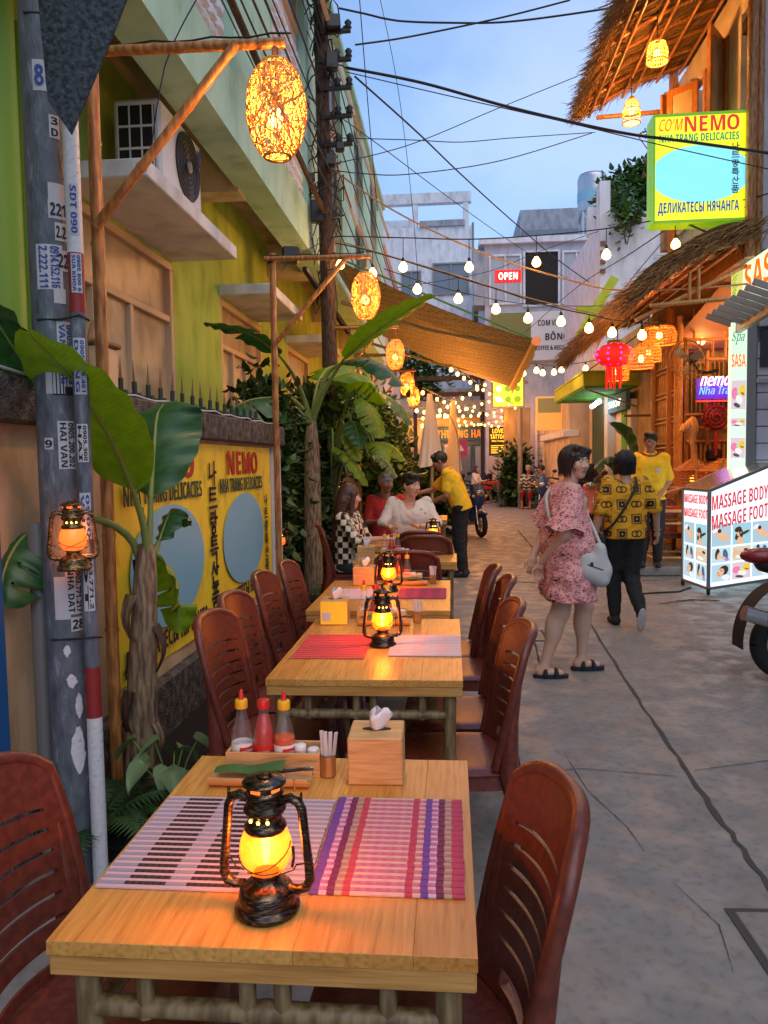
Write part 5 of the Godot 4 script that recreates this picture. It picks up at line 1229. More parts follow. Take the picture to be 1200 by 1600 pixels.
func thatch_roof(t: Node3D, called: String, eave: Vector3, ridge: Vector3, length: float, droop: float, sd: int) -> void:
	# a thatched lean-to: slab, purlins and rafters under it, straw hanging at eave and gable
	var r := Node3D.new(); r.name = called; t.add_child(r, true)
	var n := 11
	var prof := []
	for k in n + 1:
		var f := float(k) / n
		var p := eave.lerp(ridge, f); p.y += droop * .35 * sin(PI * f) * (1.0 - f * .3)
		prof.append(p)
	var g := Geo.new()
	var up := PackedVector3Array(); var dn := PackedVector3Array()
	for j in 13:
		for k in n + 1:
			var q: Vector3 = prof[k] - Vector3(0, 0, length * j / 12.0)
			up.append(q + Vector3(-.02, .17 + .02 * sin(j * 2.1 + k), 0)); dn.append(q)
	g.grid(up, n + 1, 13, false, false); g.grid(dn, n + 1, 13, false, true)
	for e in [0, n]:
		var s := PackedVector3Array()
		for j in 13: s.append(dn[j * (n + 1) + e]); s.append(up[j * (n + 1) + e])
		g.grid(s, 2, 13)
	for e in [0, 12]:
		var s := PackedVector3Array()
		for k in n + 1: s.append(dn[e * (n + 1) + k]); s.append(up[e * (n + 1) + k])
		g.grid(s, 2, n + 1)
	if g.n[0].y < 0:
		for k in g.n.size(): g.n[k] = -g.n[k]
		for k in range(0, g.i.size(), 3):
			var w := g.i[k + 1]; g.i[k + 1] = g.i[k + 2]; g.i[k + 2] = w
	part(r, "thatch", g, M.thatch)
	for k in int(length / .48) + 1:
		var z := -float(k) * .48 - .06
		for q in n:
			pass
		var ra := Geo.new(); var pts := []
		for q in n + 1: pts.append(prof[q] + Vector3(0, -.045, z))
		ra.tube(pts, .028, 7); part(r, "rafter", ra, M.bamboo)
	for k in 7:
		var q: Vector3 = prof[int(k * 1.6) + 1] if k < 6 else prof[n]
		var pu := Geo.new(); pu.bamboo(q + Vector3(0, -.095, .03), q + Vector3(0, -.095, -length - .03), .022, .5, 6); part(r, "purlin", pu, M.bamboo)
	# thatch bundles laid in courses show from below
	var rr := RandomNumberGenerator.new(); rr.seed = sd
	var st := Geo.new(); st.tube([Vector3(0, 0, 0), Vector3(.01, -.11, 0), Vector3(.0, -.24, .01)], [.0055, .005, .002], 3, false)
	var sm := st.mesh()
	var xf := []; var cols := []
	for k in 240: cols.append(Color(1, 1, 1).lerp(Color(.35, .25, .18), rr.randf()))
	for k in int(length * 420):
		var z := -rr.randf() * length
		var b := Basis.from_euler(Vector3(rr.randfn(0, .22), rr.randf() * TAU, -.75 + rr.randfn(0, .3)))
		b = Basis(Vector3.FORWARD, .8 + rr.randfn(0, .25)) * Basis(Vector3.UP, rr.randf() * 6.0)
		xf.append(Transform3D(b.scaled(Vector3.ONE * rr.randf_range(.6, 1.25)), eave + Vector3(rr.randf_range(-.02, .12), rr.randf_range(-.01, .16), z)))
	for e in [0.03, -length - .03]:
		for k in 700:
			var f := rr.randf(); var i0 := mini(int(f * n), n - 1); var q: Vector3 = (prof[i0] as Vector3).lerp(prof[i0 + 1], f * n - i0)
			var b := Basis(Vector3.FORWARD, .95 + rr.randfn(0, .3)) * Basis(Vector3.RIGHT, rr.randfn(-.1, .3)) * Basis(Vector3.UP, rr.randf() * 6.0)
			xf.append(Transform3D(b.scaled(Vector3.ONE * rr.randf_range(.5, 1.0)), q + Vector3(.1, rr.randf_range(.0, .19), e)))
	# loose ends hanging through the underside
	for k in int(length * 260):
		var f := rr.randf(); var i0 := mini(int(f * n), n - 1); var q: Vector3 = (prof[i0] as Vector3).lerp(prof[i0 + 1], f * n - i0)
		var b := Basis(Vector3.FORWARD, 1.15 + rr.randfn(0, .12)) * Basis(Vector3.UP, rr.randf() * 6.0)
		xf.append(Transform3D(b.scaled(Vector3.ONE * rr.randf_range(.5, 1.2)), q + Vector3(.1, rr.randf_range(-.006, .012), -rr.randf() * length)))
	for k in int(length * 700):
		var f := rr.randf(); var i0 := mini(int(f * n), n - 1); var q: Vector3 = (prof[i0] as Vector3).lerp(prof[i0 + 1], f * n - i0)
		var b := Basis(Vector3.FORWARD, 1.1 + rr.randfn(0, .12)) * Basis(Vector3.UP, rr.randf() * 6.0)
		xf.append(Transform3D(b.scaled(Vector3.ONE * rr.randf_range(.6, 1.3)), q + Vector3(.1, rr.randf_range(.16, .21), -rr.randf() * length)))
	many(r, "straw", sm, M.straw, xf, cols)

func spa_front() -> void:
	var t := thing("spa_building", "grey lilac spa building at the right edge with block wall and steel column", "building")
	part(t, "upper_wall", bx(3.62, 8, 3.9, 9, -9.45, -9.62), M.lilac_wall); part(t, "side_wall", bx(6.0, 8, 0, 9, 2, -9.45), M.lilac_wall)
	part(t, "steel_column", bx(3.47, 3.62, 0, 3.3, -9.55, -9.70, .006), M.grey_metal)
	part(t, "wall_core", bx(3.62, 8, 0, 3.9, -9.62, -9.7), M.lilac_wall)
	block_wall(t, 3.63, 5.1, .05, 3.0, -9.60, .46, .20, M.lilac_wall)
	part(t, "vent_window", bx(3.66, 3.9, 2.55, 3.0, -9.575, -9.545), M.dark_glass)
	part(t, "lintel", bx(3.62, 5.2, 3.02, 3.16, -9.62, -9.5, .01), M.grey_wall)
	part(t, "shelf_lip", bx(3.62, 5.2, 2.36, 2.42, -9.62, -9.52, .008), M.grey_wall)
	part(t, "socket_box", bx(3.78, 3.95, 1.95, 2.15, -9.575, -9.53, .006), M.lilac_wall)
	# pergola of grey slats
	var p := thing("slatted_canopy", "small grey canopy of slanting slats under the spa signboard", "canopy")
	for k in 8:
		var g := Geo.new(); g.bar(Vector3(3.02, 3.16 + k * .012, -9.5 + k * .20), Vector3(3.40, 2.99 + k * .012, -9.42 + k * .20), .03, .065, .004); part(p, "slat", g, M.grey_metal)
	var bm := Geo.new(); bm.bar(Vector3(3.36, 2.98, -9.55), Vector3(3.36, 3.08, -7.9), .07, .10, .006); part(p, "beam", bm, M.grey_metal)
	# spa signboard and upright panel
	var s := thing("spa_signboard", "long glowing spa signboard with orange letters at the right edge", "sign", Vector3(3.40, 3.52, -9.80))
	part(s, "box", bx(0, .16, -.20, .20, 0, 2.6, .008), M.sign_mint)
	part(s, "leaf_print", bx(-.004, 0, -.17, .17, .03, .38), lazy("pale_leaf", lin(.5, .55, .35)))
	emit(M.pale_leaf, Color(.75, .85, .45), .7)
	for k in 7:
		var g := Geo.new(); g.tube([Vector3(-.006, -.16 + k * .05, .05), Vector3(-.006, -.08 + k * .04, .17 + .02 * (k % 3))], .006, 5); part(s, "leaf_stroke", g, M.sign_leaf)
	var fc := Basis(Vector3(0, 0, 1), Vector3.UP, Vector3(-1, 0, 0))
	lettering(s, "SASA SPA", M.sign_orange, .31, Transform3D(fc, Vector3(-.006, .0, 1.45)), 2.0)
	var al := AreaLight3D.new(); al.name = "lamp"; s.add_child(al); al.position = Vector3(-.05, 0, 1.3); al.rotation.y = PI / 2; al.area_size = Vector2(2.4, .38); al.light_energy = .16; al.light_color = Color(.9, 1, .9); al.shadow_enabled = true
	var u := thing("upright_sign", "tall narrow glowing upright spa panel with green and orange lettering", "sign", Vector3(3.36, 0, -9.42))
	part(u, "panel", bx(-.085, .10, 1.1, 3.06, -.08, 0, .006), M.sign_mint)
	part(u, "side_rail", bx(.10, .13, 1.1, 3.06, -.09, .005), M.grey_metal)
	lettering(u, "Spa", M.sign_teal, .15, Transform3D(Basis(Vector3(1, 0, 0), Vector3(.2, 1, 0), Vector3.BACK), Vector3(.0, 2.88, .002)), .14, font_serif)
	lettering(u, "SASA", M.sign_orange, .15, Transform3D(Basis(), Vector3(.005, 2.62, .002)), .16)
	for q in [[2.22, .34], [1.9, .10], [1.60, .24]]: part(u, "photo_print", (func(): var g := Geo.new(); g.quad(Vector3(-.075, q[0] - q[1] / 2, .003), Vector3(.09, q[0] - q[1] / 2, .003), Vector3(.09, q[0] + q[1] / 2, .003), Vector3(-.075, q[0] + q[1] / 2, .003)); return g).call(), panel_photo(.45))
	var al2 := AreaLight3D.new(); al2.name = "lamp"; u.add_child(al2); al2.position = Vector3(0, 2.08, .04); al2.rotation.y = PI; al2.area_size = Vector2(.17, 1.9); al2.light_energy = .10; al2.light_color = Color(1, 1, .85); al2.shadow_enabled = true
	# free standing illuminated massage booth
	var m := thing("massage_sign", "glowing white floor standing massage sign with sloping top and photo panels", "sign")
	var A := Vector3(2.77, 0, -8.55); var Bq := Vector3(3.70, 0, -9.22); var C := Vector3(2.69, 0, -9.20); var Dq := Vector3(3.45, 0, -9.75)
	var y := .07; var h0 := 1.13; var h1 := 1.40
	var body := Geo.new()
	var lo := [A + Vector3(0, y, 0), Bq + Vector3(0, y, 0), Dq + Vector3(0, y, 0), C + Vector3(0, y, 0)]
	var hi := [A + Vector3(0, h0, 0), Bq + Vector3(0, h1, 0), Dq + Vector3(0, h1, 0), C + Vector3(0, h0, 0)]
	for k in 4: body.quad(lo[k], lo[(k + 1) % 4], hi[(k + 1) % 4], hi[k])
	body.quad(lo[3], lo[2], lo[1], lo[0])
	part(m, "light_box", body, M.sign_white)
	var top := Geo.new(); top.quad(hi[0] + Vector3(0, .02, 0), hi[1] + Vector3(0, .02, 0), hi[2] + Vector3(0, .02, 0), hi[3] + Vector3(0, .02, 0)); top.quad(hi[3], hi[2], hi[1], hi[0])
	part(m, "top_board", top, M.chrome)
	var fr := Geo.new()
	for k in 4:
		fr.bar(lo[k], hi[k], .035, .035, .004); fr.bar(lo[k], lo[(k + 1) % 4], .03, .03, .004); fr.bar(hi[k] + Vector3(0, .005, 0), hi[(k + 1) % 4] + Vector3(0, .005, 0), .03, .035, .004)
	part(m, "frame", fr, M.grey_metal)
	for k in 4:
		var cg := Geo.new(); cg.tube([Vector3(-.012, .03, 0), Vector3(.012, .03, 0)], .03, 12); cg.box(Vector3(0, .06, 0), Vector3(.03, .03, .03))
		part(m, "caster", cg, M.black_rubber, lo[k] - Vector3(0, y, 0))
	var fx := (Bq - A).normalized(); var fn := fx.cross(Vector3.UP)
	var L := A.distance_to(Bq)
	var fb := Basis(fx, Vector3.UP, fn)
	# letters follow the slope of the top a little
	var sh := Basis(fx + Vector3(0, .10, 0), Vector3.UP, fn)
	lettering(m, "MASSAGE BODY", M.sign_pinkred, .155, Transform3D(sh, A + fx * L * .47 + fn * .006 + Vector3(0, 1.045, 0)), 1.0)
	lettering(m, "MASSAGE FOOT", M.sign_pinkred, .155, Transform3D(sh, A + fx * L * .47 + fn * .006 + Vector3(0, .835, 0)), 1.0)
	for r in 3:
		for c in 3:
			var w := .335; var hgt: float = [.19, .16, .24][r]; var yy: float = [.13, .34, .52][r]
			var x0 := .04 + c * .36
			var g := Geo.new()
			var p0 := A + fx * x0 + fn * .004
			g.quad(p0 + Vector3(0, yy, 0), p0 + fx * w + Vector3(0, yy, 0), p0 + fx * w + Vector3(0, yy + hgt, 0), p0 + Vector3(0, yy + hgt, 0))
			part(m, "photo_print", g, panel_photo(r + c * .3 + .1))
	var lx := (A - C).normalized(); var ln := lx.cross(Vector3.UP); var LL := A.distance_to(C)
	lettering(m, "MASSAGE BODY", M.sign_pinkred, .10, Transform3D(Basis(lx, Vector3.UP, ln), C + lx * LL * .5 + ln * .004 + Vector3(0, 1.03, 0)), .58)
	lettering(m, "MASSAGE FOOT", M.sign_pinkred, .10, Transform3D(Basis(lx, Vector3.UP, ln), C + lx * LL * .5 + ln * .004 + Vector3(0, .87, 0)), .58)
	for r in 3:
		for c in 2:
			var hgt: float = [.19, .16, .24][r]; var yy: float = [.13, .34, .52][r]
			var p0 := C + lx * (.04 + c * .30) + ln * .004
			var g := Geo.new(); g.quad(p0 + Vector3(0, yy, 0), p0 + lx * .27 + Vector3(0, yy, 0), p0 + lx * .27 + Vector3(0, yy + hgt, 0), p0 + Vector3(0, yy + hgt, 0))
			part(m, "photo_print", g, panel_photo(r + c * .4 + .7))
	var a3 := AreaLight3D.new(); a3.name = "lamp"; m.add_child(a3)
	a3.transform = Transform3D(Basis(-fx, Vector3.UP, -fn), A + fx * L * .5 + fn * .05 + Vector3(0, .6, 0)); a3.area_size = Vector2(1.0, 1.0); a3.light_energy = .16; a3.light_color = Color(.85, .95, 1); a3.shadow_enabled = true
	var a4 := AreaLight3D.new(); a4.name = "lamp"; m.add_child(a4)
	a4.transform = Transform3D(Basis(-lx, Vector3.UP, -ln), C + lx * LL * .5 + ln * .05 + Vector3(0, .6, 0)); a4.area_size = Vector2(.6, 1.0); a4.light_energy = .07; a4.light_color = Color(.85, .95, 1); a4.shadow_enabled = true
	var lead := Geo.new(); lead.tube([Vector3(2.72, .012, -9.0), Vector3(2.5, .012, -8.7), Vector3(2.2, .012, -8.62), Vector3(1.95, .012, -8.5)], .010, 6)
	single("power_lead", "black power lead on the ground left of the massage sign", "cable", lead, M.cable)

var photos := {}
func panel_photo(v: float) -> Material:
	# printed pictures: soft portraits and bodies, made of ellipses
	var id := int(v * 10) % 6
	if photos.has(id): return photos[id]
	var r := RandomNumberGenerator.new(); r.seed = 900 + id
	var bg: Color = [Color(.62, .80, .86), Color(.70, .82, .88), Color(.82, .80, .72), Color(.66, .78, .84), Color(.86, .78, .80), Color(.74, .86, .90)][id]
	var el := []   # centre, radii, angle, colour
	var skin := Color(.88, .70, .56); var hair := Color(.20, .12, .08)
	match id:
		0: el = [[.34, .55, .30, .15, -.9, hair], [.66, .48, .30, .07, -.35, hair], [.36, .45, .15, .19, .2, skin], [.42, .86, .20, .26, .1, skin], [.30, .30, .20, .13, -.3, hair], [.46, .48, .10, .22, -.2, hair], [.45, .46, .03, .05, 0, skin]]
		1: el = [[.62, .40, .26, .34, .5, hair], [.46, .50, .20, .30, .5, skin], [.52, .38, .07, .02, .5, hair], [.36, .50, .06, .02, .5, hair], [.40, .64, .06, .025, .5, Color(.75, .3, .28)], [.75, .80, .25, .18, .2, Color(.9, .92, .95)]]
		2: el = [[.30, .55, .45, .22, -.2, skin], [.70, .40, .14, .17, .4, skin], [.76, .30, .16, .10, .4, hair], [.45, .75, .30, .12, .2, Color(.95, .95, .95)], [.20, .35, .20, .10, .9, skin]]
		3: el = [[.5, .5, .42, .20, .5, skin], [.2, .25, .2, .1, -.5, Color(.9, .93, .95)], [.75, .7, .24, .10, -.6, skin], [.40, .30, .10, .10, 0, hair]]
		4: el = [[.25, .45, .24, .22, 0, Color(.93, .45, .62)], [.78, .35, .20, .20, .3, Color(.92, .78, .12)], [.55, .66, .26, .16, .3, Color(.93, .92, .88)], [.80, .46, .14, .05, .3, Color(.6, .4, .1)], [.40, .86, .24, .08, .2, Color(.25, .22, .35)], [.5, .4, .1, .12, 0, Color(.75, .85, .6)]]
		5: el = [[.3, .4, .12, .4, .1, hair], [.38, .55, .10, .3, .2, skin], [.72, .5, .14, .42, -.1, Color(.25, .35, .5)], [.6, .7, .2, .1, .4, skin], [.8, .85, .12, .1, 0, Color(.6, .5, .8)]]
	var tex := painted(96, 96, func(x: int, y: int):
		var c := bg
		for e in el:
			var d := Vector2(x / 95.0 - e[0], y / 95.0 - e[1]).rotated(-e[4])
			var q := Vector2(d.x / e[2], d.y / e[3]).length()
			if q < 1.0: c = (e[5] as Color).lerp(c, clampf((q - .86) * 7.0, 0, 1)).lightened(.12 * (1.0 - q))
		return c)
	var m := StandardMaterial3D.new(); m.resource_name = "photo_print"
	m.albedo_color = Color(.6, .6, .6); m.albedo_texture = tex; m.roughness = .35
	m.emission_enabled = true; m.emission = Color.BLACK; m.emission_texture = tex; m.emission_energy_multiplier = .8
	photos[id] = m
	return m

func make_chair(label: String) -> Node3D:
	var t := thing("plastic_chair", label, "chair", Vector3.ZERO, 0.0, "brown slotted plastic chairs along the row of tables")
	var bp := func(u: float, v: float) -> Vector3:
		var s := u * 2.0 - 1.0
		var w := .188 + .026 * sin(PI * v * .8)
		var a := absf(s)
		return Vector3(s * w, .455 + .447 * v - v * v * .055 * a * a * a * a, -.185 - .095 * v + .062 * s * s)
	var g := Geo.new()
	g.shell(bp, 26, 108, .008, func(k: int, j: int) -> bool:
		if k >= 6 and k < 20 and j >= 5 and j < 13: return true
		if j < 23 or j > 88 or k < 3 or k > 22: return false
		return (j - 23) % 11 < 2)
	part(t, "backrest", g, M.chair_plastic)
	var rim := Geo.new(); var pts := []
	for k in 13: pts.append(bp.call(0.0, k / 12.0) + Vector3(0, 0, -.010))
	for k in range(1, 13): pts.append(bp.call(k / 13.0, 1.0) + Vector3(0, .002, -.010))
	for k in 13: pts.append(bp.call(1.0, 1.0 - k / 12.0) + Vector3(0, 0, -.010))
	rim.tube(pts, .0165, 8)
	part(t, "back_rim", rim, M.chair_plastic)
	var seat := Geo.new()
	var sp := func(u: float, v: float) -> Vector3:
		var s := u * 2.0 - 1.0; var f := v * 2.0 - 1.0
		var r := 1.0 - .10 * pow(absf(s * f), 3.0)
		var e := maxf(absf(s), absf(f))
		return Vector3(s * .21 * r, .452 - .012 * (1.0 - s * s) * (1.0 - f * f) - .016 * pow(e, 10.0), -f * .205 * r)
	seat.shell(sp, 24, 24, .009, func(k: int, j: int) -> bool: return (k == 4 and j == 4) or (k == 19 and j == 4))
	part(t, "seat", seat, M.chair_plastic)
	var sk := Geo.new(); var p := PackedVector3Array()
	for j in 2:
		for k in 41:
			var a := TAU * k / 40; var s := signf(cos(a)) * pow(absf(cos(a)), .35); var f := signf(sin(a)) * pow(absf(sin(a)), .35)
			p.append(Vector3(s * (.205 - .004 * j), .385 + j * .055, -f * (.200 - .004 * j)))
	sk.grid(p, 41, 2, true)
	part(t, "seat_skirt", sk, M.chair_plastic)
	for s in [-1.0, 1.0]:
		var fl := Geo.new(); fl.tube([Vector3(s * .205, 0, .205), Vector3(s * .192, .22, .185), Vector3(s * .180, .44, .165)], [.020, .025, .034], 8)
		part(t, "leg", fl, M.chair_plastic)
		var rl := Geo.new(); rl.tube([Vector3(s * .205, 0, -.285), Vector3(s * .195, .22, -.235), Vector3(s * .188, .44, -.175), Vector3(s * .192, .62, -.185), Vector3(s * .196, .76, -.212)], [.021, .028, .036, .026, .012], 8)
		part(t, "leg", rl, M.chair_plastic)
	return t

func make_table(label: String, x0: float, x1: float, z0: float, z1: float, planks: int) -> Node3D:
	# z0 is the near edge
	var t := thing("wooden_table", label, "table", Vector3((x0 + x1) / 2, 0, (z0 + z1) / 2))
	var w := (x1 - x0) / 2; var d := absf(z1 - z0) / 2
	var cuts := [-w]
	for k in planks - 1: cuts.append(-w + 2.0 * w * (k + 1 + rng.randf_range(-.28, .28)) / planks)
	cuts.append(w)
	for k in planks:
		var g := Geo.new(); var tone := rng.randf()
		g.col = Color(1, 1, 1).lerp(Color(.80, .60, .42), tone * tone * .8)
		g.box(Vector3(0, 0, 0), Vector3(cuts[k + 1] - cuts[k] - .0003, .024, 2.0 * d), .0008)
		part(t, "plank", g, M.table_wood, Vector3((cuts[k] + cuts[k + 1]) / 2, .738, 0))
	var e := Geo.new(); e.box(Vector3.ZERO, Vector3(2 * w - .004, .036, .02), .003)
	part(t, "front_rail", e, M.table_edge, Vector3(0, .7085, d - .012)); part(t, "back_rail", e, M.table_edge, Vector3(0, .7085, -d + .012))
	var s := Geo.new(); s.box(Vector3.ZERO, Vector3(.02, .036, 2 * d - .048), .003)
	part(t, "side_rail", s, M.table_edge, Vector3(-w + .012, .7085, 0)); part(t, "side_rail", s, M.table_edge, Vector3(w - .012, .7085, 0))
	for sx in [-1.0, 1.0]:
		for sz in [-1.0, 1.0]:
			var g := Geo.new(); g.bamboo(Vector3(sx * (w - .055), 0, sz * (d - .05)), Vector3(sx * (w - .045), .69, sz * (d - .045)), .023, .2, 10); part(t, "leg", g, M.bamboo_leg)
	for sz in [-1.0, 1.0]:
		var r := Geo.new(); r.bamboo(Vector3(-w + .05, .615, sz * (d - .045)), Vector3(w - .05, .615, sz * (d - .045)), .018, .24, 9); part(t, "rail", r, M.bamboo_leg)
		for k in 4:
			var x := lerpf(-w + .17, w - .17, k / 3.0) + (.028 if k % 2 else -.028)
			var g := Geo.new(); g.tube([Vector3(x, .60, sz * (d - .045)), Vector3(x, .69, sz * (d - .045))], .015, 8); part(t, "spindle", g, M.bamboo_leg)
	for sx in [-1.0, 1.0]:
		var r := Geo.new(); r.bamboo(Vector3(sx * (w - .05), .59, -d + .05), Vector3(sx * (w - .05), .59, d - .05), .018, .24, 9); part(t, "rail", r, M.bamboo_leg)
	return t

func make_mat(label: String, x0: float, x1: float, z0: float, z1: float, kind: int, skew := 0.0) -> Node3D:
	var t := thing("placemat", label, "placemat", Vector3((x0 + x1) / 2, .7515, (z0 + z1) / 2), skew)
	var w := x1 - x0; var d := absf(z1 - z0); var n := 37 if kind < 2 else 27
	var pitch := d / n
	var cell := func(k: int, odd: bool) -> Color:
		var f := k / 60.0
		match kind:
			0:
				var dark: bool = (f > .12 and f < .32) or (f > .43 and f < .65)
				if odd: return lin(.025, .015, .018) if dark and k % 2 == 0 else (lin(.06, .03, .03) if dark else lin(.30, .28, .36))
				return lin(.60, .42, .44)
			1:
				var cols := [lin(.12, .06, .30), lin(.55, .40, .52), lin(.14, .02, .07), lin(.42, .32, .20), lin(.50, .06, .05), lin(.62, .40, .30), lin(.62, .40, .32), lin(.62, .36, .34), lin(.62, .40, .32), lin(.60, .36, .30), lin(.62, .40, .32), lin(.62, .38, .32), lin(.45, .05, .06), lin(.62, .40, .32), lin(.12, .06, .30), lin(.55, .40, .52), lin(.14, .02, .07), lin(.42, .32, .20), lin(.45, .05, .08), lin(.40, .05, .10)]
				var c: Color = cols[int(f * 19.99)]
				if odd: return c.lerp(lin(.38, .035, .16), .5 if (k % 4 < 2) else .62) if c.r > .7 else c.lerp(lin(.25, .02, .12), .3)
				return c
			2: return lin(.50, .03, .05) if odd else (lin(.62, .12, .09) if k % 3 else lin(.56, .05, .07))
			3: return (lin(.60, .48, .50) if int(f * 6) % 2 else lin(.64, .42, .42)) if odd else lin(.62, .52, .55)
			4: return lin(.30, .02, .08) if int(f * 7) % 2 else (lin(.42, .03, .10) if odd else lin(.34, .03, .09))
		return Color.WHITE
	var ms := []
	for odd in [false, true]:
		var g := Geo.new()
		for k in 60:
			g.col = cell.call(k, odd).srgb_to_linear()
			var h := .0042 if odd else .0032
			g.box(Vector3(-w / 2 + (k + .5) * w / 60.0, h / 2, 0), Vector3(w / 60.0, h, pitch * .93))
		ms.append(g.mesh())
	for k in n: part(t, "slat", ms[k % 2], lazy_vc("mat_reed"), Vector3(rng.randf_range(-.0012, .0012), 0, d / 2 - (k + .5) * pitch))
	return t
func lazy_vc(key: String) -> StandardMaterial3D:
	if not M.has(key): mat(key, Color.WHITE, .75).vertex_color_use_as_albedo = true
	return M[key]

func make_lantern(label: String, at: Vector3, turn: float, metal: Material, glass: Material, e: float) -> Node3D:
	var t := thing("oil_lantern", label, "lantern", at, turn)
	var base := Geo.new(); base.lathe([Vector2(0, 0), Vector2(.052, 0), Vector2(.055, .004), Vector2(.055, .010), Vector2(.050, .015), Vector2(.048, .020), Vector2(.047, .034), Vector2(.043, .041), Vector2(.036, .047), Vector2(.024, .051), Vector2(.022, .060), Vector2(.026, .064), Vector2(.024, .068)], 32)
	part(t, "base", base, metal)
	var gl := Geo.new(); gl.lathe([Vector2(.022, .066), Vector2(.033, .073), Vector2(.041, .088), Vector2(.0445, .105), Vector2(.042, .123), Vector2(.036, .137), Vector2(.030, .143)], 32)
	part(t, "glass_globe", gl, glass)
	var fc := Geo.new(); fc.lathe([Vector2(0, .080), Vector2(.005, .082), Vector2(.0075, .10), Vector2(.007, .125), Vector2(.003, .138), Vector2(0, .139)], 12); part(t, "flame", fc, M.flame_core)
	var ch := Geo.new(); ch.lathe([Vector2(.0335, .140), Vector2(.036, .145), Vector2(.0345, .150), Vector2(.029, .155), Vector2(.0275, .168), Vector2(.033, .170), Vector2(.036, .176), Vector2(.0345, .181), Vector2(.031, .184), Vector2(.0305, .199), Vector2(.033, .203), Vector2(.0305, .206), Vector2(.029, .208)], 32)
	part(t, "chimney", ch, metal)
	var slot := Geo.new()
	for k in 5:
		var a := TAU * k / 5 + .5; var pv := PackedVector3Array()
		for j in 2:
			for i in 5: pv.append(Vector3(cos(a - (i - 2) * .16) * .0296, .210 + j * .006, sin(a - (i - 2) * .16) * .0296))
		slot.grid(pv, 5, 2)
	part(t, "glowing_vent", slot, M.lantern_glass_red)
	var neck := Geo.new(); neck.lathe([Vector2(.0285, .208), Vector2(.0285, .218)], 24); part(t, "neck", neck, metal)
	var cap := Geo.new(); cap.lathe([Vector2(.029, .217), Vector2(.0365, .219), Vector2(.037, .222), Vector2(.033, .226), Vector2(.020, .230), Vector2(0, .232)], 32)
	part(t, "cap", cap, metal)
	var ring := []
	for s in 17: ring.append(Vector3(.012 * cos(TAU * s / 16), .233 + .004 * sin(TAU * s / 16 + .6) , .009 * sin(TAU * s / 16)))
	var rg := Geo.new(); rg.tube(ring, .0018, 6, false); part(t, "ring_pull", rg, metal)
	for k in 3:
		var h := Geo.new(); h.ell(Vector3(sin(.5 - k * .55) * .0285, .162, cos(.5 - k * .55) * .0285), Vector3(.003, .003, .0022), 8, 6); part(t, "burner_hole", h, M.flame_core)
	for s in [-1.0, 1.0]:
		# side tubes
		var fr := Geo.new(); fr.tube([Vector3(s * .028, .190, 0), Vector3(s * .045, .196, 0), Vector3(s * .058, .191, 0), Vector3(s * .0645, .178, 0), Vector3(s * .0695, .13, 0), Vector3(s * .075, .080, 0), Vector3(s * .076, .060, 0), Vector3(s * .070, .046, 0), Vector3(s * .056, .040, 0), Vector3(s * .040, .042, 0)], [.0075, .008, .0082, .0078, .0072, .0078, .0082, .0082, .0078, .007], 10, true, 1.25)
		part(t, "side_tube", fr, metal)
		var lug := Geo.new(); lug.box(Vector3(s * .064, .192, 0), Vector3(.004, .016, .006), .001); lug.tube([Vector3(s * .064, .200, -.004), Vector3(s * .064, .206, -.002), Vector3(s * .064, .207, .003), Vector3(s * .064, .202, .005)], .0014, 5)
		part(t, "lug", lug, metal)
	# crossed guard wires on the globe
	var wr := Geo.new()
	for q in [[-1.3, .098, .9, .080, .2], [1.6, .122, -.7, .076, -.2], [1.5, .098, 3.9, .110, 0]]:
		var pts := []
		for k in 13:
			var f := k / 12.0; var a: float = lerpf(q[0], q[2], f); var y: float = lerpf(q[1], q[3], f) - .006 * sin(PI * f)
			var r := .0445 - 8.0 * pow(y - .105, 2.0) * (1.0 if y > .105 else 1.6) + .0012
			pts.append(Vector3(sin(a) * r, y, cos(a) * r))
		wr.tube(pts, .0012, 5, false)
	wr.tube([Vector3(-.074, .085, 0), Vector3(-.058, .086, .008), Vector3(-.050, .077, .012), Vector3(-.034, .074, .015)], .0013, 5); wr.tube([Vector3(.074, .088, 0), Vector3(.056, .088, .010), Vector3(.052, .080, .012), Vector3(.034, .074, .015)], .0016, 5)
	part(t, "guard_wire", wr, metal)
	var lv := Geo.new(); lv.tube([Vector3(.050, .118, .008), Vector3(.052, .100, .012), Vector3(.050, .086, .014)], .003, 6); part(t, "lever", lv, metal)
	glow(t, Vector3(0, .105, 0), e, Color(1, .50, .14), .03)
	return t

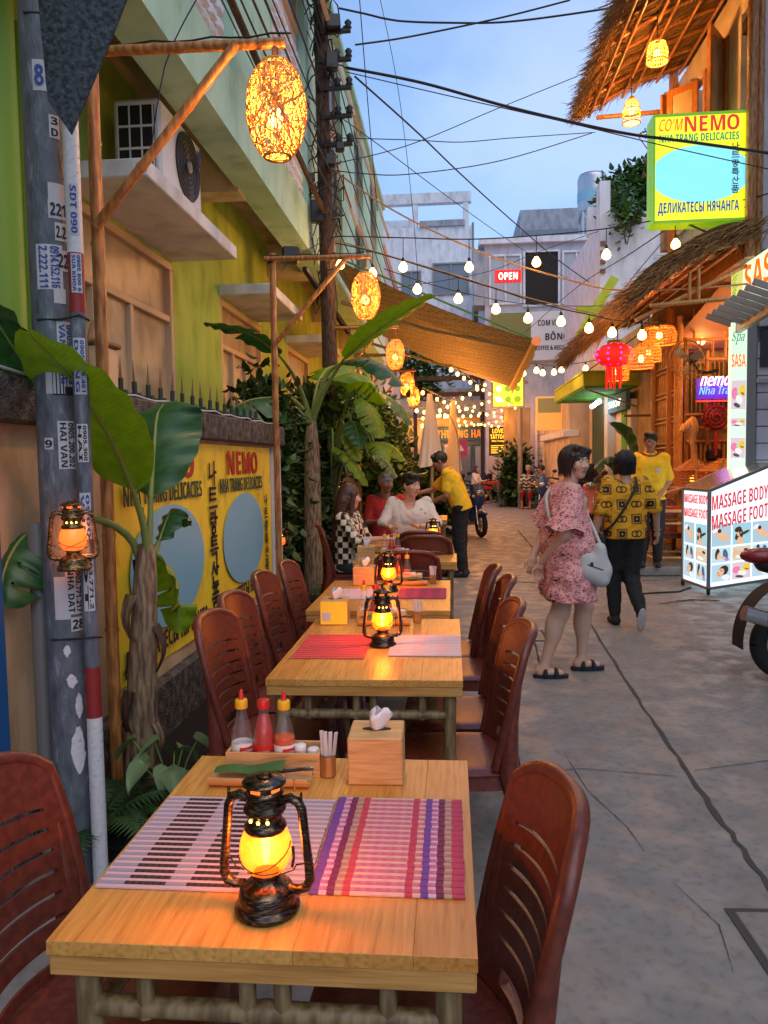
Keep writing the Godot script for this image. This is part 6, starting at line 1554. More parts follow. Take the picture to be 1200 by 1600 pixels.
func bottle(label: String, at: Vector3, sauce: Material, cap: Material, pointed: bool, level: float, lab: Material) -> void:
	var t := thing("sauce_bottle", label, "bottle", at, rng.randf())
	var g := Geo.new(); g.lathe([Vector2(0, .003), Vector2(.024, .003), Vector2(.026, .008), Vector2(.026, .075), Vector2(.021, .100), Vector2(.0125, .130), Vector2(.0115, .150)], 20)
	part(t, "glass", g, M.clear_glass)
	var s := Geo.new()
	var prof := [Vector2(0, .005), Vector2(.0225, .005), Vector2(.0245, .010)]
	for q in [[.0245, .075], [.0195, .100], [.0112, .130]]:
		if q[1] < level: prof.append(Vector2(q[0], q[1]))
	var rl := .0245 if level < .075 else lerpf(.0245, .0112, clampf((level - .075) / .055, 0, 1))
	prof.append(Vector2(rl, level)); prof.append(Vector2(0, level)); s.lathe(prof, 18)
	part(t, "sauce", s, sauce)
	var lb := Geo.new(); lb.lathe([Vector2(.0263, .014), Vector2(.0267, .015), Vector2(.0267, .060), Vector2(.0263, .061)], 20); part(t, "paper_label", lb, lab)
	var bd := Geo.new(); var pv := PackedVector3Array()
	for j in 2:
		for i in 9: pv.append(Vector3(sin((i - 4) * .17 - .1) * .0270, .034 + j * .020, cos((i - 4) * .17 - .1) * .0270))
	bd.grid(pv, 9, 2); part(t, "label_emblem", bd, M.cap_red)
	var c := Geo.new(); c.lathe([Vector2(.0145, .145), Vector2(.0155, .147), Vector2(.0155, .163), Vector2(.013, .167), Vector2(.004, .168), Vector2(0, .168)], 18); part(t, "cap", c, cap)
	if pointed:
		var n := Geo.new(); n.lathe([Vector2(.0075, .167), Vector2(.006, .178), Vector2(.0035, .190), Vector2(0, .192)], 14); part(t, "nozzle", n, M.cap_red)
	lettering(t, "Cholimex", M.paper, .007, Transform3D(Basis(Vector3.UP, -.1) * Basis(Vector3.BACK, .12), Vector3(-.0027, .045, .0272)), .026, null, .001)
	if lab == M.label_white: lettering(t, "TUONG CA", M.cap_red, .006, Transform3D(Basis(Vector3.UP, -.1), Vector3(-.0027, .024, .0270)), .026, null, .001)

func tissue_box(label: String, at: Vector3, turn: float, yellow := false) -> void:
	var t := thing("tissue_box", label, "tissue box", at, turn)
	var g := Geo.new(); B(g, -.064, .064, .0, .112, -.064, .064, .003)
	part(t, "box", g, M.box_wood)
	var sl := Geo.new(); var pl := []
	for k in 24: pl.append(Vector2(cos(TAU * k / 24) * .035, sin(TAU * k / 24) * .012))
	sl.prism(pl, .001, Transform3D(Basis(Vector3.RIGHT, -PI / 2), Vector3(0, .112, 0))); part(t, "slot", sl, M.dark_inside)
	# the pulled up tissue, folded over
	var p := PackedVector3Array()
	for j in 9:
		for k in 13:
			var f := j / 8.0; var a := TAU * k / 12.0
			var r := lerpf(.010, .026, f) * (1.0 + .30 * sin(a * 3.0 + f * 2.0)) * (1.0 if f < .8 else 1.0 - (f - .8) * 2.2)
			p.append(Vector3(cos(a) * r * 1.15 + .012 * f * f, .108 + .052 * f - (.010 * sin(a * 2.0) * f), -sin(a) * r * .7 + .008 * f))
	var tg := Geo.new(); tg.grid(p, 13, 9, true); part(t, "tissue", tg, M.tissue)
	if yellow:
		part(t, "printed_front", bx(-.062, .062, .004, .108, .064, .0655), M.banner_yellow)
		part(t, "print_patch", bx(-.055, -.015, .02, .06, .0655, .0662), M.paper)

func caddy_set(x: float, z: float, which: String, full: bool) -> void:
	var t := thing("condiment_caddy", "open wooden condiment box holding sauce bottles, " + which, "caddy", Vector3(x, .7505, z))
	var g := Geo.new(); B(g, -.115, .115, 0, .006, -.045, .045)
	part(t, "bottom", g, M.box_wood)
	part(t, "side_board", bx(-.115, .115, .006, .056, .038, .045, .001), M.box_wood); part(t, "side_board", bx(-.115, .115, .006, .056, -.045, -.038, .001), M.box_wood)
	part(t, "end_board", bx(-.115, -.108, .006, .056, -.038, .038, .001), M.box_wood); part(t, "end_board", bx(.108, .115, .006, .056, -.038, .038, .001), M.box_wood)
	var y := .757
	bottle("tall clear sauce bottle with yellow cap and white label, " + which, Vector3(x - .085, y, z), M.label_white if full else M.sauce_red, M.cap_yellow, true, .052, M.label_white)
	bottle("red ketchup bottle with red cap, " + which, Vector3(x - .030, y, z), M.sauce_red, M.cap_red, false, .129, M.cap_red)
	bottle("chilli sauce bottle with yellow cap and orange sauce, " + which, Vector3(x + .022, y, z + .004), M.sauce_orange, M.cap_yellow, true, .078, M.label_white)
	for k in 2:
		var sh := thing("shaker", ["taller white shaker in the condiment box, " + which, "shorter white shaker in the condiment box, " + which][k], "shaker", Vector3(x + .062 + k * .032, y, z + .01))
		var b := Geo.new(); b.lathe([Vector2(0, 0), Vector2(.013, 0), Vector2(.0135, .045 - k * .008), Vector2(.013, .047 - k * .008)], 16); part(sh, "body", b, M.white_plastic)
		var c := Geo.new(); c.lathe([Vector2(.0142, .046 - k * .008), Vector2(.0146, .056 - k * .008), Vector2(.012, .060 - k * .008), Vector2(0, .061 - k * .008)], 16); part(sh, "lid", c, M.white_plastic)

func tray_set(x: float, z: float, which: String) -> void:
	var t := thing("bamboo_tray", "split bamboo cutlery tray, " + which, "tray", Vector3(x, .751, z))
	var p := PackedVector3Array()
	for j in 2:
		for k in 11:
			var a := -PI * k / 10.0
			p.append(Vector3(-.118 + .236 * j, .026 + sin(a) * .025, cos(a) * .026))
	var g := Geo.new()
	g.shell(func(u, v): return Vector3(-.118 + .236 * v, .0265 + sin(-PI + PI * u) * .025, cos(-PI + PI * u) * .027), 14, 6, .004, func(_k, _j): return false)
	part(t, "half_tube", g, M.box_wood)
	var en := Geo.new()
	for s in [-1.0, 1.0]: en.lathe([Vector2(0, 0), Vector2(.024, 0)], 12)
	var pg := Geo.new(); pg.tube([Vector3(.088, .002, .028), Vector3(.088, .03, .029)], .0025, 6); part(t, "peg", pg, M.bamboo)
	var lf := Geo.new(); var q := PackedVector3Array()
	for j in 9:
		for k in 7:
			var f := j / 8.0; var s := k / 6.0 - .5
			q.append(Vector3(-.105 + .165 * f, .034 + .012 * f + .006 * (1.0 - 4.0 * s * s) + .003 * sin(f * 9.0), s * (.040 + .024 * f) - .004))
	lf.grid(q, 7, 9)
	single("folded_leaf", "folded green banana leaf napkin on the cutlery tray, " + which, "leaf", lf, M.leaf_green, Vector3(x, .751, z))
	for k in 2:
		var c := thing("spoon" if k == 0 else "fork", ["steel spoon lying on the cutlery tray, ", "dark handled fork lying on the cutlery tray, "][k] + which, "cutlery", Vector3(x, .751, z))
		var h := Geo.new(); h.tube([Vector3(.0, .030, -.006 + k * .012), Vector3(.06, .036, -.004 + k * .008), Vector3(.10, .042, -.002 + k * .006)], [.003, .0035, .004], 6); part(c, "handle", h, M.black_plastic if k else M.cutlery)
		var b := Geo.new(); b.ell(Vector3(.112, .0435, 0 + k * .006), Vector3(.018, .003, .009), 10, 6); part(c, "bowl" if k == 0 else "tines", b, M.cutlery if k == 0 else M.black_plastic)
	var cup := thing("bamboo_cup", "small bamboo cup of paper wrapped chopsticks, " + which, "cup", Vector3(x + .150, .7505, z - .065))
	var cg := Geo.new(); cg.lathe([Vector2(0, .002), Vector2(.0185, 0), Vector2(.019, .003), Vector2(.019, .050), Vector2(.0165, .052), Vector2(.0165, .01), Vector2(0, .009)], 18); part(cup, "cup", cg, M.bamboo)
	for k in 4: 
		var s := Geo.new(); s.box(Vector3(0, .055, 0), Vector3(.010, .090, .004), .001); part(cup, "paper_sleeve", s, M.paper, Vector3(-.008 + .006 * k, .008, .002 * (k % 2)), Vector3(.06 * (k - 1.5), .3 * k, -.05 * (k - 1.5)))

func tables() -> void:
	make_table("nearest wooden table with boarded top and bamboo legs, in the foreground", -.649, .033, -1.120, -1.890, 5)
	make_table("second wooden table from the front, with red and pale pink placemats", -.655, .033, -2.592, -3.622, 5)
	make_table("third wooden table from the front, with a crimson striped placemat", -.748, -.012, -3.826, -4.810, 5)
	make_table("fourth wooden table from the front, with a chair back standing before it", -.745, .035, -5.690, -6.210, 5)
	make_table("fifth wooden table, where the couple sit behind two chair backs", -.78, -.085, -6.80, -7.62, 5)
	make_table("dark wooden table beside the waiter, farthest of the row", -.70, -.06, -9.75, -10.6, 4)
	var L := "brown plastic chair with slotted back, "
	var c := make_chair(L + "nearest one on the alley side of the front table")
	c.position = Vector3(-.075, 0, -1.335); c.rotation.y = -PI / 2 + .10
	var spots := [[-.665, -1.35, PI / 2 - .04, "cut off by the lower left corner of the photo"],
		[-.695, -2.92, PI / 2 - .05, "nearest on the wall side of the second table"], [-.745, -3.38, PI / 2 - .03, "farther one on the wall side of the second table"],
		[-.775, -4.06, PI / 2, "nearer one on the wall side of the third table"], [-.735, -4.50, PI / 2, "farther one on the wall side of the third table"],
		[-.005, -2.74, -PI / 2 + .06, "nearest of the four overlapping on the alley side"], [.0, -3.20, -PI / 2 + .05, "second of the four overlapping on the alley side"],
		[.02, -3.88, -PI / 2, "third of the four overlapping on the alley side"], [-.03, -4.28, -PI / 2, "farthest of the four overlapping on the alley side"],
		[-.30, -5.30, PI, "seen from behind before the fourth table"], [-.22, -6.35, PI, "reddish back seen just past the fourth table"], [-.26, -6.72, PI, "dark back just in front of the man in white"]]
	for s in spots: dup(c, L + s[3], Vector3(s[0], 0, s[1]), s[2])
	dup(c, L + "under the girl with long hair", Vector3(-1.0, 0, -7.25), PI / 2 + .2)
	dup(c, L + "under the man in the white shirt", Vector3(-.43, 0, -8.0), 0)
	# placemats
	make_mat("pink and blue grey reed placemat with two dark bands, nearest left", -.640, -.262, -1.270, -1.640, 0)
	make_mat("purple, red and peach striped reed placemat, nearest right", -.257, .016, -1.272, -1.655, 1)
	make_mat("bright red reed placemat on the second table", -.622, -.340, -2.865, -3.265, 2)
	make_mat("pale pink reed placemat on the second table", -.252, .030, -2.912, -3.262, 3)
	make_mat("pale pink reed placemat on the third table", -.645, -.36, -4.132, -4.47, 3)
	make_mat("crimson and dark striped reed placemat on the third table", -.304, -.036, -4.151, -4.488, 4)
	# lanterns
	make_lantern("black and copper oil lantern glowing yellow on the nearest table", Vector3(-.316, .7505, -1.226), -.12, M.lantern_metal, M.lantern_glass, .085)
	make_lantern("black oil lantern lit on the second table", Vector3(-.286, .7505, -3.085), .25, M.lantern_metal, M.lantern_glass, .09)
	make_lantern("black oil lantern lit on the third table", Vector3(-.368, .7505, -4.40), .1, M.lantern_metal, M.lantern_glass, .09)
	make_lantern("small lit oil lantern in front of the man in white", Vector3(-.169, .7505, -6.96), .4, M.lantern_metal, M.lantern_glass, .09)
	# tableware
	tissue_box("plain wooden tissue box with a white tissue on the nearest table", Vector3(-.184, .7505, -1.792), .02)
	tissue_box("yellow fronted tissue box on the second table", Vector3(-.549, .7505, -3.538), .03, true)
	tissue_box("wooden tissue box on the third table", Vector3(-.540, .7505, -4.672), 0)
	tissue_box("wooden tissue box on the fourth table by the foliage", Vector3(-.655, .7505, -5.80), .05)
	caddy_set(-.435, -1.815, "nearest table", true)
	caddy_set(-.33, -3.56, "second table", false)
	caddy_set(-.30, -4.72, "third table", false)
	caddy_set(-.45, -6.06, "fourth table", false)
	tray_set(-.452, -1.715, "nearest table")
	tray_set(-.315, -3.475, "second table")
	tray_set(-.27, -4.62, "third table")

func sticker(parent: Node, cx: float, cz: float, r: float, ang: float, y: float, w: float, h: float, lines: Array, ink: Material, paper: Material, upright := false) -> void:
	# paper bent round a pole, its numbers running down it (or upright)
	var s := Node3D.new(); s.name = "sticker"; parent.add_child(s, true); s.position = Vector3(cx, 0, cz)
	var g := Geo.new(); var p := PackedVector3Array()
	for j in 2:
		for k in 7:
			var a := ang + (k / 6.0 - .5) * w / r
			p.append(Vector3(sin(a) * (r + .0012), y + (j - .5) * h, cos(a) * (r + .0012)))
	g.grid(p, 7, 2)
	part(s, "paper", g, paper)
	var n := lines.size()
	for k in n:
		var f := (k + .5) / n - .5
		var a: float = ang + (-f if not upright else 0.0) * w / r * .86
		var b := Basis(Vector3.UP, a)
		var rr := r + .0016
		if upright: lettering(s, lines[k], ink, h / n * .66, Transform3D(b, Vector3(sin(a) * rr, y - f * h, cos(a) * rr)), minf(w * .85, h / n * .6 * lines[k].length()), null, .002)
		else: lettering(s, lines[k], ink, w / n * .66, Transform3D(b * Basis(Vector3.BACK, -PI / 2), Vector3(sin(a) * rr, y, cos(a) * rr)), h * .92, null, .002)

func poles() -> void:
	var px := -1.372; var pz := -2.6
	var t := thing("sticker_pole", "grey blue steel pole plastered with torn phone number stickers, nearest left", "pole")
	var g := Geo.new(); g.tube([Vector3(px, 0, pz), Vector3(px, 4.6, pz)], .072, 28); part(t, "shaft", g, M.pole_paint)
	var wx := -1.262; var wz := -2.555
	var A := .49   # the side of the pole that faces the camera
	for q in [[.16, 2.80, .075, .10, ["88"], 0, true], [.50, 2.64, .034, .075, ["3", "D"], 1, true], [.48, 2.425, .055, .06, [], 1, true], [.50, 2.368, .062, .062, ["221"], 1, true], [.60, 2.295, .04, .06, ["2.2"], 1, true], [.02, 2.175, .085, .15, ["0914.152.116", "2.222.111"], 0, false], [.66, 2.20, .045, .07, ["22"], 1, true], [.44, 2.08, .04, .05, [], 1, true], [.62, 1.885, .058, .22, ["0905.206.303", "VAN DONG"], 0, false], [.06, 1.80, .06, .10, [], 1, true], [.50, 1.575, .062, .165, ["0905.200.202", "HAI VAN"], 1, false], [.55, 1.07, .062, .17, ["0903.771.217", "NHA DAT"], 1, false], [-.05, 1.045, .05, .15, [], 1, true], [-.35, 1.58, .03, .04, ["9"], 1, true], [.65, .95, .05, .05, ["28"], 1, true]]:
		sticker(t, px, pz, .072, A + q[0] - .12, q[1], q[2], q[3], q[4], M.ink_blue if q[5] == 0 else M.ink_black, M.paper, q[6])
	sticker(t, px, pz, .072, A + .30, 1.80, .07, .11, [], M.ink_black, M.ink_black, true)
	sticker(t, px, pz, .0735, A + .30, 1.83, .03, .02, ["M"], M.ink_black, M.cap_yellow, true)
	# flaked white paint
	for q in [[.50, .50, .055, .17], [.3, .75, .04, .05], [.6, .66, .03, .09], [.15, .86, .03, .04]]:
		var pg := Geo.new(); var p := PackedVector3Array()
		for j in 9:
			for k in 5:
				var wv: float = q[2] * (sin(PI * (j + .6) / 9.2)) * rng.randf_range(.65, 1.05)
				var a: float = A + q[0] - .2 + (k / 4.0 - .5) * wv / .072
				p.append(Vector3(px + sin(a) * .0728, q[1] + (j / 8.0 - .5) * q[3] + rng.randf_range(-.004, .004), pz + cos(a) * .0728))
		pg.grid(p, 5, 9); part(t, "flaked_paint", pg, M.pipe_white)
	var w := thing("painted_pipe", "thin white and red painted pipe strapped to the sticker pole", "pipe")
	for q in [[0, .62, M.pipe_white], [.62, .80, M.red_paint], [.80, 1.72, M.pole_paint], [1.72, 2.02, M.pole_paint], [2.02, 2.08, M.red_paint], [2.08, 2.22, M.red_paint], [2.22, 4.6, M.pipe_white]]:
		var pg := Geo.new(); pg.tube([Vector3(wx, q[0], wz), Vector3(wx, q[1], wz)], .0265, 16, false); part(w, "pipe_length", pg, q[2])
	for q in [[.50, 2.15, .035, .13, ["0905 800 6", "SUA KHOA"], M.ink_blue, false], [.45, 1.84, .04, .19, ["0905.769.461", "DONG"], M.ink_blue, false], [.4, 1.58, .036, .13, ["0905.300", "HAI"], M.ink_black, false], [.4, 1.33, .036, .16, ["0900", "VND"], M.ink_blue, false], [.45, 2.36, .03, .17, ["SDT 090"], M.ink_blue, false], [.45, 1.1, .036, .2, ["903.771.2", "DT"], M.ink_black, false]]:
		sticker(w, wx, wz, .0265, q[0], q[1], q[2], q[3], q[4], q[5], M.paper, q[6])
	for y in [.9, 2.0, 3.0]:
		var st := Geo.new(); st.tube([Vector3(px - .02, y, pz + .075), Vector3(px + .06, y, pz + .06), Vector3(wx + .02, y + .01, wz + .03), Vector3(wx + .03, y, wz - .02)], .004, 5); part(w, "strap", st, M.cable)
	var l := make_lantern("brass oil lantern glowing orange, strapped to the sticker covered pole", Vector3(-1.272, 1.152, -2.475), .42, M.lantern_brass, M.lantern_glass_red, .04)
	# bamboo gallows with woven lanterns
	var first: Node3D = null
	var fl: Node3D = null
	for k in 5:
		var z: float = [-3.12, -6.3, -9.6, -12.1, -14.2][k]
		var lab: String = ["nearest bamboo lamp post with cross arm behind the sticker pole", "second bamboo lamp post, at the end of the boundary wall", "third bamboo lamp post, behind the banana leaves", "fourth bamboo lamp post, deep among the foliage", "fifth and farthest bamboo lamp post"][k]
		var lab2: String = ["largest woven wicker lantern, hanging nearest at the top left", "second woven wicker lantern from the front", "third woven wicker lantern, beside the awning edge", "fourth woven wicker lantern, above the white parasol", "fifth and farthest woven wicker lantern"][k]
		if k == 0:
			first = thing("bamboo_post", lab, "lamp post", Vector3(-1.45, 0, z), 0, "bamboo lamp posts along the wall")
			var p := Geo.new(); p.bamboo(Vector3(0, 0, 0), Vector3(0.01, 3.22, 0), .027, .42, 10); part(first, "post", p, M.bamboo)
			var a := Geo.new(); a.bamboo(Vector3(-.05, 3.165, .03), Vector3(.82, 3.150, .03), .021, .36, 10); part(first, "cross_arm", a, M.bamboo)
			var b := Geo.new(); b.bamboo(Vector3(.02, 2.47, .045), Vector3(.63, 3.145, .058), .020, .30, 10); part(first, "brace", b, M.bamboo)
			var ti := Geo.new(); ti.tube([Vector3(0, 3.13, 0), Vector3(0, 3.19, 0)], .031, 10); part(first, "binding", ti, M.cable)
			var h := Geo.new(); h.bamboo(Vector3(.775, 3.15, .03), Vector3(.775, 3.06, .03), .014, .3, 8); part(first, "hanger", h, M.bamboo)
			var cb := Geo.new(); var pts := []
			for s in 12: pts.append(Vector3(-.04 + .08 * s + .0, 3.185 + .006 * sin(s * 2.0), .03))
			cb.tube(pts, .004, 5); part(first, "lead", cb, M.cable)
			fl = wicker_lantern(lab2, Vector3(-.675, 2.895, z + .03))
		else:
			dup(first, lab, Vector3(-1.45, 0, z)); dup(fl, lab2, Vector3(-.675, 2.86 - .02 * k - (.1 if k > 2 else 0.0), z + .03))
	# old utility pole with its fittings
	var u := thing("utility_pole", "old wooden utility pole tangled with black cables and boxes", "utility pole")
	var ug := Geo.new(); ug.tube([Vector3(-1.49, 0, -9.6), Vector3(-1.497, 2.9, -9.6), Vector3(-1.515, 5.0, -9.6), Vector3(-1.535, 7.6, -9.6)], [.10, .095, .088, .08], 14); part(u, "shaft", ug, M.dark_bark)
	for k in 5:
		var b := Geo.new(); b.bar(Vector3(-1.55, 5.35 + k * .33, -9.52), Vector3(-1.15, 5.35 + k * .33, -9.5), .05, .05, .006); part(u, "crossarm", b, M.black_plastic)
		for s in 2:
			var ins := Geo.new(); ins.lathe([Vector2(.02, 0), Vector2(.045, .02), Vector2(.03, .05), Vector2(.045, .08), Vector2(.02, .11), Vector2(0, .12)], 12); part(u, "insulator", ins, M.cable, Vector3(-1.32 + s * .14, 5.36 + k * .33, -9.5))
	for q in [[-1.60, 4.55, .10, .26], [-1.42, 5.15, .09, .14], [-1.38, 6.3, .10, .2], [-1.66, 4.95, .06, .10], [-1.30, 5.30, .07, .1], [-1.36, 6.75, .12, .16]]:
		var b := Geo.new(); b.box(Vector3.ZERO, Vector3(q[2] * 1.5, q[3], .12), .015); part(u, "junction_box", b, M.black_plastic, Vector3(q[0], q[1], -9.46), Vector3(0, .2, rng.randf_range(-.1, .1)))
	for k in 26:
		# loops and slack round the head of the pole
		var y := rng.randf_range(3.9, 7.2); var pts := []
		var rr := rng.randf_range(.10, .28); var a0 := rng.randf() * TAU
		for s in 12: pts.append(Vector3(-1.50 + cos(a0 + s * .5) * rr, y - s * rng.randf_range(.02, .07), -9.55 + sin(a0 + s * .5) * rr * .6))
		var c := Geo.new(); c.tube(pts, rng.randf_range(.005, .011), 5, false); part(u, "slack_cable", c, M.cable)

func wicker_lantern(label: String, at: Vector3) -> Node3D:
	var t := thing("wicker_lantern", label, "lantern", at, 0, "woven lanterns on the bamboo posts")
	var r := RandomNumberGenerator.new(); r.seed = 31
	var g := Geo.new()
	var put := func(v: Vector3, s: float) -> Vector3:
		var y := clampf(v.y, -.9, .9); var k := sqrt(maxf(0.0, 1.0 - y * y)) / maxf(Vector2(v.x, v.z).length(), .001)
		return Vector3(v.x * k * .118, y * .200, v.z * k * .118) * s
	for k in 62:
		var n := Vector3(r.randfn(), r.randfn() * .9, r.randfn()).normalized(); var c := r.randf_range(-.6, .6)
		var u := n.cross(Vector3.UP if absf(n.y) < .9 else Vector3.RIGHT).normalized(); var w := n.cross(u)
		var pts := []; var q := sqrt(1 - c * c); var wob := r.randf_range(.03, .10); var ph := r.randf() * 6.0; var sc := r.randf_range(.97, 1.02)
		for s in 31:
			var a := TAU * s / 30
			pts.append(put.call((n * (c + wob * sin(a * 3 + ph)) + (u * cos(a) + w * sin(a)) * q).normalized(), sc))
		g.tube(pts, .0026, 3, false)
	for y in [-.9, .9]:
		var ring := []
		for s in 25: ring.append(put.call(Vector3(cos(TAU * s / 24) * .436, y, sin(TAU * s / 24) * .436), 1.0))
		g.tube(ring, .005, 6, false)
	part(t, "woven_shade", g, M.wicker)
	var b := Geo.new(); b.ell(Vector3.ZERO, Vector3(.034, .038, .034), 16, 10); part(t, "bulb", b, M.bulb, Vector3(0, -.03, 0))
	var s := Geo.new(); s.lathe([Vector2(0, .005), Vector2(.016, .005), Vector2(.018, .05), Vector2(.008, .06), Vector2(.004, .08), Vector2(.004, .2)], 12); part(t, "socket", s, M.black_plastic)
	glow(t, Vector3(0, -.03, 0), .75, Color(1, .70, .36), .04)
	return t

func leaf_blade(pts: Array, width: float, fold: float, droop: float, tears: int, sd: int) -> Array:
	# a banana leaf along the midrib pts: [blade, midrib]
	var r := RandomNumberGenerator.new(); r.seed = sd
	var cv := Curve3D.new()
	for q in pts: cv.add_point(q)
	for k in cv.point_count:
		var d: Vector3 = (pts[mini(k + 1, pts.size() - 1)] - pts[maxi(k - 1, 0)]) * .18
		cv.set_point_in(k, -d); cv.set_point_out(k, d)
	var l := cv.get_baked_length(); var n := 30
	var g := Geo.new()
	var torn := []
	for k in tears: torn.append(r.randi_range(5, n - 5))
	for side in [-1.0, 1.0]:
		var p := PackedVector3Array()
		var cut := 0.0
		for j in n + 1:
			var f := float(j) / n
			var c := cv.sample_baked(f * l, true); var d := (cv.sample_baked(minf(f + .02, 1.0) * l, true) - cv.sample_baked(maxf(f - .02, 0.0) * l, true)).normalized()
			var x := d.cross(Vector3.UP)
			if x.length() < .1: x = d.cross(Vector3(.3, 0, 1))
			x = x.normalized(); var up := x.cross(d)
			var w := width * pow(sin(PI * pow(f * .985 + .005, .80)), .55)
			var notch := 1.0
			for q in torn:
				if j == q: notch = .35
			for k in 7:
				var s := k / 6.0
				var ss := s * (notch if s > .4 else 1.0)
				var off: Vector3 = x * side * w * ss * cos(fold * ss) + up * (w * ss * sin(fold * ss) - droop * w * ss * ss * 1.2) + up * .010 * sin(j * 1.3 + side) * s + d * w * .25 * ss
				p.append(c + off)
		g.grid(p, 7, n + 1, false, side > 0)
		var o := g.t.size() - p.size()
		for k in p.size(): g.t[o + k] = Vector2(.5 + side * .5 * float(k % 7) / 6.0, 1.0 - float(k / 7) / n)
	var m := Geo.new(); var mp := []; var mr := []
	for j in 13:
		mp.append(cv.sample_baked(j / 12.0 * l, true) - Vector3(0, .004, 0)); mr.append(lerpf(.011, .002, j / 12.0) * clampf(width / .16, .6, 1.6))
	m.tube(mp, mr, 6)
	return [g, m]
func stalk(parent: Node, pts: Array, r0: float, r1: float) -> void:
	var cv := Curve3D.new()
	for k in pts.size():
		var d: Vector3 = (pts[mini(k + 1, pts.size() - 1)] - pts[maxi(k - 1, 0)]) * .2
		cv.add_point(pts[k], -d, d)
	var p := []; var rr := []
	for j in 13: p.append(cv.sample_baked(j / 12.0 * cv.get_baked_length(), true)); rr.append(lerpf(r0, r1, j / 12.0))
	var g := Geo.new(); g.tube(p, rr, 8); part(parent, "leaf_stalk", g, M.stalk)
func banana_leaf(t: Node, stem: Array, pts: Array, width: float, fold: float, droop: float, tears: int, sd: int, m: Material, r := .02) -> void:
	if stem.size(): stalk(t, stem + [pts[0]], r, .011)
	var a := leaf_blade(pts, width, fold, droop, tears, sd)
	var o := part(t, "leaf", a[0], m); part(o, "midrib", a[1], M.midrib)

var leaf_shapes := {}
func leaf_mesh(size: float) -> Mesh:
	if not leaf_shapes.has(size):
		var g := Geo.new()
		var p := PackedVector3Array()
		for j in 5:
			var f := j / 4.0; var w := size * .36 * sin(PI * pow(f * .96 + .02, .75))
			for k in 3: p.append(Vector3((k - 1) * w, -.28 * size * f * f + absf(k - 1.0) * w * .35, size * f * 1.15))
		g.grid(p, 3, 5)
		leaf_shapes[size] = g.mesh()
	return leaf_shapes[size]
func leaf_cloud(called: String, label: String, category: String, blobs: Array, m: String, size: float, sd: int, stems := true) -> Node3D:
	var t := thing(called, label, category)
	var r := RandomNumberGenerator.new(); r.seed = sd
	var xf := []; var cols := []
	for k in 200: cols.append(Color(1, 1, 1) * r.randf_range(.35, 1.5) * Color(r.randf_range(.85, 1.3), 1, r.randf_range(.7, 1.1)))
	for b in blobs:
		# leaves gather in sprays, so that gaps and clumps show
		var left: int = b[2]
		while left > 0:
			var d := Vector3(r.randfn(), r.randfn(), r.randfn()).normalized() * pow(r.randf(), .45)
			var c: Vector3 = b[0] + d * b[1]
			var out := (d + Vector3(0, -.1, 0)).normalized()
			for k in mini(left, r.randi_range(5, 11)):
				var dir := (out * .6 + Vector3(r.randfn(), r.randfn() * .7 - .25, r.randfn())).normalized()
				var x := dir.cross(Vector3(r.randfn() * .3, 1, r.randfn() * .3)).normalized()
				var s := r.randf_range(.6, 1.35)
				xf.append(Transform3D(Basis(x, x.cross(-dir).normalized(), dir).orthonormalized() * s, c + Vector3(r.randfn(), r.randfn(), r.randfn()) * size * .8))
				left -= 1
	many(t, "foliage", leaf_mesh(size), M[m], xf, cols)
	if stems:
		var g := Geo.new()
		for b in blobs:
			for k in 3:
				var a: Vector3 = Vector3(b[0].x + r.randfn() * .1, maxf(0.0, b[0].y - b[1].y - .3), b[0].z + r.randfn() * .15)
				g.tube([a, a.lerp(b[0], .5) + Vector3(r.randfn() * .05, 0, r.randfn() * .05), b[0] + Vector3(r.randfn() * .1, b[1].y * .5, r.randfn() * .1)], [.014, .011, .005], 5)
		part(t, "stem", g, M.dark_bark)
	return t

func fern(label: String, at: Vector3, size: float, n: int, sd: int) -> void:
	var t := thing("fern", label, "fern", at)
	var r := RandomNumberGenerator.new(); r.seed = sd
	for k in n:
		var a := TAU * k / n + r.randfn(0, .2); var l := size * r.randf_range(.7, 1.15); var g := Geo.new()
		g.col = Color(1, 1, 1) * r.randf_range(.6, 1.35)
		var spine := []
		for j in 12:
			var f := j / 11.0
			spine.append(Vector3(cos(a) * l * f * .85, l * (.95 * f - .75 * f * f) + .02, sin(a) * l * f * .85))
		g.tube(spine, .0025, 4)
		for j in range(1, 12):
			var c: Vector3 = spine[j]; var d: Vector3 = (spine[j] - spine[j - 1]).normalized(); var x := d.cross(Vector3.UP).normalized()
			for sub in 2:
				var cc: Vector3 = c - d * l * .042 * sub
				for s in [-1.0, 1.0]:
					var w: float = l * .20 * sin(PI * (j / 11.0 * .8 + .18))
					var tip: Vector3 = cc + x * s * w + d * w * .35 - Vector3(0, w * .2, 0)
					var b: Vector3 = d * l * .021
					if s > 0: g.tri(cc - b, tip, cc + b)
					else: g.tri(cc + b, tip, cc - b)
		part(t, "frond", g, M.fern_leaf)

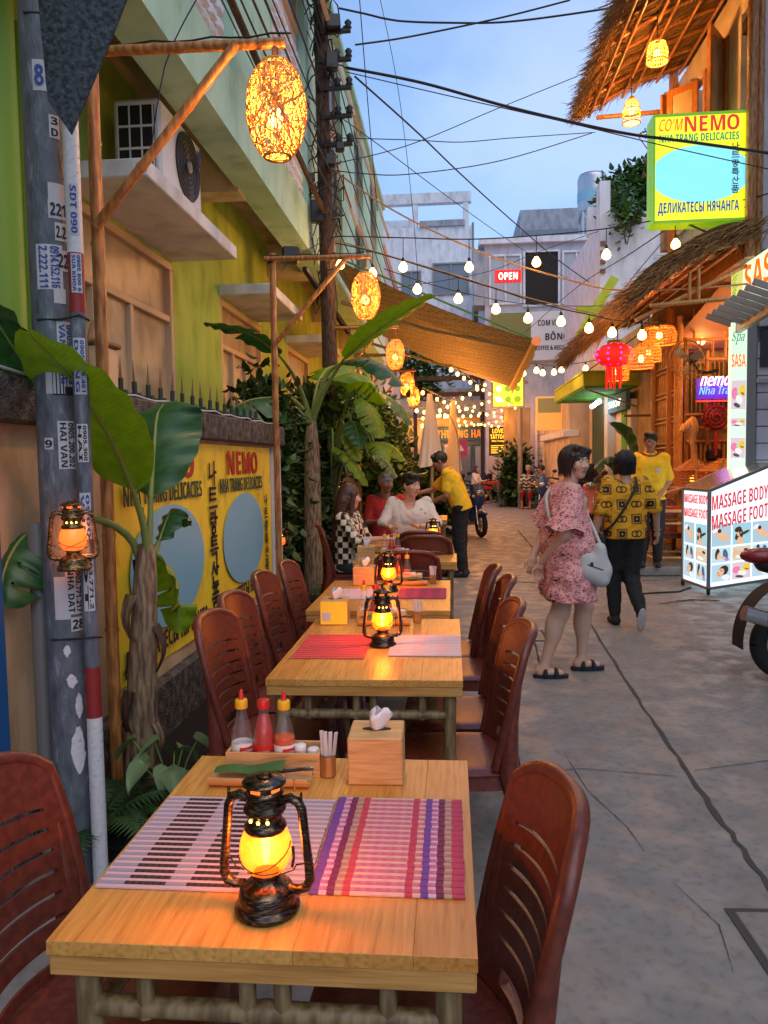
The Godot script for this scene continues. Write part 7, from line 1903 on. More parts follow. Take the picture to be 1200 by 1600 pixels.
func plants() -> void:
	# near banana plant beside the wall
	var t := thing("banana_plant", "nearest banana plant with broad leaves between the pole and the wall banner", "banana plant")
	var tr := Geo.new(); tr.tube([Vector3(-1.385, 0, -3.2), Vector3(-1.37, .35, -3.2), Vector3(-1.345, .72, -3.2), Vector3(-1.325, 1.02, -3.2), Vector3(-1.315, 1.16, -3.2)], [.085, .07, .06, .05, .035], 14); part(t, "trunk", tr, M.banana_bark)
	for k in 6:
		var y := .25 + k * .14; var a := k * 2.1
		var g := Geo.new(); var p := PackedVector3Array()
		for j in 6:
			for i in 4:
				var w := (i - 1.5) * .028 * (1 - j * .12)
				p.append(Vector3(-1.37 + k * .008 + cos(a) * (.06 + .035 * sin(j * .7)) - sin(a) * w, y + .14 - j * .045, -3.2 + sin(a) * (.06 + .035 * sin(j * .7)) + cos(a) * w))
		g.grid(p, 4, 6); part(t, "dry_sheath", g, M.dark_bark if k % 2 else M.banana_bark)
	banana_leaf(t, [Vector3(-1.32, 1.05, -3.2), Vector3(-1.305, 1.22, -3.16)], [Vector3(-1.315, 1.40, -3.08), Vector3(-1.305, 1.56, -2.92), Vector3(-1.300, 1.71, -2.72), Vector3(-1.305, 1.83, -2.52), Vector3(-1.318, 1.925, -2.33)], .175, .25, .25, 0, 1, M.banana_leaf)
	banana_leaf(t, [Vector3(-1.32, 1.05, -3.2), Vector3(-1.30, 1.2, -3.2)], [Vector3(-1.296, 1.37, -3.22), Vector3(-1.294, 1.58, -3.27), Vector3(-1.292, 1.74, -3.33), Vector3(-1.25, 1.79, -3.42), Vector3(-1.19, 1.72, -3.52)], .19, .1, .35, 0, 2, M.banana_leaf_dark)
	banana_leaf(t, [Vector3(-1.33, 1.0, -3.2), Vector3(-1.375, 1.17, -3.2), Vector3(-1.44, 1.27, -3.08), Vector3(-1.50, 1.29, -2.9)], [Vector3(-1.54, 1.28, -2.76), Vector3(-1.565, 1.24, -2.66), Vector3(-1.575, 1.15, -2.57), Vector3(-1.575, 1.02, -2.52)], .15, -.1, .6, 2, 3, M.banana_leaf_dark)
	banana_leaf(t, [Vector3(-1.33, 1.0, -3.2), Vector3(-1.32, 1.12, -3.24)], [Vector3(-1.29, 1.10, -3.28), Vector3(-1.26, 1.0, -3.34), Vector3(-1.245, .88, -3.36), Vector3(-1.24, .74, -3.36)], .10, -.2, .4, 1, 4, M.banana_leaf)
	banana_leaf(t, [Vector3(-1.33, 1.0, -3.2)], [Vector3(-1.30, 1.16, -3.3), Vector3(-1.27, 1.28, -3.36), Vector3(-1.24, 1.30, -3.40), Vector3(-1.21, 1.22, -3.46)], .07, 0, .4, 0, 5, M.banana_leaf_dark)
	banana_leaf(t, [], [Vector3(-1.32, 1.1, -3.2), Vector3(-1.31, 1.22, -3.16), Vector3(-1.30, 1.33, -3.12)], .03, 1.2, 0, 0, 6, M.banana_leaf)
	var e := thing("banana_plant", "banana plant mostly outside the left edge with one leaf over the wall", "banana plant")
	banana_leaf(e, [Vector3(-1.75, .2, -1.9), Vector3(-1.74, 1.5, -2.0), Vector3(-1.70, 2.0, -2.2)], [Vector3(-1.62, 2.14, -2.38), Vector3(-1.57, 2.06, -2.5), Vector3(-1.54, 1.95, -2.6), Vector3(-1.51, 1.80, -2.72)], .13, .3, .4, 0, 7, M.banana_leaf_dark)
	# second banana plant by the foliage
	var b := thing("banana_plant", "tall banana plant with pale trunk among the dark foliage past the wall", "banana plant")
	var bt := Geo.new(); bt.tube([Vector3(-1.545, 0, -8.4), Vector3(-1.54, .8, -8.4), Vector3(-1.53, 1.5, -8.4), Vector3(-1.53, 1.78, -8.4), Vector3(-1.525, 1.98, -8.4)], [.115, .10, .09, .075, .05], 16); part(b, "trunk", bt, M.banana_bark)
	for k in 4:
		var g := Geo.new(); g.tube([Vector3(-1.53 + .05 * cos(k * 1.6), 1.62, -8.4 + .05 * sin(k * 1.6)), Vector3(-1.53 + .075 * cos(k * 1.6), 1.74, -8.4 + .075 * sin(k * 1.6)), Vector3(-1.53 + .10 * cos(k * 1.6), 1.66, -8.4 + .1 * sin(k * 1.6))], [.03, .022, .006], 6); part(b, "dry_sheath", g, M.banana_bark)
	var top := Vector3(-1.525, 1.92, -8.4)
	banana_leaf(b, [top, Vector3(-1.40, 2.2, -8.3), Vector3(-1.2, 2.48, -8.15)], [Vector3(-1.09, 2.58, -8.0), Vector3(-.82, 2.74, -7.75), Vector3(-.50, 2.89, -7.45), Vector3(-.15, 3.01, -7.15)], .19, .35, .1, 0, 11, M.banana_leaf, .035)
	banana_leaf(b, [top, Vector3(-1.42, 2.28, -8.35), Vector3(-1.28, 2.5, -8.3)], [Vector3(-1.15, 2.56, -8.2), Vector3(-.95, 2.585, -8.1), Vector3(-.72, 2.51, -7.95), Vector3(-.47, 2.26, -7.8)], .24, -.1, .25, 2, 12, M.banana_leaf_dark, .035)
	banana_leaf(b, [top, Vector3(-1.60, 2.25, -8.25), Vector3(-1.64, 2.45, -7.9)], [Vector3(-1.68, 2.57, -7.5), Vector3(-1.80, 2.68, -7.2), Vector3(-1.95, 2.74, -6.9), Vector3(-2.10, 2.73, -6.6)], .17, .2, .3, 1, 13, M.banana_leaf_dark, .035)
	banana_leaf(b, [top, Vector3(-1.62, 2.13, -8.1), Vector3(-1.70, 2.18, -7.7)], [Vector3(-1.76, 2.14, -7.4), Vector3(-1.86, 2.10, -7.1), Vector3(-1.96, 2.0, -6.8), Vector3(-2.02, 1.87, -6.5)], .24, -.1, .5, 2, 14, M.banana_leaf_dark, .035)
	banana_leaf(b, [top, Vector3(-1.66, 2.02, -8.1)], [Vector3(-1.76, 2.0, -7.8), Vector3(-1.84, 1.98, -7.5), Vector3(-1.92, 1.90, -7.2)], .16, 0, .5, 1, 15, M.banana_leaf_dark, .03)
	banana_leaf(b, [top, Vector3(-1.45, 2.25, -8.5)], [Vector3(-1.35, 2.42, -8.6), Vector3(-1.15, 2.52, -8.75), Vector3(-.95, 2.45, -8.9), Vector3(-.75, 2.20, -9.0)], .30, -.1, .35, 3, 16, M.banana_leaf, .035)
	banana_leaf(b, [top, Vector3(-1.5, 2.3, -8.55)], [Vector3(-1.48, 2.45, -8.7), Vector3(-1.40, 2.62, -9.0), Vector3(-1.2, 2.68, -9.4)], .26, 0, .2, 1, 17, M.banana_leaf, .03)
	# broad leaved plant right of it
	var a := thing("broad_leaf_plant", "big leaved plant with heart shaped drooping leaves above the diners", "plant")
	var rr := RandomNumberGenerator.new(); rr.seed = 9
	for k in 10:
		var c := Vector3(-1.22 + rr.randf_range(-.3, .35), 1.95 + rr.randf_range(-.45, .5), -9.1 + rr.randf_range(-.6, .5))
		var d := Vector3(rr.randf_range(.1, .5), rr.randf_range(-.35, .0), rr.randf_range(.1, .5))
		banana_leaf(a, [Vector3(-1.45, .9, -9.2), c.lerp(Vector3(-1.45, 1.6, -9.2), .4) + Vector3(0, .25, 0)], [c, c + d * .35 + Vector3(0, .04, 0), c + d * .7, c + d + Vector3(0, -.12, 0)], rr.randf_range(.11, .2), .05, .3, rr.randi_range(0, 2), 30 + k, M.banana_leaf if k % 3 else M.banana_leaf_dark, .012)
	# dark hedge and climbers along the far wall
	leaf_cloud("climbing_shrub", "dense dark climbing shrub on both sides of the pale banana trunk", "shrub", [[Vector3(-1.85, 1.3, -7.6), Vector3(.28, 1.2, .55), 2600], [Vector3(-1.7, 1.3, -9.3), Vector3(.32, 1.2, .7), 2600], [Vector3(-1.55, .5, -9.6), Vector3(.3, .55, .9), 900]], "leaf_dark", .10, 101)
	leaf_cloud("leafy_shrub", "mid green leafy shrub around the utility pole above the banana trunk", "shrub", [[Vector3(-1.45, 2.1, -9.9), Vector3(.45, .5, .7), 1000], [Vector3(-1.15, 2.15, -10.6), Vector3(.3, .4, .7), 450]], "leaf_mid", .12, 102)
	leaf_cloud("leafy_shrub", "tall shrub behind the red shirted old man and the white parasol", "shrub", [[Vector3(-1.15, 1.3, -13.6), Vector3(.45, 1.1, 1.8), 2600], [Vector3(-1.0, .75, -16.0), Vector3(.5, .8, 2.0), 1700], [Vector3(-1.4, 2.2, -13.0), Vector3(.3, .5, 1.6), 600]], "leaf_mid", .13, 103)
	leaf_cloud("leafy_shrub", "broad dark shrub at the foot of the white parasols", "shrub", [[Vector3(-.45, .75, -15.6), Vector3(.5, .75, .9), 1300]], "leaf_dark", .14, 104)
	leaf_cloud("potted_shrub", "rounded green tree rising behind the yellow lightbox", "tree", [[Vector3(4.95, 8.7, -22.5), Vector3(.75, .8, .7), 1500], [Vector3(5.4, 9.2, -22.6), Vector3(.55, .55, .5), 700]], "leaf_mid", .16, 105)
	leaf_cloud("terrace_plant", "potted leafy plant on the white terrace wall", "plant", [[Vector3(4.3, 7.9, -20.6), Vector3(.35, .75, .3), 420], [Vector3(4.25, 7.2, -19.3), Vector3(.28, .3, .25), 200]], "leaf_mid", .14, 106)
	leaf_cloud("palm_bush", "dark spiky bush beside the glowing tattoo sign", "bush", [[Vector3(2.05, 1.15, -25), Vector3(.35, .95, .4), 700], [Vector3(2.05, .5, -24.9), Vector3(.45, .5, .4), 400]], "leaf_dark", .2, 107)
	leaf_cloud("tree_canopy", "dim tree canopy above the far end of the alley", "tree", [[Vector3(-1.4, 5.0, -30), Vector3(1.7, 1.2, 1), 1500]], "leaf_mid", .22, 108)
	# wall piers and posters beyond the foliage
	var w := thing("garden_wall", "cream garden wall with square piers behind the diners", "wall")
	part(w, "wall", bx(-1.95, -1.80, 0, 1.75, -9.8, -19.5), M.cream_wall); part(w, "coping", bx(-2.0, -1.75, 1.75, 1.85, -9.8, -19.5, .01), M.concrete_dark)
	for z in [-10.3, -12.4, -15.0]: part(w, "pier", bx(-1.83, -1.55, 0, 1.85, z, z - .35, .01), M.cream_wall)
	var po := thing("wall_poster", "yellow poster with a pale blue oval on the garden wall behind the diners", "poster")
	part(po, "sheet", bx(-1.8, -1.79, .55, 1.65, -10.7, -12.3), M.banner_yellow)
	var face := Basis(Vector3(0, 0, -1), Vector3.UP, Vector3(1, 0, 0)); var pl := []
	for k in 32: pl.append(Vector2(cos(TAU * k / 32) * .5, sin(TAU * k / 32) * .3))
	var ov := Geo.new(); ov.prism(pl, .003, Transform3D(face, Vector3(-1.788, 1.05, -11.5))); part(po, "oval", ov, M.banner_blue)
	lettering(po, "NEMO", M.ink_red, .18, Transform3D(face, Vector3(-1.786, 1.5, -11.5)), .9)
	make_lantern("lit oil lantern hanging among the dark leaves by the garden wall", Vector3(-1.36, 1.02, -9.35), .3, M.lantern_metal, M.lantern_glass, .06).scale = Vector3.ONE * 1.15
	make_lantern("small red lit lantern low in the dark shrub behind the bamboo post", Vector3(-1.62, .66, -7.15), .3, M.lantern_metal, M.lantern_glass_red, .03)
	var pt := thing("hanging_pot", "small terracotta pot on the garden wall pier", "pot", Vector3(-1.69, 1.85, -12.55))
	var pg := Geo.new(); pg.lathe([Vector2(0, 0), Vector2(.11, 0), Vector2(.15, .2), Vector2(.165, .2), Vector2(.165, .24), Vector2(.14, .24), Vector2(.13, .2), Vector2(0, .2)], 18); part(pt, "pot", pg, M.pot)
	# ferns and pale leaved plants at the foot of the wall
	fern("fern at the foot of the nearest banana plant", Vector3(-1.33, .05, -2.95), .33, 15, 201)
	fern("dark upright fern just right of the sticker pole", Vector3(-1.40, .05, -2.78), .42, 12, 203)
	fern("fern at the foot of the pale banana trunk", Vector3(-1.25, .05, -6.9), .55, 16, 202)
	fern("fern between the wall end and the third table", Vector3(-1.2, .05, -7.8), .5, 14, 204)
	var ca := thing("caladium", "pale green heart leaved plant just behind the nearest table", "plant", Vector3(-1.17, .05, -3.02))
	for k in 12:
		var an := k * .83 + .3; var rad := .06 + .05 * (k % 3); var h := .16 + .05 * (k % 4)
		var tip := Vector3(cos(an) * rad, h, sin(an) * rad)
		var st := Geo.new(); st.tube([Vector3.ZERO, tip * .6 + Vector3(0, .04, 0), tip], .004, 5); part(ca, "leaf_stalk", st, M.stalk)
		var lf := Geo.new(); var p := PackedVector3Array()
		for j in 9:
			var f := j / 8.0; var wd := .050 * pow(sin(PI * pow(f * .96 + .03, .55)), .8)
			for i in 5:
				var s := (i - 2) / 2.0
				p.append(Vector3(s * wd, -.06 * f * f + .02 * absf(s), f * .12 - .02))
		lf.col = Color(1, 1, 1) * (.8 + .1 * (k % 4)); lf.grid(p, 5, 9)
		part(ca, "leaf", lf, M.caladium, tip, Vector3(.35, PI / 2 - an, 0))
	var lo := thing("leafy_plant", "large dark folded banana leaf by the staff member in yellow", "plant")
	banana_leaf(lo, [Vector3(2.95, 0, -13.2), Vector3(2.92, .8, -13.2)], [Vector3(2.95, 1.15, -13.1), Vector3(3.0, 1.5, -13.1), Vector3(2.86, 1.85, -13.1), Vector3(2.62, 2.08, -13.0)], .30, .5, .1, 0, 41, M.banana_leaf_dark, .03)
	banana_leaf(lo, [Vector3(2.95, 0, -13.2), Vector3(2.75, .9, -13.1)], [Vector3(2.85, 1.25, -13.0), Vector3(2.7, 1.5, -12.9), Vector3(2.5, 1.5, -12.9), Vector3(2.36, 1.35, -12.8)], .22, 0, .4, 1, 42, M.banana_leaf_dark, .03)
	banana_leaf(lo, [Vector3(2.95, 0, -13.2), Vector3(2.9, .6, -13.0)], [Vector3(2.85, .95, -12.9), Vector3(2.7, 1.1, -12.7), Vector3(2.55, .95, -12.6)], .22, 0, .4, 1, 43, M.banana_leaf_dark, .03)

func smooth(pts: Array, n: int) -> Array:
	var cv := Curve3D.new()
	for k in pts.size():
		var d: Vector3 = (pts[mini(k + 1, pts.size() - 1)] - pts[maxi(k - 1, 0)]) * .17
		cv.add_point(pts[k], -d, d)
	var o := []
	for k in n + 1: o.append(cv.sample_baked(cv.get_baked_length() * k / n, true))
	return o

func lights_and_wires() -> void:
	for q in CABLES + ROPES:
		var g := Geo.new(); g.tube(smooth(q[2], 36), q[1], 6); single("overhead_cable", q[0], "cable", g, M.cable if not "tan" in q[0] else M.cable_tan)
	# bundle running along the green house
	for k in 12:
		var y := 4.6 + k * .22; var x := -1.50 + .012 * (k % 4)
		var sag := .12 + .05 * (k % 3)
		var g := Geo.new(); var pts := []
		for s in 15:
			var f := s / 14.0; pts.append(Vector3(x + .05 * sin(k), y + .25 * (1 - f) - sag * sin(PI * f), lerpf(-.8, -9.55, f)))
		g.tube(pts, [.006, .008, .011, .007][k % 4], 5)
		single("overhead_cable", ["lowest of the black cables along the green house front", "second lowest cable along the green house front", "third cable up along the green house front", "fourth cable up along the green house front", "fifth cable up along the green house front", "sixth cable up along the green house front", "seventh cable up along the green house front", "eighth cable up along the green house front", "ninth cable up along the green house front", "tenth cable up along the green house front", "second highest cable along the green house front", "highest cable along the green house front"][k], "cable", g, M.cable, Vector3.ZERO, 0, "cables running along the green house")
	for k in 7:
		var y := 4.2 + k * .42; var g := Geo.new(); var pts := []
		for s in 13:
			var f := s / 12.0; pts.append(Vector3(-1.47 + .25 * f * (k % 3) * .3, y - .10 * k * f - .18 * sin(PI * f), lerpf(-9.65, -27, f)))
		g.tube(pts, .009, 5)
		single("overhead_cable", "black cable receding from the utility pole toward the white tower, number from below " + ["lowest", "second", "third", "fourth", "fifth", "sixth", "highest"][k], "cable", g, M.cable, Vector3.ZERO, 0, "cables running on past the utility pole")
	var bun := Geo.new(); bun.tube(smooth([Vector3(-1.60, 5.1, -3.2), Vector3(-1.58, 4.95, -5), Vector3(-1.56, 4.75, -7.5), Vector3(-1.52, 4.55, -9.55)], 20), .032, 8)
	single("cable_bundle", "thick taped brown cable bundle along the green house front", "cable", bun, M.dark_bark)
	var tw := Geo.new(); tw.tube(smooth([Vector3(-.98, 5.5, -3.6), Vector3(-1.10, 4.2, -3.9), Vector3(-1.55, 3.75, -4.3), Vector3(-1.9, 3.45, -4.9)], 20), .004, 5)
	single("loose_wire", "loose blue grey wire dangling before the air conditioner", "wire", tw, M.ink_blue)
	var tl := Geo.new(); tl.tube([Vector3(-1.545, 4.2, -9.5), Vector3(-1.6, 3.7, -8.2), Vector3(-1.65, 3.4, -7.6)], .006, 5); single("loose_wire", "black wire slanting down to the loudspeaker box", "wire", tl, M.cable)
	var bulb := Geo.new(); bulb.lathe([Vector2(0, -.052), Vector2(.018, -.048), Vector2(.033, -.033), Vector2(.037, -.012), Vector2(.031, .010), Vector2(.018, .030), Vector2(.014, .040)], 14)
	for k in bulb.v.size(): bulb.v[k] = bulb.v[k] * Vector3(1.45, 1.3, 1.45) - Vector3(0, .012, 0)
	var bm := bulb.mesh()
	var sock := Geo.new(); sock.lathe([Vector2(.0165, .034), Vector2(.0185, .040), Vector2(.0185, .078), Vector2(.011, .092), Vector2(.006, .10)], 10)
	var sm := sock.mesh()
	for q in STRINGS:
		var t := thing("string_light", q[0], "string lights")
		var g := Geo.new(); g.tube(smooth(q[1], 60), .008, 5); part(t, "cable", g, M.cable)
		for b in q[2]:
			var drop := Geo.new(); drop.tube([b[0], b[1] + Vector3(0, .09, 0)], .005, 5); part(t, "drop_cord", drop, M.cable)
			var o := part(t, "bulb", bm, M.bulb, b[1]); part(o, "socket", sm, M.black_plastic)
			glow(t, b[1] + Vector3(0, -.01, 0), .11, Color(1, .66, .31), .035)
	var fb := Geo.new(); fb.ell(Vector3.ZERO, Vector3(.032, .040, .032), 8, 6); var fm := fb.mesh()
	for q in FAR_STRINGS:
		var t := thing("string_light", q[0], "string lights")
		var g := Geo.new(); var pts := []
		for b in q[1]: pts.append(b + Vector3(0, .09, 0))
		g.tube(pts, .008, 4); part(t, "cable", g, M.cable)
		for k in q[1].size():
			part(t, "bulb", fm, M.bulb_small, q[1][k])
			glow(t, q[1][k], .16, Color(1, .60, .24), .045)

func awning_and_umbrellas() -> void:
	var t := thing("cloth_awning", "tan dash patterned cloth awning stretched out over the alley", "awning")
	var ni := Vector3(-1.66, 4.36, -10.7); var no := Vector3(1.165, 3.10, -10.7); var fo := Vector3(1.29, 3.03, -16.5); var fi := Vector3(-1.66, 4.30, -16.5)
	var g := Geo.new()
	var top := PackedVector3Array(); var bot := PackedVector3Array()
	for j in 13:
		for k in 13:
			var u := k / 12.0; var w := j / 12.0
			var p := ni.lerp(no, u).lerp(fi.lerp(fo, u), w) - Vector3(0, .10 * sin(PI * u) * (1.0 + .25 * sin(w * 9.0)), 0)
			top.append(p + Vector3(0, .006, 0)); bot.append(p)
	g.grid(top, 13, 13, false, false, 1, 1); g.grid(bot, 13, 13, false, true, 1, 1)
	if g.n[0].y < 0:
		g = Geo.new(); g.grid(top, 13, 13, false, true); g.grid(bot, 13, 13, false, false)
	part(t, "cloth", g, M.awning_cloth)
	var r := Geo.new(); r.tube([no, fo], .055, 12); part(t, "front_bar", r, lazy("awning_bar", lin(.40, .26, .15)))
	var ec := Geo.new(); ec.tube([no + Vector3(0, 0, .03), no], .065, 14); part(t, "bar_end", ec, lazy("bar_end", lin(.55, .27, .18)))
	var v := PackedVector3Array()
	for j in 25:
		for k in 2: v.append(no.lerp(fo, j / 24.0) - Vector3(.02 + .01 * sin(j), .05 + k * (.14 + .02 * sin(j * 1.6)), 0))
	var vg := Geo.new(); vg.grid(v, 2, 25); part(t, "valance", vg, M.awning_cloth)
	var tr := Geo.new(); tr.tube([ni + Vector3(0, .012, .01), no + Vector3(0, .012, .01)], .014, 6); part(t, "edge_piping", tr, lazy("piping_green", lin(.03, .15, .06)))
	for z in [-11.6, -15.6]:
		var a := Geo.new(); a.bar(Vector3(-1.62, 3.9, z), Vector3(-.4, 3.55, z - .5), .05, .05, .006); a.bar(Vector3(-.4, 3.55, z - .5), Vector3(1.1, 3.12, z), .05, .05, .006); part(t, "folding_arm", a, M.grey_metal)
	var d := Geo.new(); d.bar(Vector3(-1.68, 3.76, -9.0), Vector3(-1.40, 3.30, -10.7), .06, .06, .008)
	single("steel_strut", "dark slanting steel strut under the house overhang left of the awning", "strut", d, M.black_plastic)
	for q in [[-.335, -12.5, 2.58, 1.50, .20, "nearer closed white parasol hanging beside the string lights"], [.05, -16.0, 2.75, 1.25, .17, "farther closed white parasol past the waiter"]]:
		var u := thing("parasol", q[5], "parasol", Vector3(q[0], 0, q[1]), .4)
		var p := PackedVector3Array()
		for j in 15:
			for k in 65:
				var f := j / 14.0; var a := TAU * k / 64.0
				var rad: float = lerpf(q[4], .045, pow(f, .75)) * (1.0 + .22 * (absf(sin(a * 4.0)) - .5) * (1.0 - f * .6)) * (1.0 + .06 * sin(a * 2 + f * 5))
				p.append(Vector3(cos(a) * rad, lerpf(q[3] + .10 * sin(a + 1.0), q[2], f), -sin(a) * rad * .8))
		var cg := Geo.new(); cg.grid(p, 65, 15, true); part(u, "canopy", cg, M.cloth_white)
		var pg := Geo.new(); pg.tube([Vector3(0.02, 0, 0), Vector3(.02, q[2] + .05, 0)], .028, 10); part(u, "pole", pg, M.umbrella_pole)
		var hb := Geo.new(); hb.tube([Vector3(.02, q[3] - .06, 0), Vector3(.02, q[3] + .08, 0)], [.055, .06], 10); part(u, "runner", hb, M.umbrella_pole)
		var bs := Geo.new(); bs.lathe([Vector2(.0, 0), Vector2(.28, 0), Vector2(.28, .05), Vector2(.05, .09), Vector2(0, .09)], 18); part(u, "base", bs, M.black_plastic)
		if q[1] < -15:
			var rib := Geo.new(); rib.tube(smooth([Vector3(-.40, 2.7, .2), Vector3(-.15, 2.35, .25), Vector3(.0, 1.9, .25), Vector3(.04, 1.2, .25)], 14), .014, 6); part(u, "loose_rib", rib, M.umbrella_pole)
	# grey canvas corner at the top left
	var f := thing("canvas_flap", "dark blue grey canvas flap hanging into the top left corner", "canvas")
	var fl := Geo.new()
	fl.shell(func(u, w):
		var a := Vector3(-1.10, 3.3, -2.02).lerp(Vector3(-.66, 3.3, -2.02), u); var b := Vector3(-1.045, 2.46, -2.0).lerp(Vector3(-.985, 2.37, -2.0), u)
		var m := b.lerp(a, w); m.x += .06 * sin(PI * w) * u - .10 * (1.0 - w) * w * u; m.z += .05 * sin(u * 5.0) * w
		return m, 16, 16, .006, func(_k, _j): return false)
	part(f, "cloth", fl, M.tarp)

func head_geo(cell: float) -> Geo:
	var g := Geo.new()
	var p := [["e", Vector3(0, .028, -.014), Vector3(.074, .088, .092), .001], ["e", Vector3(0, -.035, .020), Vector3(.060, .078, .068), .03], ["e", Vector3(0, -.090, .052), Vector3(.026, .022, .024), .025],
		["c", Vector3(0, .012, .082), Vector3(0, -.024, .101), .007, .0125, .012], ["e", Vector3(-.012, -.028, .090), Vector3(.010, .008, .010), .008], ["e", Vector3(.012, -.028, .090), Vector3(.010, .008, .010), .008],
		["e", Vector3(-.036, -.022, .058), Vector3(.026, .026, .024), .025], ["e", Vector3(.036, -.022, .058), Vector3(.026, .026, .024), .025],
		["-", Vector3(-.031, .012, .096), Vector3(.020, .013, .016), .014], ["-", Vector3(.031, .012, .096), Vector3(.020, .013, .016), .014],
		["c", Vector3(-.040, .036, .070), Vector3(-.012, .034, .084), .006, .007, .012], ["c", Vector3(.040, .036, .070), Vector3(.012, .034, .084), .006, .007, .012],
		["c", Vector3(-.018, -.056, .080), Vector3(.018, -.056, .080), .0065, .0065, .006], ["c", Vector3(-.014, -.066, .079), Vector3(.014, -.066, .079), .007, .007, .005],
		["e", Vector3(-.077, -.006, -.006), Vector3(.010, .031, .019), .008], ["e", Vector3(.077, -.006, -.006), Vector3(.010, .031, .019), .008]]
	field_mesh(g, p, cell, func(q: Vector3, _n: Vector3) -> Color:
		if absf(q.x) < .024 and absf(q.y + .060) < .011 - absf(q.x) * .25 and q.z > .07: return Color(.75, .36, .36)
		if absf(absf(q.x) - .029) < .017 and absf(q.y - .040 + absf(absf(q.x) - .026) * .15) < .0045 and q.z > .055: return Color(.14, .11, .10)
		if absf(absf(q.x) - .031) < .02 and absf(q.y - .018) < .004 and q.z > .055: return Color(.58, .46, .42)
		return Color.WHITE.lerp(Color(1.0, .80, .76), clampf(1.0 - Vector2(absf(q.x) - .038, q.y + .022).length() / .03, 0, 1) * .6))
	return g
func hair_prims(style: String) -> Array:
	var scalp := [["e", Vector3(0, .036, -.018), Vector3(.084, .095, .104), .001]]
	match style:
		"bob": return [scalp + [["e", Vector3(0, -.02, -.040), Vector3(.095, .108, .088), .03], ["c", Vector3(-.074, .03, .03), Vector3(-.080, -.09, .012), .026, .022, .02], ["c", Vector3(.074, .03, .03), Vector3(.080, -.09, .012), .026, .022, .02], ["c", Vector3(-.05, .09, .06), Vector3(.05, .075, .075), .026, .02, .02], ["-", Vector3(0, -.035, .125), Vector3(.066, .082, .080), .012]], [[Vector3(0, -1, 0), .118]]]
		"layered": return [scalp + [["e", Vector3(0, .0, -.045), Vector3(.088, .10, .082), .03], ["c", Vector3(-.066, .05, .035), Vector3(-.080, -.045, .005), .024, .014, .02], ["c", Vector3(.066, .05, .035), Vector3(.082, -.055, .000), .024, .015, .02], ["c", Vector3(-.045, .105, .045), Vector3(.055, .080, .068), .024, .022, .02], ["c", Vector3(.05, .085, .062), Vector3(.074, .02, .05), .016, .009, .015], ["-", Vector3(-.006, -.028, .120), Vector3(.062, .080, .078), .012]], [[Vector3(0, -1, 0), .105]]]
		"long": return [scalp + [["e", Vector3(0, -.03, -.045), Vector3(.092, .12, .085), .03], ["c", Vector3(-.045, -.05, -.065), Vector3(-.060, -.46, -.10), .062, .035, .03], ["c", Vector3(.045, -.05, -.065), Vector3(.060, -.44, -.10), .062, .035, .03], ["c", Vector3(.0, -.05, -.08), Vector3(.0, -.50, -.115), .06, .04, .03], ["c", Vector3(-.07, .03, .03), Vector3(-.090, -.22, .02), .028, .022, .02], ["c", Vector3(.07, .03, .03), Vector3(.090, -.22, .02), .028, .022, .02], ["-", Vector3(0, -.035, .125), Vector3(.062, .085, .080), .012]], []]
	return [scalp + [["c", Vector3(-.05, .098, .050), Vector3(.05, .090, .060), .026, .024, .02], ["c", Vector3(-.07, .04, .02), Vector3(-.074, -.01, .0), .014, .008, .01], ["c", Vector3(.07, .04, .02), Vector3(.074, -.01, .0), .014, .008, .01], ["-", Vector3(0, -.022, .120), Vector3(.064, .078, .074), .010]], [[Vector3(0, -1, .35).normalized(), .040]]]

func hand_prims(w: Vector3, d: Vector3, side: Vector3, curl: float, thumb: float) -> Array:
	# wrist, direction of the hand, direction of the thumb side, how far the fingers bend
	var n := d.cross(side).normalized() * (1.0 if thumb > 0 else -1.0)
	var p := [["c", w, w + d * .03, .023, .027, .01], ["c", w + d * .035 + side * .018, w + d * .082 + side * .028, .015, .012, .012], ["c", w + d * .035 - side * .012, w + d * .078 - side * .024, .015, .011, .012], ["c", w + d * .03, w + d * .08, .017, .013, .012]]
	for k in 4:
		var s := .027 - .018 * k
		var l: float = [.066, .074, .068, .052][k]
		var a := w + d * .080 + side * s
		var d1 := (d * cos(curl * .5) + n * sin(curl * .5) + side * (s * 2.0)).normalized(); var b := a + d1 * l * .48
		var d2 := (d * cos(curl * 1.2) + n * sin(curl * 1.2)).normalized(); var c := b + d2 * l * .3
		var d3 := (d * cos(curl * 1.8) + n * sin(curl * 1.8)).normalized()
		p.append_array([["c", a, b, .0094, .0088, .004], ["c", b, c, .0086, .008, .003], ["c", c, c + d3 * l * .22, .0079, .0066, .003]])
	var ta := w + d * .022 + side * .022
	var td := (d * .75 + side * .65 + n * .3).normalized(); var tb := ta + td * .042
	p.append_array([["c", ta, tb, .0125, .010, .008], ["c", tb, tb + (d * .95 + side * .15 + n * .35).normalized() * .032, .0098, .0078, .003]])
	return p

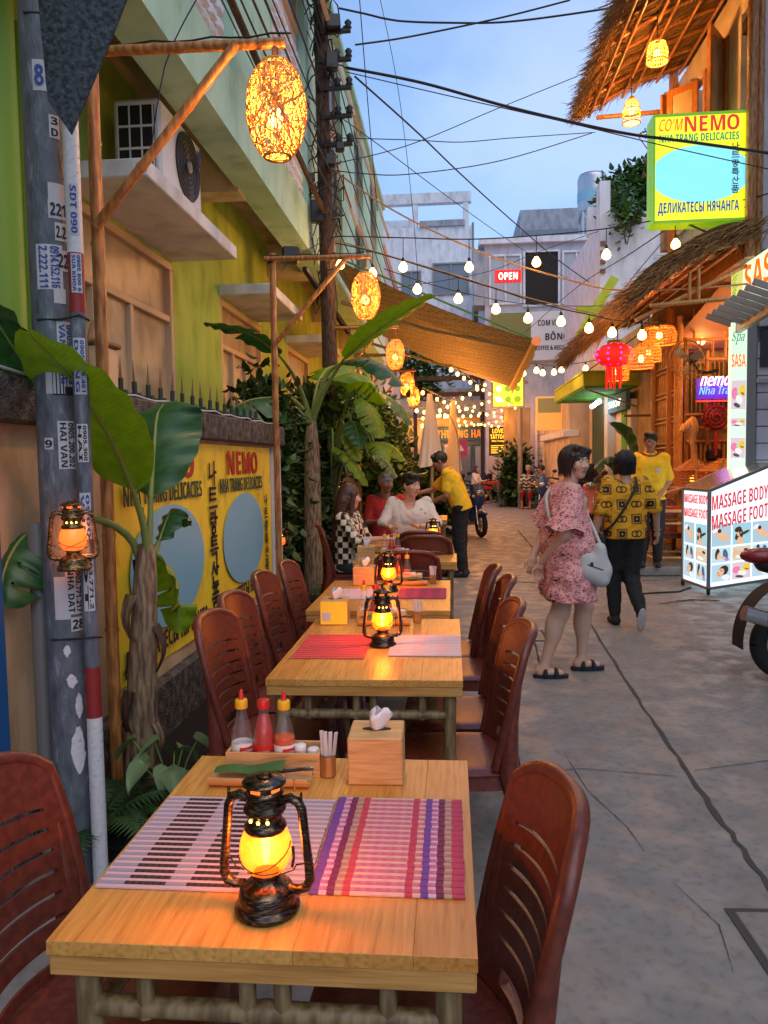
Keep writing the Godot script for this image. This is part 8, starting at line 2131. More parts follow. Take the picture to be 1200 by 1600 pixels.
func standing() -> Dictionary:
	return {"hl": Vector3(.088, .88, 0), "hr": Vector3(-.088, .88, 0), "kl": Vector3(.095, .48, .02), "kr": Vector3(-.095, .48, .02), "al": Vector3(.09, .075, -.02), "ar": Vector3(-.09, .075, -.02), "fl": Vector3(.03, 0, 1), "fr": Vector3(-.03, 0, 1),
		"pelvis": Vector3(0, .93, 0), "chest": Vector3(0, 1.25, .005), "neck": Vector3(0, 1.42, -.01), "head": Vector3(0, 1.58, .015), "sl": Vector3(.165, 1.375, -.01), "sr": Vector3(-.165, 1.375, -.01),
		"el": Vector3(.215, 1.10, -.02), "er": Vector3(-.215, 1.10, -.02), "wl": Vector3(.21, .86, .05), "wr": Vector3(-.21, .86, .05), "look": 0.0, "nod": 0.0, "tilt": 0.0}
func seated() -> Dictionary:
	var j := standing()
	for k in j:
		if j[k] is Vector3 and k in ["pelvis", "chest", "neck", "head", "sl", "sr", "el", "er", "wl", "wr", "hl", "hr"]: j[k] += Vector3(0, -.37, 0)
	j.kl = Vector3(.12, .50, .42); j.kr = Vector3(-.12, .50, .42); j.al = Vector3(.12, .08, .40); j.ar = Vector3(-.12, .08, .40)
	j.wl = Vector3(.12, .78, .34); j.wr = Vector3(-.12, .78, .34); j.el = Vector3(.25, .74, .12); j.er = Vector3(-.25, .74, .12)
	return j

func person(label: String, at: Vector3, turn: float, s: float, j: Dictionary, o: Dictionary) -> Node3D:
	var t := thing("person", label, "person", at, turn); t.scale = Vector3.ONE * s
	var fat: float = o.get("fat", 1.0); var cell: float = o.get("cell", .014)
	var g := Geo.new()
	var P := []
	var th: float = .86 if o.has("trousers") else 1.0
	for q in [["l", 1.0], ["r", -1.0]]:
		var k: String = q[0]; var x: float = q[1] * .062 * fat
		P.append(["c", j.pelvis + Vector3(x, 0, 0), j.chest + Vector3(x * 1.15, 0, 0), .095 * fat, .098 * fat, .05])
		P.append(["c", j.chest + Vector3(x * .5, .04, 0), j["s" + k], .075, .052, .04])
		P.append(["c", j["s" + k], j["e" + k], .046 * fat, .037 * fat, .03]); P.append(["c", j["e" + k], j["w" + k], .037 * fat, .024, .02])
		P.append(["c", j["h" + k], j["k" + k], .080 * fat * th, .054 * fat * th, .04]); P.append(["c", j["k" + k], j["a" + k], .053 * fat * th, .033, .025])
		if th == 1.0: P.append(["e", j["k" + k].lerp(j["a" + k], .3) - (j["f" + k] as Vector3) * .018, Vector3(.046, .10, .048) * fat * th, .03])
		var fd: Vector3 = (j["f" + k] as Vector3).normalized()
		P.append(["c", j["a" + k] - Vector3(0, .035, 0) - fd * .02, j["a" + k] - Vector3(0, .046, 0) + fd * .12, .034, .024, .02]); P.append(["c", j["a" + k] - Vector3(0, .03, 0) - fd * .035, j["a" + k], .03, .034, .02])
	P.append(["c", j.neck - Vector3(0, .04, 0), j.head + Vector3(0, -.03, -.01), .054, .050, .03])
	field_mesh(g, P, cell)
	for q in [["l", 1.0], ["r", -1.0]]:
		var k: String = q[0]
		if o.get("hide_hands", false): break
		var d: Vector3 = j.get("d" + k, (j["w" + k] - j["e" + k]).normalized())
		var side: Vector3 = j.get("t" + k, Vector3(0, 0, 1)); side = (side - d * side.dot(d)).normalized()
		field_mesh(g, hand_prims(j["w" + k], d, side, j.get("curl", .5), q[1]), maxf(.0055, cell * .42))
	var hb := Basis.from_euler(Vector3(j.nod, j.look, j.tilt))
	var hx := Transform3D(hb, j.head)
	var ck := "%0.3f" % minf(cell * .4, .006)
	if not heads.has(ck): heads[ck] = head_geo(minf(cell * .4, .006))
	g.add(heads[ck], hx)
	part(t, "body", g, M[o.skin])
	for x in [-.0305, .0305]:
		var e := Geo.new(); e.ell(hx * Vector3(x, .0125, .0765), Vector3(.0125, .0095, .0095), 10, 8); var ep := part(t, "eye", e, M.eye_white)
		var i := Geo.new(); i.ell(hx * Vector3(x, .0120, .0835), Vector3(.0058, .0062, .0042), 8, 6); part(ep, "iris", i, M.eye_dark)
	var hp := hair_prims(o.hair_style)
	var hg := Geo.new(); field_mesh(hg, hp[0], maxf(.005, cell * .45), null, hp[1], noise(FastNoiseLite.TYPE_SIMPLEX, 60.0, 3, 3), .006)
	var hgx := Geo.new(); hgx.add(hg, hx); var hpart := part(t, "hair", hgx, M[o.hair])
	if o.hair_style in ["bob", "layered"]:
		var r := RandomNumberGenerator.new(); r.seed = 17
		var lk := Geo.new()
		for k in 230:
			var a := r.randf_range(.95, TAU - .95) if k % 5 else r.randf_range(-.9, .9); var low := r.randf_range(-.115, -.07) if k % 5 else .055; var pts := []
			var w := r.randf_range(.99, 1.06); var sw := r.randfn(0, .18)
			for q in 9:
				var f := q / 8.0; var y := lerpf(.128, low, f)
				var rad := sqrt(maxf(.02, 1.0 - pow(clampf((y - .01) / .122, -.35, 1.0), 2.0))) * w
				var an := a + sw * f
				pts.append(hx * Vector3(sin(an) * .094 * rad, y, -.026 + cos(an) * .112 * rad))
			lk.tube(pts, [.0012, .0030, .0032, .0032, .0032, .0030, .0028, .0022, .0006], 4, false)
		part(hpart, "hair_lock", lk, M[o.hair])
	var folds := noise(FastNoiseLite.TYPE_SIMPLEX_SMOOTH, 4.5, int(at.x * 100) + 7, 3)
	folds.fractal_type = FastNoiseLite.FRACTAL_RIDGED
	if o.has("trousers"):
		var C := [["c", j.hl + Vector3(0, .03, 0), j.hr + Vector3(0, .03, 0), .115 * fat, .115 * fat, .04], ["c", j.pelvis + Vector3(-.05, 0, 0), j.pelvis + Vector3(.05, 0, 0), .112 * fat, .112 * fat, .04]]
		for k in ["l", "r"]:
			C.append(["c", j["h" + k], j["k" + k], .104 * fat, .082 * fat, .03]); C.append(["c", j["k" + k], j["a" + k] + (j["k" + k] - j["a" + k]) * o.get("cuff", .05), .082 * fat, o.get("leg", .058), .02])
		var cg := Geo.new(); field_mesh(cg, C, cell, null, [[Vector3.UP, j.pelvis.y + .02]], folds, .011); part(t, "trousers", cg, M[o.trousers])
	if o.has("shirt"):
		var C := []
		var hem: Vector3 = j.pelvis - (j.chest - j.pelvis).normalized() * .06
		for x in [-1.0, 1.0]:
			C.append(["c", hem + Vector3(x * .068 * fat, 0, 0), j.chest + Vector3(x * .078 * fat, 0, 0), .132 * fat, .120 * fat, .05])
			var k := "l" if x > 0 else "r"
			C.append(["c", j.chest + Vector3(x * .03, .045, 0), j["s" + k], .095, .068, .05])
			var sl: float = o.get("sleeve", .6)
			var e: Vector3 = j["s" + k].lerp(j["e" + k], minf(sl, 1.0))
			C.append(["c", j["s" + k], e, .066, .058 * o.get("wide", 1.0), .025])
			if sl > 1.0: C.append(["c", e, j["e" + k].lerp(j["w" + k], sl - 1.0), .056, .046, .02])
		C.append(["-", j.neck + (Vector3(0, .03, .10) if o.get("vneck", false) else Vector3(0, .07, .055)), Vector3(.062, .15, .11) if o.get("vneck", false) else Vector3(.070, .075, .06), .01])
		var up: Vector3 = (j.chest - j.pelvis).normalized()
		var cg := Geo.new(); field_mesh(cg, C, cell * .9, null, [[-up, -(hem - up * .02).dot(up)]], folds, .012); part(t, "shirt", cg, M[o.shirt])
		if o.get("collar", false):
			var ring := []
			for k in 17:
				var a := TAU * k / 16.0; ring.append(j.neck + Vector3(sin(a) * .068, .005 + .022 * -cos(a) + .02, cos(a) * .062))
			var rg := Geo.new(); rg.tube(ring, .013, 6, false); part(t, "collar", rg, M[o.shirt])
	if o.has("shoes"):
		for k in ["l", "r"]:
			var fd: Vector3 = (j["f" + k] as Vector3).normalized(); var a: Vector3 = j["a" + k]
			var sg := Geo.new(); field_mesh(sg, [["c", a - Vector3(0, .040, 0) - fd * .035, a - Vector3(0, .048, 0) + fd * .13, .040, .034, .02], ["c", a - Vector3(0, .03, 0) - fd * .03, a - Vector3(0, .0, 0) - fd * .02, .042, .040, .02]], .009, null, [[-Vector3.UP.lerp(fd, 0).normalized(), -(a.y - .074)]]); part(t, "shoe", sg, M[o.shoes])
	return t
var heads := {}

func people() -> void:
	# woman in the pink flowered dress: walks to the right, hands behind her back, face turned to us
	var j := standing()
	j.hl = Vector3(.085, .88, .02); j.hr = Vector3(-.085, .88, -.01)
	j.kl = Vector3(.09, .49, .155); j.al = Vector3(.09, .085, .13); j.fl = Vector3(0.05, 0, 1)
	j.kr = Vector3(-.09, .48, -.065); j.ar = Vector3(-.09, .08, -.185); j.fr = Vector3(-.05, 0, 1)
	j.chest = Vector3(0, 1.24, .0); j.neck = Vector3(0, 1.395, .012); j.head = Vector3(-.015, 1.545, .062)
	j.sl = Vector3(.165, 1.345, -.005); j.sr = Vector3(-.165, 1.345, -.005)
	j.el = Vector3(.225, 1.06, -.10); j.er = Vector3(-.235, 1.05, -.07); j.wl = Vector3(.08, .86, -.225); j.wr = Vector3(-.07, .83, -.20)
	j.dl = Vector3(-.4, -.85, -.15).normalized(); j.dr = Vector3(.35, -.9, -.1).normalized(); j.tl = Vector3(0, 0, -1); j.tr = Vector3(0, 0, -1); j.curl = .9
	j.look = -1.0; j.nod = .05; j.tilt = .02
	var w := person("woman in a pink floral dress looking right, hands clasped behind her back", Vector3(.79, 0, -5.38), 1.66, .955, j, {"skin": "skin_light", "hair": "hair_dark_brown", "hair_style": "layered", "fat": 1.22, "cell": .012})
	var folds := noise(FastNoiseLite.TYPE_SIMPLEX_SMOOTH, 4.0, 12, 3)
	folds.fractal_type = FastNoiseLite.FRACTAL_RIDGED
	var C := []
	for x in [-1.0, 1.0]:
		C.append(["c", Vector3(x * .055, 1.28, 0), Vector3(x * .085, .98, .005), .132, .168, .06]); C.append(["c", Vector3(x * .085, .98, .005), Vector3(x * .095, .60, .005), .168, .190, .06])
		C.append(["c", Vector3(x * .04, 1.32, 0), Vector3(x * .17, 1.335, -.005), .075, .070, .05])
	C.append(["-", j.neck + Vector3(0, .085, .02), Vector3(.105, .085, .10), .01])
	var dg := Geo.new(); field_mesh(dg, C, .012, null, [[Vector3.DOWN, -.565]], folds, .022); part(w, "dress", dg, M.floral)
	for x in [-1.0, 1.0]:
		var s: Vector3 = j.sl if x > 0 else j.sr; var e: Vector3 = j.el if x > 0 else j.er
		for tier in 2:
			# flounced sleeve in two tiers
			var p := PackedVector3Array()
			var ax := (e - s).normalized(); var u := ax.cross(Vector3(0, 0, 1)).normalized(); var v := u.cross(ax)
			for jj in 9:
				for k in 41:
					var f := jj / 8.0; var a := TAU * k / 40.0; var r: float = (lerpf(.076, .098, f) if tier == 0 else lerpf(.092, .118, f)) * (1.0 + .09 * f * sin(a * 7.0 + tier))
					p.append(s - ax * .02 + ax * (f * .23 if tier == 0 else .20 + f * .115) + (u * cos(a) + v * sin(a) * 1.1) * r + Vector3(0, .02 * sin(a * 3.0) * f, 0))
			var sg := Geo.new(); sg.grid(p, 41, 9, true); part(w, "sleeve", sg, M.floral)
	for k in ["l", "r"]:
		# two strap sandals
		var a: Vector3 = j["a" + k]; var fd: Vector3 = (j["f" + k] as Vector3).normalized(); var sd := fd.cross(Vector3.UP)
		var g := Geo.new(); var pl := []
		for q in 24:
			var an := TAU * q / 24.0; pl.append(Vector2(cos(an) * (.045 + .006 * sin(an)), sin(an) * .128))
		g.prism(pl, .026, Transform3D(Basis(sd, fd, Vector3.UP), a + fd * .048 - Vector3(0, .080, 0)))
		for q in [[.005, .052], [.085, .036]]:
			var pts := []
			for m in 9:
				var an := PI * m / 8.0; pts.append(a + fd * q[0] + sd * cos(an) * .043 + Vector3(0, -.058 + sin(an) * q[1], 0))
			g.tube(pts, .016, 6)
		part(w, "sandal", g, M.sandal)
	var bag := Geo.new(); field_mesh(bag, [["c", Vector3(-.20, .88, .07), Vector3(-.20, .80, .21), .055, .052, .05], ["c", Vector3(-.215, .79, .08), Vector3(-.215, .73, .19), .065, .06, .05], ["c", Vector3(-.20, .94, .18), Vector3(-.20, .80, .20), .045, .055, .05]], .010, null, [], noise(FastNoiseLite.TYPE_SIMPLEX_SMOOTH, 6.0, 4, 2), .006)
	part(w, "waist_bag", bag, M.bag_grey)
	var st := Geo.new(); st.tube(smooth([Vector3(-.24, .90, .02), Vector3(-.22, .98, -.06), Vector3(-.17, 1.10, -.14), Vector3(-.02, 1.30, -.15), Vector3(.13, 1.37, -.03), Vector3(.08, 1.22, .13), Vector3(-.10, 1.02, .19), Vector3(-.18, .95, .20)], 30), .013, 6); part(w, "bag_strap", st, M.bag_grey)
	var zp := Geo.new(); zp.tube([Vector3(-.268, .84, .08), Vector3(-.270, .80, .19)], .004, 5); zp.box(Vector3(-.270, .84, .11), Vector3(.004, .03, .02)); part(w, "bag_zip", zp, M.black_plastic)

	# woman in the yellow patterned shirt, walking away
	j = standing()
	j.kr = Vector3(-.07, .47, .03); j.ar = Vector3(-.05, .21, -.28); j.fr = Vector3(-.02, -.9, .25)
	j.kl = Vector3(.075, .49, .12); j.al = Vector3(.06, .075, .10); j.fl = Vector3(0, 0, 1)
	j.el = Vector3(.25, 1.11, -.03); j.wl = Vector3(.265, .87, .06); j.er = Vector3(-.28, 1.12, -.05); j.wr = Vector3(-.335, .90, .06); j.tl = Vector3(0, 0, 1); j.tr = Vector3(-.3, 0, 1); j.curl = .55
	j.head = Vector3(.0, 1.565, .03)
	var v := person("woman in a mustard patterned shirt and black trousers walking away", Vector3(1.53, 0, -6.95), PI + .12, .93, j, {"skin": "skin_light", "hair": "hair_black", "hair_style": "bob", "fat": 1.02, "shirt": "patterned_yellow", "sleeve": .92, "wide": 1.3, "trousers": "trousers_black", "leg": .062, "cuff": .10, "shoes": "black_rubber", "cell": .013})
	var so := Geo.new(); so.ell(Vector3.ZERO, Vector3(.043, .014, .118), 16, 6); var sole := part(v, "shoe_sole", so, M.shoe_sole, j.ar + Vector3(0, -.055, .0)); sole.rotation.x = 1.30; sole.position = j.ar + Vector3(0, -.085, -.030)
	var ps := Geo.new(); ps.tube(smooth([Vector3(-.10, 1.43, .0), Vector3(-.06, 1.36, -.13), Vector3(.06, 1.15, -.165), Vector3(.17, .98, -.12), Vector3(.215, .93, -.02), Vector3(.16, 1.05, .13), Vector3(.0, 1.25, .15), Vector3(-.10, 1.43, .0)], 36), .012, 6); part(v, "bag_strap", ps, M.seat_black)
	var pb := Geo.new(); B(pb, .185, .275, .72, .90, -.07, .07, .03); part(v, "shoulder_bag", pb, M.seat_black)
	var br := Geo.new(); var ring := []
	for k in 13: ring.append(j.wl + Vector3(cos(TAU * k / 12) * .030, .02, sin(TAU * k / 12) * .030))
	br.tube(ring, .005, 6, false); part(v, "bracelet", br, M.gold)
	var wt := Geo.new(); ring = []
	for k in 13: ring.append(j.wr + Vector3(cos(TAU * k / 12) * .029, .02, sin(TAU * k / 12) * .029))
	wt.tube(ring, .006, 6, false); part(v, "watch", wt, M.gold)

	# waiter bending to a table
	j = standing()
	j.chest += Vector3(0, -.02, .10); j.neck += Vector3(0, -.05, .19); j.head += Vector3(0, -.085, .26); j.sl += Vector3(0, -.035, .17); j.sr += Vector3(0, -.035, .17)
	j.el = Vector3(.20, 1.06, .16); j.wl = Vector3(.10, .97, .36); j.er = Vector3(-.20, 1.12, .40); j.wr = Vector3(-.12, 1.07, .64); j.nod = .42; j.curl = .7; j.look = .1
	person("waiter in a yellow polo shirt and black trousers bending over a table", Vector3(.12, 0, -9.95), -PI / 2 - .15, 1.0, j, {"skin": "skin_tan", "hair": "hair_black", "hair_style": "short", "shirt": "shirt_yellow", "sleeve": .75, "wide": 1.15, "collar": true, "trousers": "trousers_black", "cuff": .12, "leg": .062, "shoes": "sandal", "cell": .015})
	# staff member on the step
	j = standing(); j.wl = Vector3(.06, .86, .17); j.wr = Vector3(-.05, .88, .17); j.el = Vector3(.22, 1.08, .03); j.er = Vector3(-.22, 1.08, .03); j.nod = .1; j.look = -.25
	var s := person("staff member in a yellow polo shirt and glasses facing the alley", Vector3(2.50, .12, -9.95), -.15, 1.0, j, {"skin": "skin_tan", "hair": "hair_black", "hair_style": "short", "shirt": "shirt_yellow", "sleeve": .8, "wide": 1.2, "collar": true, "trousers": "trousers_black", "shoes": "sandal", "cell": .015})
	var gl := Geo.new(); var hx := Transform3D(Basis.from_euler(Vector3(j.nod, j.look, 0)), j.head)
	for x in [-.031, .031]:
		ring = []
		for k in 13: ring.append(hx * Vector3(x + cos(TAU * k / 12) * .021, .012 + sin(TAU * k / 12) * .016, .094))
		gl.tube(ring, .0028, 5, false)
	gl.tube([hx * Vector3(-.01, .014, .095), hx * Vector3(.01, .014, .095)], .0025, 5); part(s, "glasses", gl, M.black_plastic)
	var bd := Geo.new(); bd.ell(Vector3(.075, 1.22, .125), Vector3(.032, .028, .006), 12, 6); part(s, "badge", bd, M.paper)
	# diners
	j = seated(); j.look = .75; j.nod = .12; j.chest += Vector3(0, -.01, .05); j.head += Vector3(.02, -.02, .05); j.el = Vector3(.27, .78, .12); j.wl = Vector3(.10, .80, .36); j.er = Vector3(-.27, .80, .12); j.wr = Vector3(-.18, .79, .36)
	person("young man in a loose white shirt seated and looking right", Vector3(-.44, .02, -8.02), .05, 1.04, j, {"skin": "skin_light", "hair": "hair_black", "hair_style": "short", "shirt": "shirt_white", "sleeve": .9, "wide": 1.12, "vneck": true, "trousers": "shirt_dark", "cell": .014})
	j = seated(); j.look = .35; j.nod = .1; j.wr = Vector3(-.20, .82, .42); j.er = Vector3(-.24, .80, .16); j.wl = Vector3(.10, .80, .36); j.curl = .25
	person("girl with long brown hair and a checked black and white top seated at the table", Vector3(-.98, .0, -7.28), 1.35, .97, j, {"skin": "skin_light", "hair": "hair_brown", "hair_style": "long", "shirt": "checked", "sleeve": 1.2, "trousers": "shirt_dark", "cell": .014})
	j = seated(); j.look = .3; j.nod = .12
	person("grey haired old man in a red shirt seated behind the couple", Vector3(-.80, .0, -9.35), .25, 1.03, j, {"skin": "skin_dark", "hair": "hair_grey", "hair_style": "short", "shirt": "shirt_red", "sleeve": .8, "fat": 1.1, "trousers": "shirt_dark", "cell": .017})
	# people farther along
	var far := [["man in a black shirt sitting astride the pink scooter", Vector3(2.85, .33, -16.85), .2, "shirt_dark", "hair_black", "skin_tan"], ["balding man in a striped shirt sitting on a chair by the bend", Vector3(2.37, .0, -24.0), -.3, "striped", "hair_grey", "skin_tan"], ["person in a blue shirt seated with back half turned beside the striped shirt", Vector3(2.72, .0, -23.6), -1.9, "shirt_blue", "hair_black", "skin_tan"],
		["long haired diner in white at the left end of the red table", Vector3(.85, .0, -27.3), 1.2, "shirt_white", "hair_brown", "skin_light"], ["diner in dark clothes at the middle of the red table", Vector3(1.35, .0, -28.1), .1, "shirt_dark", "hair_black", "skin_light"], ["diner in pale clothes beside the dark one at the red table", Vector3(1.75, .0, -28.1), -.2, "bag_grey", "hair_brown", "skin_light"], ["person in a dark jacket seated at the right end of the red table", Vector3(2.15, .0, -26.6), -2.2, "shirt_dark", "hair_grey", "skin_dark"],
		["person in dark clothes sitting at the left of the table behind the waiter", Vector3(-.95, .0, -10.9), 1.2, "shirt_dark", "hair_black", "skin_tan"]]
	for q in far:
		j = seated()
		if q[3] == "shirt_dark" and q[1].y > .2: j.wl = Vector3(.22, .88, .45); j.wr = Vector3(-.22, .88, .45); j.kl = Vector3(.22, .42, .36); j.kr = Vector3(-.22, .42, .36); j.al = Vector3(.2, .02, .34); j.ar = Vector3(-.2, .02, .34)
		person(q[0], q[1], q[2], 1.0, j, {"skin": q[5], "hair": q[4], "hair_style": "long" if q[4] == "hair_brown" else "short", "shirt": q[3], "sleeve": .8, "trousers": "shirt_dark" if q[3] != "striped" else "moto_red", "cuff": .5 if q[3] == "striped" else .05, "cell": .02})

func wheel(parent: Node, at: Vector3, r: float, w: float) -> void:
	var n := Node3D.new(); n.name = "wheel"; parent.add_child(n, true); n.position = at; n.rotation.y = PI / 2
	var t := Geo.new(); var ring := []
	for k in 33: ring.append(Vector3(cos(TAU * k / 32) * (r - w), sin(TAU * k / 32) * (r - w), 0))
	t.tube(ring, w, 10, false); part(n, "tyre", t, M.black_rubber)
	var m := Geo.new(); ring = []
	for k in 33: ring.append(Vector3(cos(TAU * k / 32) * (r - w * 1.9), sin(TAU * k / 32) * (r - w * 1.9), 0))
	m.tube(ring, w * .4, 8, false)
	for k in 6: m.tube([Vector3.ZERO, Vector3(cos(TAU * k / 6), sin(TAU * k / 6), 0) * (r - w * 1.9)], .014, 6)
	m.tube([Vector3(0, 0, -.04), Vector3(0, 0, .04)], .035, 12); part(n, "rim", m, M.chrome)

func scooter(label: String, at: Vector3, turn: float, paint: Material, sport: bool) -> void:
	# faces +z
	var t := thing("motor_scooter" if not sport else "motorbike", label, "motorbike", at, turn)
	wheel(t, Vector3(0, .25, .62), .25, .05); wheel(t, Vector3(0, .25, -.62), .25, .055)
	var g := Geo.new(); var p := []
	if not sport:
		# leg shield, floor and tail of a step-through scooter
		field_mesh(g, [["e", Vector3(0, .62, .44), Vector3(.21, .34, .07), .03, Basis(Vector3.RIGHT, -.25)], ["e", Vector3(0, .92, .36), Vector3(.15, .10, .11), .05], ["e", Vector3(0, .40, .62), Vector3(.10, .10, .24), .03], ["c", Vector3(0, .27, .35), Vector3(0, .27, -.25), .10, .12, .05], ["e", Vector3(0, .50, -.48), Vector3(.19, .22, .42), .05], ["-", Vector3(0, .20, .62), Vector3(.14, .27, .27), .02], ["-", Vector3(0, .22, -.66), Vector3(.22, .27, .30), .02]], .02)
	else:
		field_mesh(g, [["c", Vector3(0, .62, .40), Vector3(0, .95, .36), .10, .12, .06], ["e", Vector3(0, .78, .46), Vector3(.15, .22, .12), .05], ["c", Vector3(0, .55, .25), Vector3(0, .50, -.30), .11, .12, .05], ["c", Vector3(0, .72, -.25), Vector3(0, .80, -.78), .12, .07, .05], ["e", Vector3(0, .47, .66), Vector3(.07, .05, .24), .02], ["e", Vector3(.0, .40, .05), Vector3(.13, .16, .22), .05]], .02)
	part(t, "body", g, paint)
	var s := Geo.new(); field_mesh(s, [["e", Vector3(0, .77, -.22), Vector3(.13, .06, .28), .03], ["e", Vector3(0, .81, -.58), Vector3(.12, .055, .24), .05]], .02); part(t, "saddle", s, M.seat_black)
	var h := Geo.new(); h.tube(smooth([Vector3(-.34, 1.0, .28), Vector3(-.2, 1.03, .36), Vector3(0, 1.0, .38), Vector3(.2, 1.03, .36), Vector3(.34, 1.0, .28)], 14), .018, 8); part(t, "handlebar", h, M.black_plastic)
	for x in [-1.0, 1.0]:
		var gr := Geo.new(); gr.tube([Vector3(x * .26, 1.015, .32), Vector3(x * .38, .99, .25)], .024, 8); part(t, "grip", gr, M.black_rubber)
		var m := Geo.new(); m.tube([Vector3(x * .22, 1.03, .34), Vector3(x * .27, 1.17, .36)], .008, 6); m.ell(Vector3(x * .29, 1.2, .36), Vector3(.065, .045, .015), 12, 8); part(t, "mirror", m, M.black_plastic)
		var f := Geo.new(); f.tube([Vector3(x * .075, .25, .62), Vector3(x * .06, .75, .46)], .022, 8); part(t, "fork", f, M.chrome)
		var il := Geo.new(); il.ell(Vector3(x * .13, .80, .545 if sport else .50), Vector3(.035, .03, .02), 10, 6); part(t, "indicator", il, M.cap_yellow)
	var hl := Geo.new(); hl.ell(Vector3(0, .95 if not sport else .86, .47 if not sport else .57), Vector3(.085, .065, .035), 14, 8); part(t, "headlight", hl, M.chrome)
	var ex := Geo.new(); ex.tube([Vector3(-.16, .22, .0), Vector3(-.18, .26, -.3), Vector3(-.19, .34, -.45), Vector3(-.2, .50, -1.0)], [.025, .03, .055, .05], 12); part(t, "exhaust", ex, M.chrome)
	var es := Geo.new(); es.tube([Vector3(-.21, .37, -.5), Vector3(-.215, .47, -.86)], [.05, .046], 10); part(t, "exhaust_guard", es, M.black_plastic)
	var fe := Geo.new()
	fe.shell(func(u, v): return Vector3((u - .5) * .16, .27 + .40 * sin(lerpf(-.1, 1.7, v)), -.62 - .33 * cos(lerpf(-.1, 1.7, v))), 6, 16, .006, func(_k, _j): return false)
	part(t, "rear_fender", fe, M.black_rubber)
	var tl := Geo.new(); tl.ell(Vector3(0, .84, -.80), Vector3(.10, .055, .14), 14, 8); part(t, "tail_light", tl, M.moto_red)
	var en := Geo.new(); en.box(Vector3(0, .33, -.05), Vector3(.24, .22, .36), .04); en.tube([Vector3(-.10, .30, .1), Vector3(.10, .30, .1)], .09, 12); part(t, "engine", en, M.grey_metal)
	var sd := Geo.new(); sd.tube([Vector3(.10, .25, -.05), Vector3(.22, .01, .05)], .012, 6); part(t, "side_stand", sd, M.black_plastic)

func vehicles() -> void:
	scooter("pink step through scooter parked by the green shop", Vector3(2.92, 0, -16.6), -.15, M.scooter_pink, false)
	scooter("blue motorbike parked behind the waiter", Vector3(.36, 0, -15.6), .35, M.moto_blue, true)
	dup(get_node("motorbike"), "dark motorbike farther back behind the waiter, near the parasols", Vector3(.0, 0, -18.6), .5)
	dup(get_node("motorbike"), "dark motorbike parked against the white shop near the bend", Vector3(2.45, 0, -20.3), -.3)
	scooter("black and red motorbike cut off by the right edge of the photo", Vector3(2.84, 0, -5.3), PI / 2 + .06, M.seat_black, true)

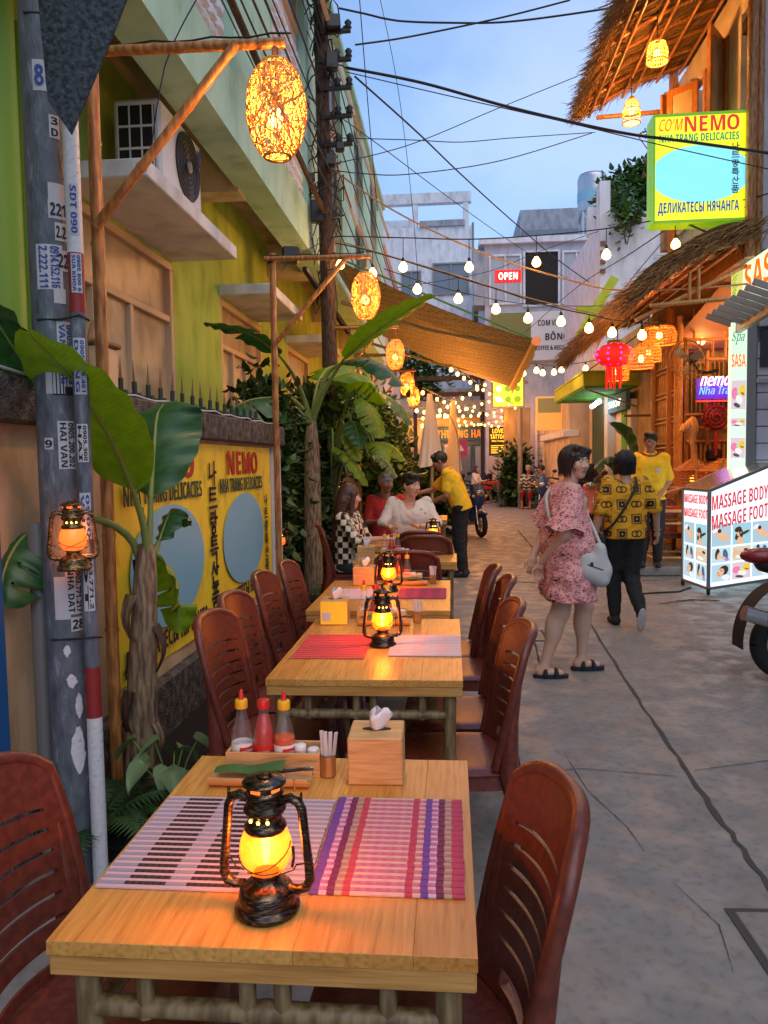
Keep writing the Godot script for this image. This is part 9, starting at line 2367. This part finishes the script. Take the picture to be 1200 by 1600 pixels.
func far_things() -> void:
	var t := thing("picture_sign", "lime green illuminated picture sign above the bend", "sign", Vector3(1.76, 3.87, -24))
	part(t, "panel", bx(-.47, .47, -.75, .75, -.15, 0, .01), M.sign_lime)
	part(t, "frame", (func(): var g := Geo.new(); B(g, -.5, .5, .72, .78, -.16, .02); B(g, -.5, .5, -.78, -.72, -.16, .02); B(g, -.5, -.45, -.72, .72, -.16, .015); B(g, .45, .5, -.72, .72, -.16, .015); return g).call(), M.grey_metal)
	for k in 12: part(t, "picture_print", (func(): var g := Geo.new(); g.ell(Vector3(-.28 + (k % 3) * .28, .45 - (k / 3) * .32, .01), Vector3(.09 + .02 * (k % 2), .10, .006), 10, 6); return g).call(), M.sign_leaf if k % 3 else M.sign_mint)
	lettering(t, "THUC DON", M.sign_leaf, .10, Transform3D(Basis(), Vector3(0, -.62, .008)), .7)
	part(t, "post_arm", bx(.47, .62, -.05, .05, -.1, -.05), M.grey_metal)
	var l := thing("tattoo_sign", "black signboard with glowing gold tattoo lettering at the end of the alley", "sign", Vector3(1.56, 2.13, -26))
	part(l, "board", bx(-.29, .29, -.48, .48, -.08, 0, .008), M.ink_black)
	lettering(l, "LOVE", M.sign_gold, .15, Transform3D(Basis(), Vector3(0, .34, .004)), .36); lettering(l, "TATTOO", M.sign_gold, .15, Transform3D(Basis(), Vector3(0, .15, .004)), .50)
	lettering(l, "Nha Trang", M.sign_gold, .08, Transform3D(Basis(), Vector3(0, .0, .004)), .40)
	for k in 5: part(l, "small_print", bx(-.23, .22 - .05 * (k % 2), -.16 - k * .06, -.135 - k * .06, 0, .004), M.sign_gold)
	part(l, "post", bx(-.03, .03, -2.13, -.48, -.05, -.01), M.grey_metal)
	var w := thing("far_shop", "warm lit shop row closing the far end of the alley", "shop")
	part(w, "wall", bx(-3, 2.9, 0, 4.6, -33.5, -34.5), M.cream_wall); part(w, "canopy", bx(-3, 2.9, 3.3, 3.45, -32.4, -33.5, .01), M.frame_tan)
	part(w, "upper_band", bx(-.9, 1.6, 2.35, 2.95, -33.3, -33.5, .01), M.shop_blue)
	lettering(w, "THUONG HAI", M.sign_orange, .34, Transform3D(Basis(), Vector3(.4, 2.65, -33.29)), 2.0)
	for k in 4:
		var d := Node3D.new(); d.name = "door"; w.add_child(d, true)
		part(d, "frame", bx(-.9 + k * .62, -.33 + k * .62, 0, 2.2, -33.42, -33.5, .01), M.shop_blue if k != 1 else M.white_wall)
		part(d, "pane", bx(-.82 + k * .62, -.41 + k * .62, .5, 2.1, -33.40, -33.42), M.curtain if k % 2 else M.pane_grey)
	part(w, "side_wall", bx(1.75, 2.6, 0, 3.2, -25.6, -26.4), M.tan_wall)
	for k in 3: part(w, "lamp", (func(): var g := Geo.new(); g.ell(Vector3.ZERO, Vector3(.09, .09, .09), 10, 8); return g).call(), M.bulb_small, Vector3(-1.2 + k * 1.3, 3.0, -32.9)); glow(w, Vector3(-1.2 + k * 1.3, 2.8, -32.7), .9, Color(1, .65, .3), .09)
	var f := thing("magenta_flag", "magenta banner with a white mark hanging before the far shops", "banner", Vector3(.40, 1.95, -28))
	part(f, "cloth", bx(-.16, .18, -.32, .32, -.01, .01), M.magenta); part(f, "white_mark", (func(): var g := Geo.new(); g.prism([Vector2(-.1, -.1), Vector2(.08, -.1), Vector2(-.06, .14)], .004); return g).call(), M.paper, Vector3(0, 0, .011))
	part(f, "pole", bx(-.2, -.17, -1.95, .4, -.015, .015), M.grey_metal)
	var tr := thing("timber_frame", "dark timber frame and beams over the alley behind the awning", "frame")
	for x in [-1.4, 1.1]: part(tr, "post", bx(x, x + .14, 0, 4.6, -29.0, -29.14), M.dark_bark)
	for y in [3.9, 4.5]: part(tr, "beam", bx(-1.9, 1.6, y, y + .16, -28.95, -29.1), M.dark_bark)
	for k in 6: part(tr, "slat", bx(-1.9, 1.6, 3.35 + k * .07, 3.38 + k * .07, -28.94, -28.98), M.frame_tan)
	var r := thing("red_table", "long table with a red cloth on crossed legs at the far end", "table", Vector3(1.62, 0, -27.2))
	part(r, "top", bx(-.50, .50, .70, .74, -.35, .35, .008), M.orange_wood); part(r, "cloth", bx(-.52, .52, .48, .755, -.37, .37, .03), M.red_cloth)
	for x in [-.35, .35]:
		for s in [-1.0, 1.0]:
			var g := Geo.new(); g.bar(Vector3(x - .2 * s, 0, .3), Vector3(x + .2 * s, .7, .3), .035, .035); part(r, "leg", g, M.grey_metal)
	for q in [[2.3, -26.2, "red plastic stool nearest to the striped shirt"], [2.0, -25.6, "red plastic stool in the middle before the red table"], [.95, -26.5, "red plastic stool at the left end of the red table"]]:
		var s := thing("plastic_stool", q[2], "stool", Vector3(q[0], 0, q[1]), .2, "red stools at the far end")
		part(s, "seat", bx(-.16, .16, .40, .44, -.16, .16, .015), M.stool_red)
		for x in [-1.0, 1.0]:
			for z in [-1.0, 1.0]:
				var g := Geo.new(); g.tube([Vector3(x * .17, 0, z * .17), Vector3(x * .12, .41, z * .12)], [.018, .025], 6); part(s, "leg", g, M.stool_red)
	var c := thing("garden_chair", "teal plastic armchair under the man in the striped shirt", "chair", Vector3(2.37, 0, -24.05), -.3)
	part(c, "seat", bx(-.22, .22, .40, .44, -.22, .22, .02), M.teal_wall); part(c, "backrest", bx(-.22, .22, .5, .88, -.25, -.22, .02), M.teal_wall)
	for x in [-1.0, 1.0]:
		part(c, "armrest", bx(x * .23, x * .27, .62, .65, -.22, .2, .01), M.teal_wall)
		for z in [-.2, .2]: part(c, "leg", bx(x * .22, x * .26, 0, .62 if z > 0 else .5, z - .02, z + .02, .006), M.teal_wall)
	# bamboo bar table before the restaurant
	var b := thing("bamboo_table", "tall bamboo table with a red cloth beside the massage sign", "table", Vector3(2.86, 0, -10.35))
	part(b, "top", bx(-.32, .36, .80, .84, -.38, .38, .01), M.bamboo_orange); part(b, "red_runner", bx(-.20, .30, .84, .85, -.34, .30, .004), M.red_cloth)
	for x in [-.26, .30]:
		for z in [-.32, .32]:
			var g := Geo.new(); g.bamboo(Vector3(x, 0, z), Vector3(x, .80, z), .024, .25, 9); part(b, "leg", g, M.bamboo_orange)
	for z in [-.32, .32]:
		for y in [.22, .66]:
			var g := Geo.new(); g.bamboo(Vector3(-.26, y, z), Vector3(.30, y, z), .017, .25, 8); part(b, "rail", g, M.bamboo_orange)
	for x in [-.26, .30]:
		var g := Geo.new(); g.bamboo(Vector3(x, .20, -.32), Vector3(x, .20, .32), .017, .25, 8); part(b, "rail", g, M.bamboo_orange)
	var m := thing("menu_stand", "slanting wooden menu board standing on the bamboo table", "menu stand", Vector3(2.74, .852, -10.25))
	var mg := Geo.new(); mg.box(Vector3.ZERO, Vector3(.42, .018, .30), .004); part(m, "board", mg, M.bamboo_orange, Vector3(0, .15, 0), Vector3(-.45, .2, .25))
	part(m, "support", bx(-.03, .03, 0, .13, -.04, .04, .006), M.bamboo_orange); part(m, "foot", bx(-.10, .10, 0, .012, -.08, .08, .003), M.bamboo_orange)
	dup(get_node("plastic_chair"), "brown plastic chair behind the bamboo table by the massage sign", Vector3(3.0, .0, -11.05), .1)
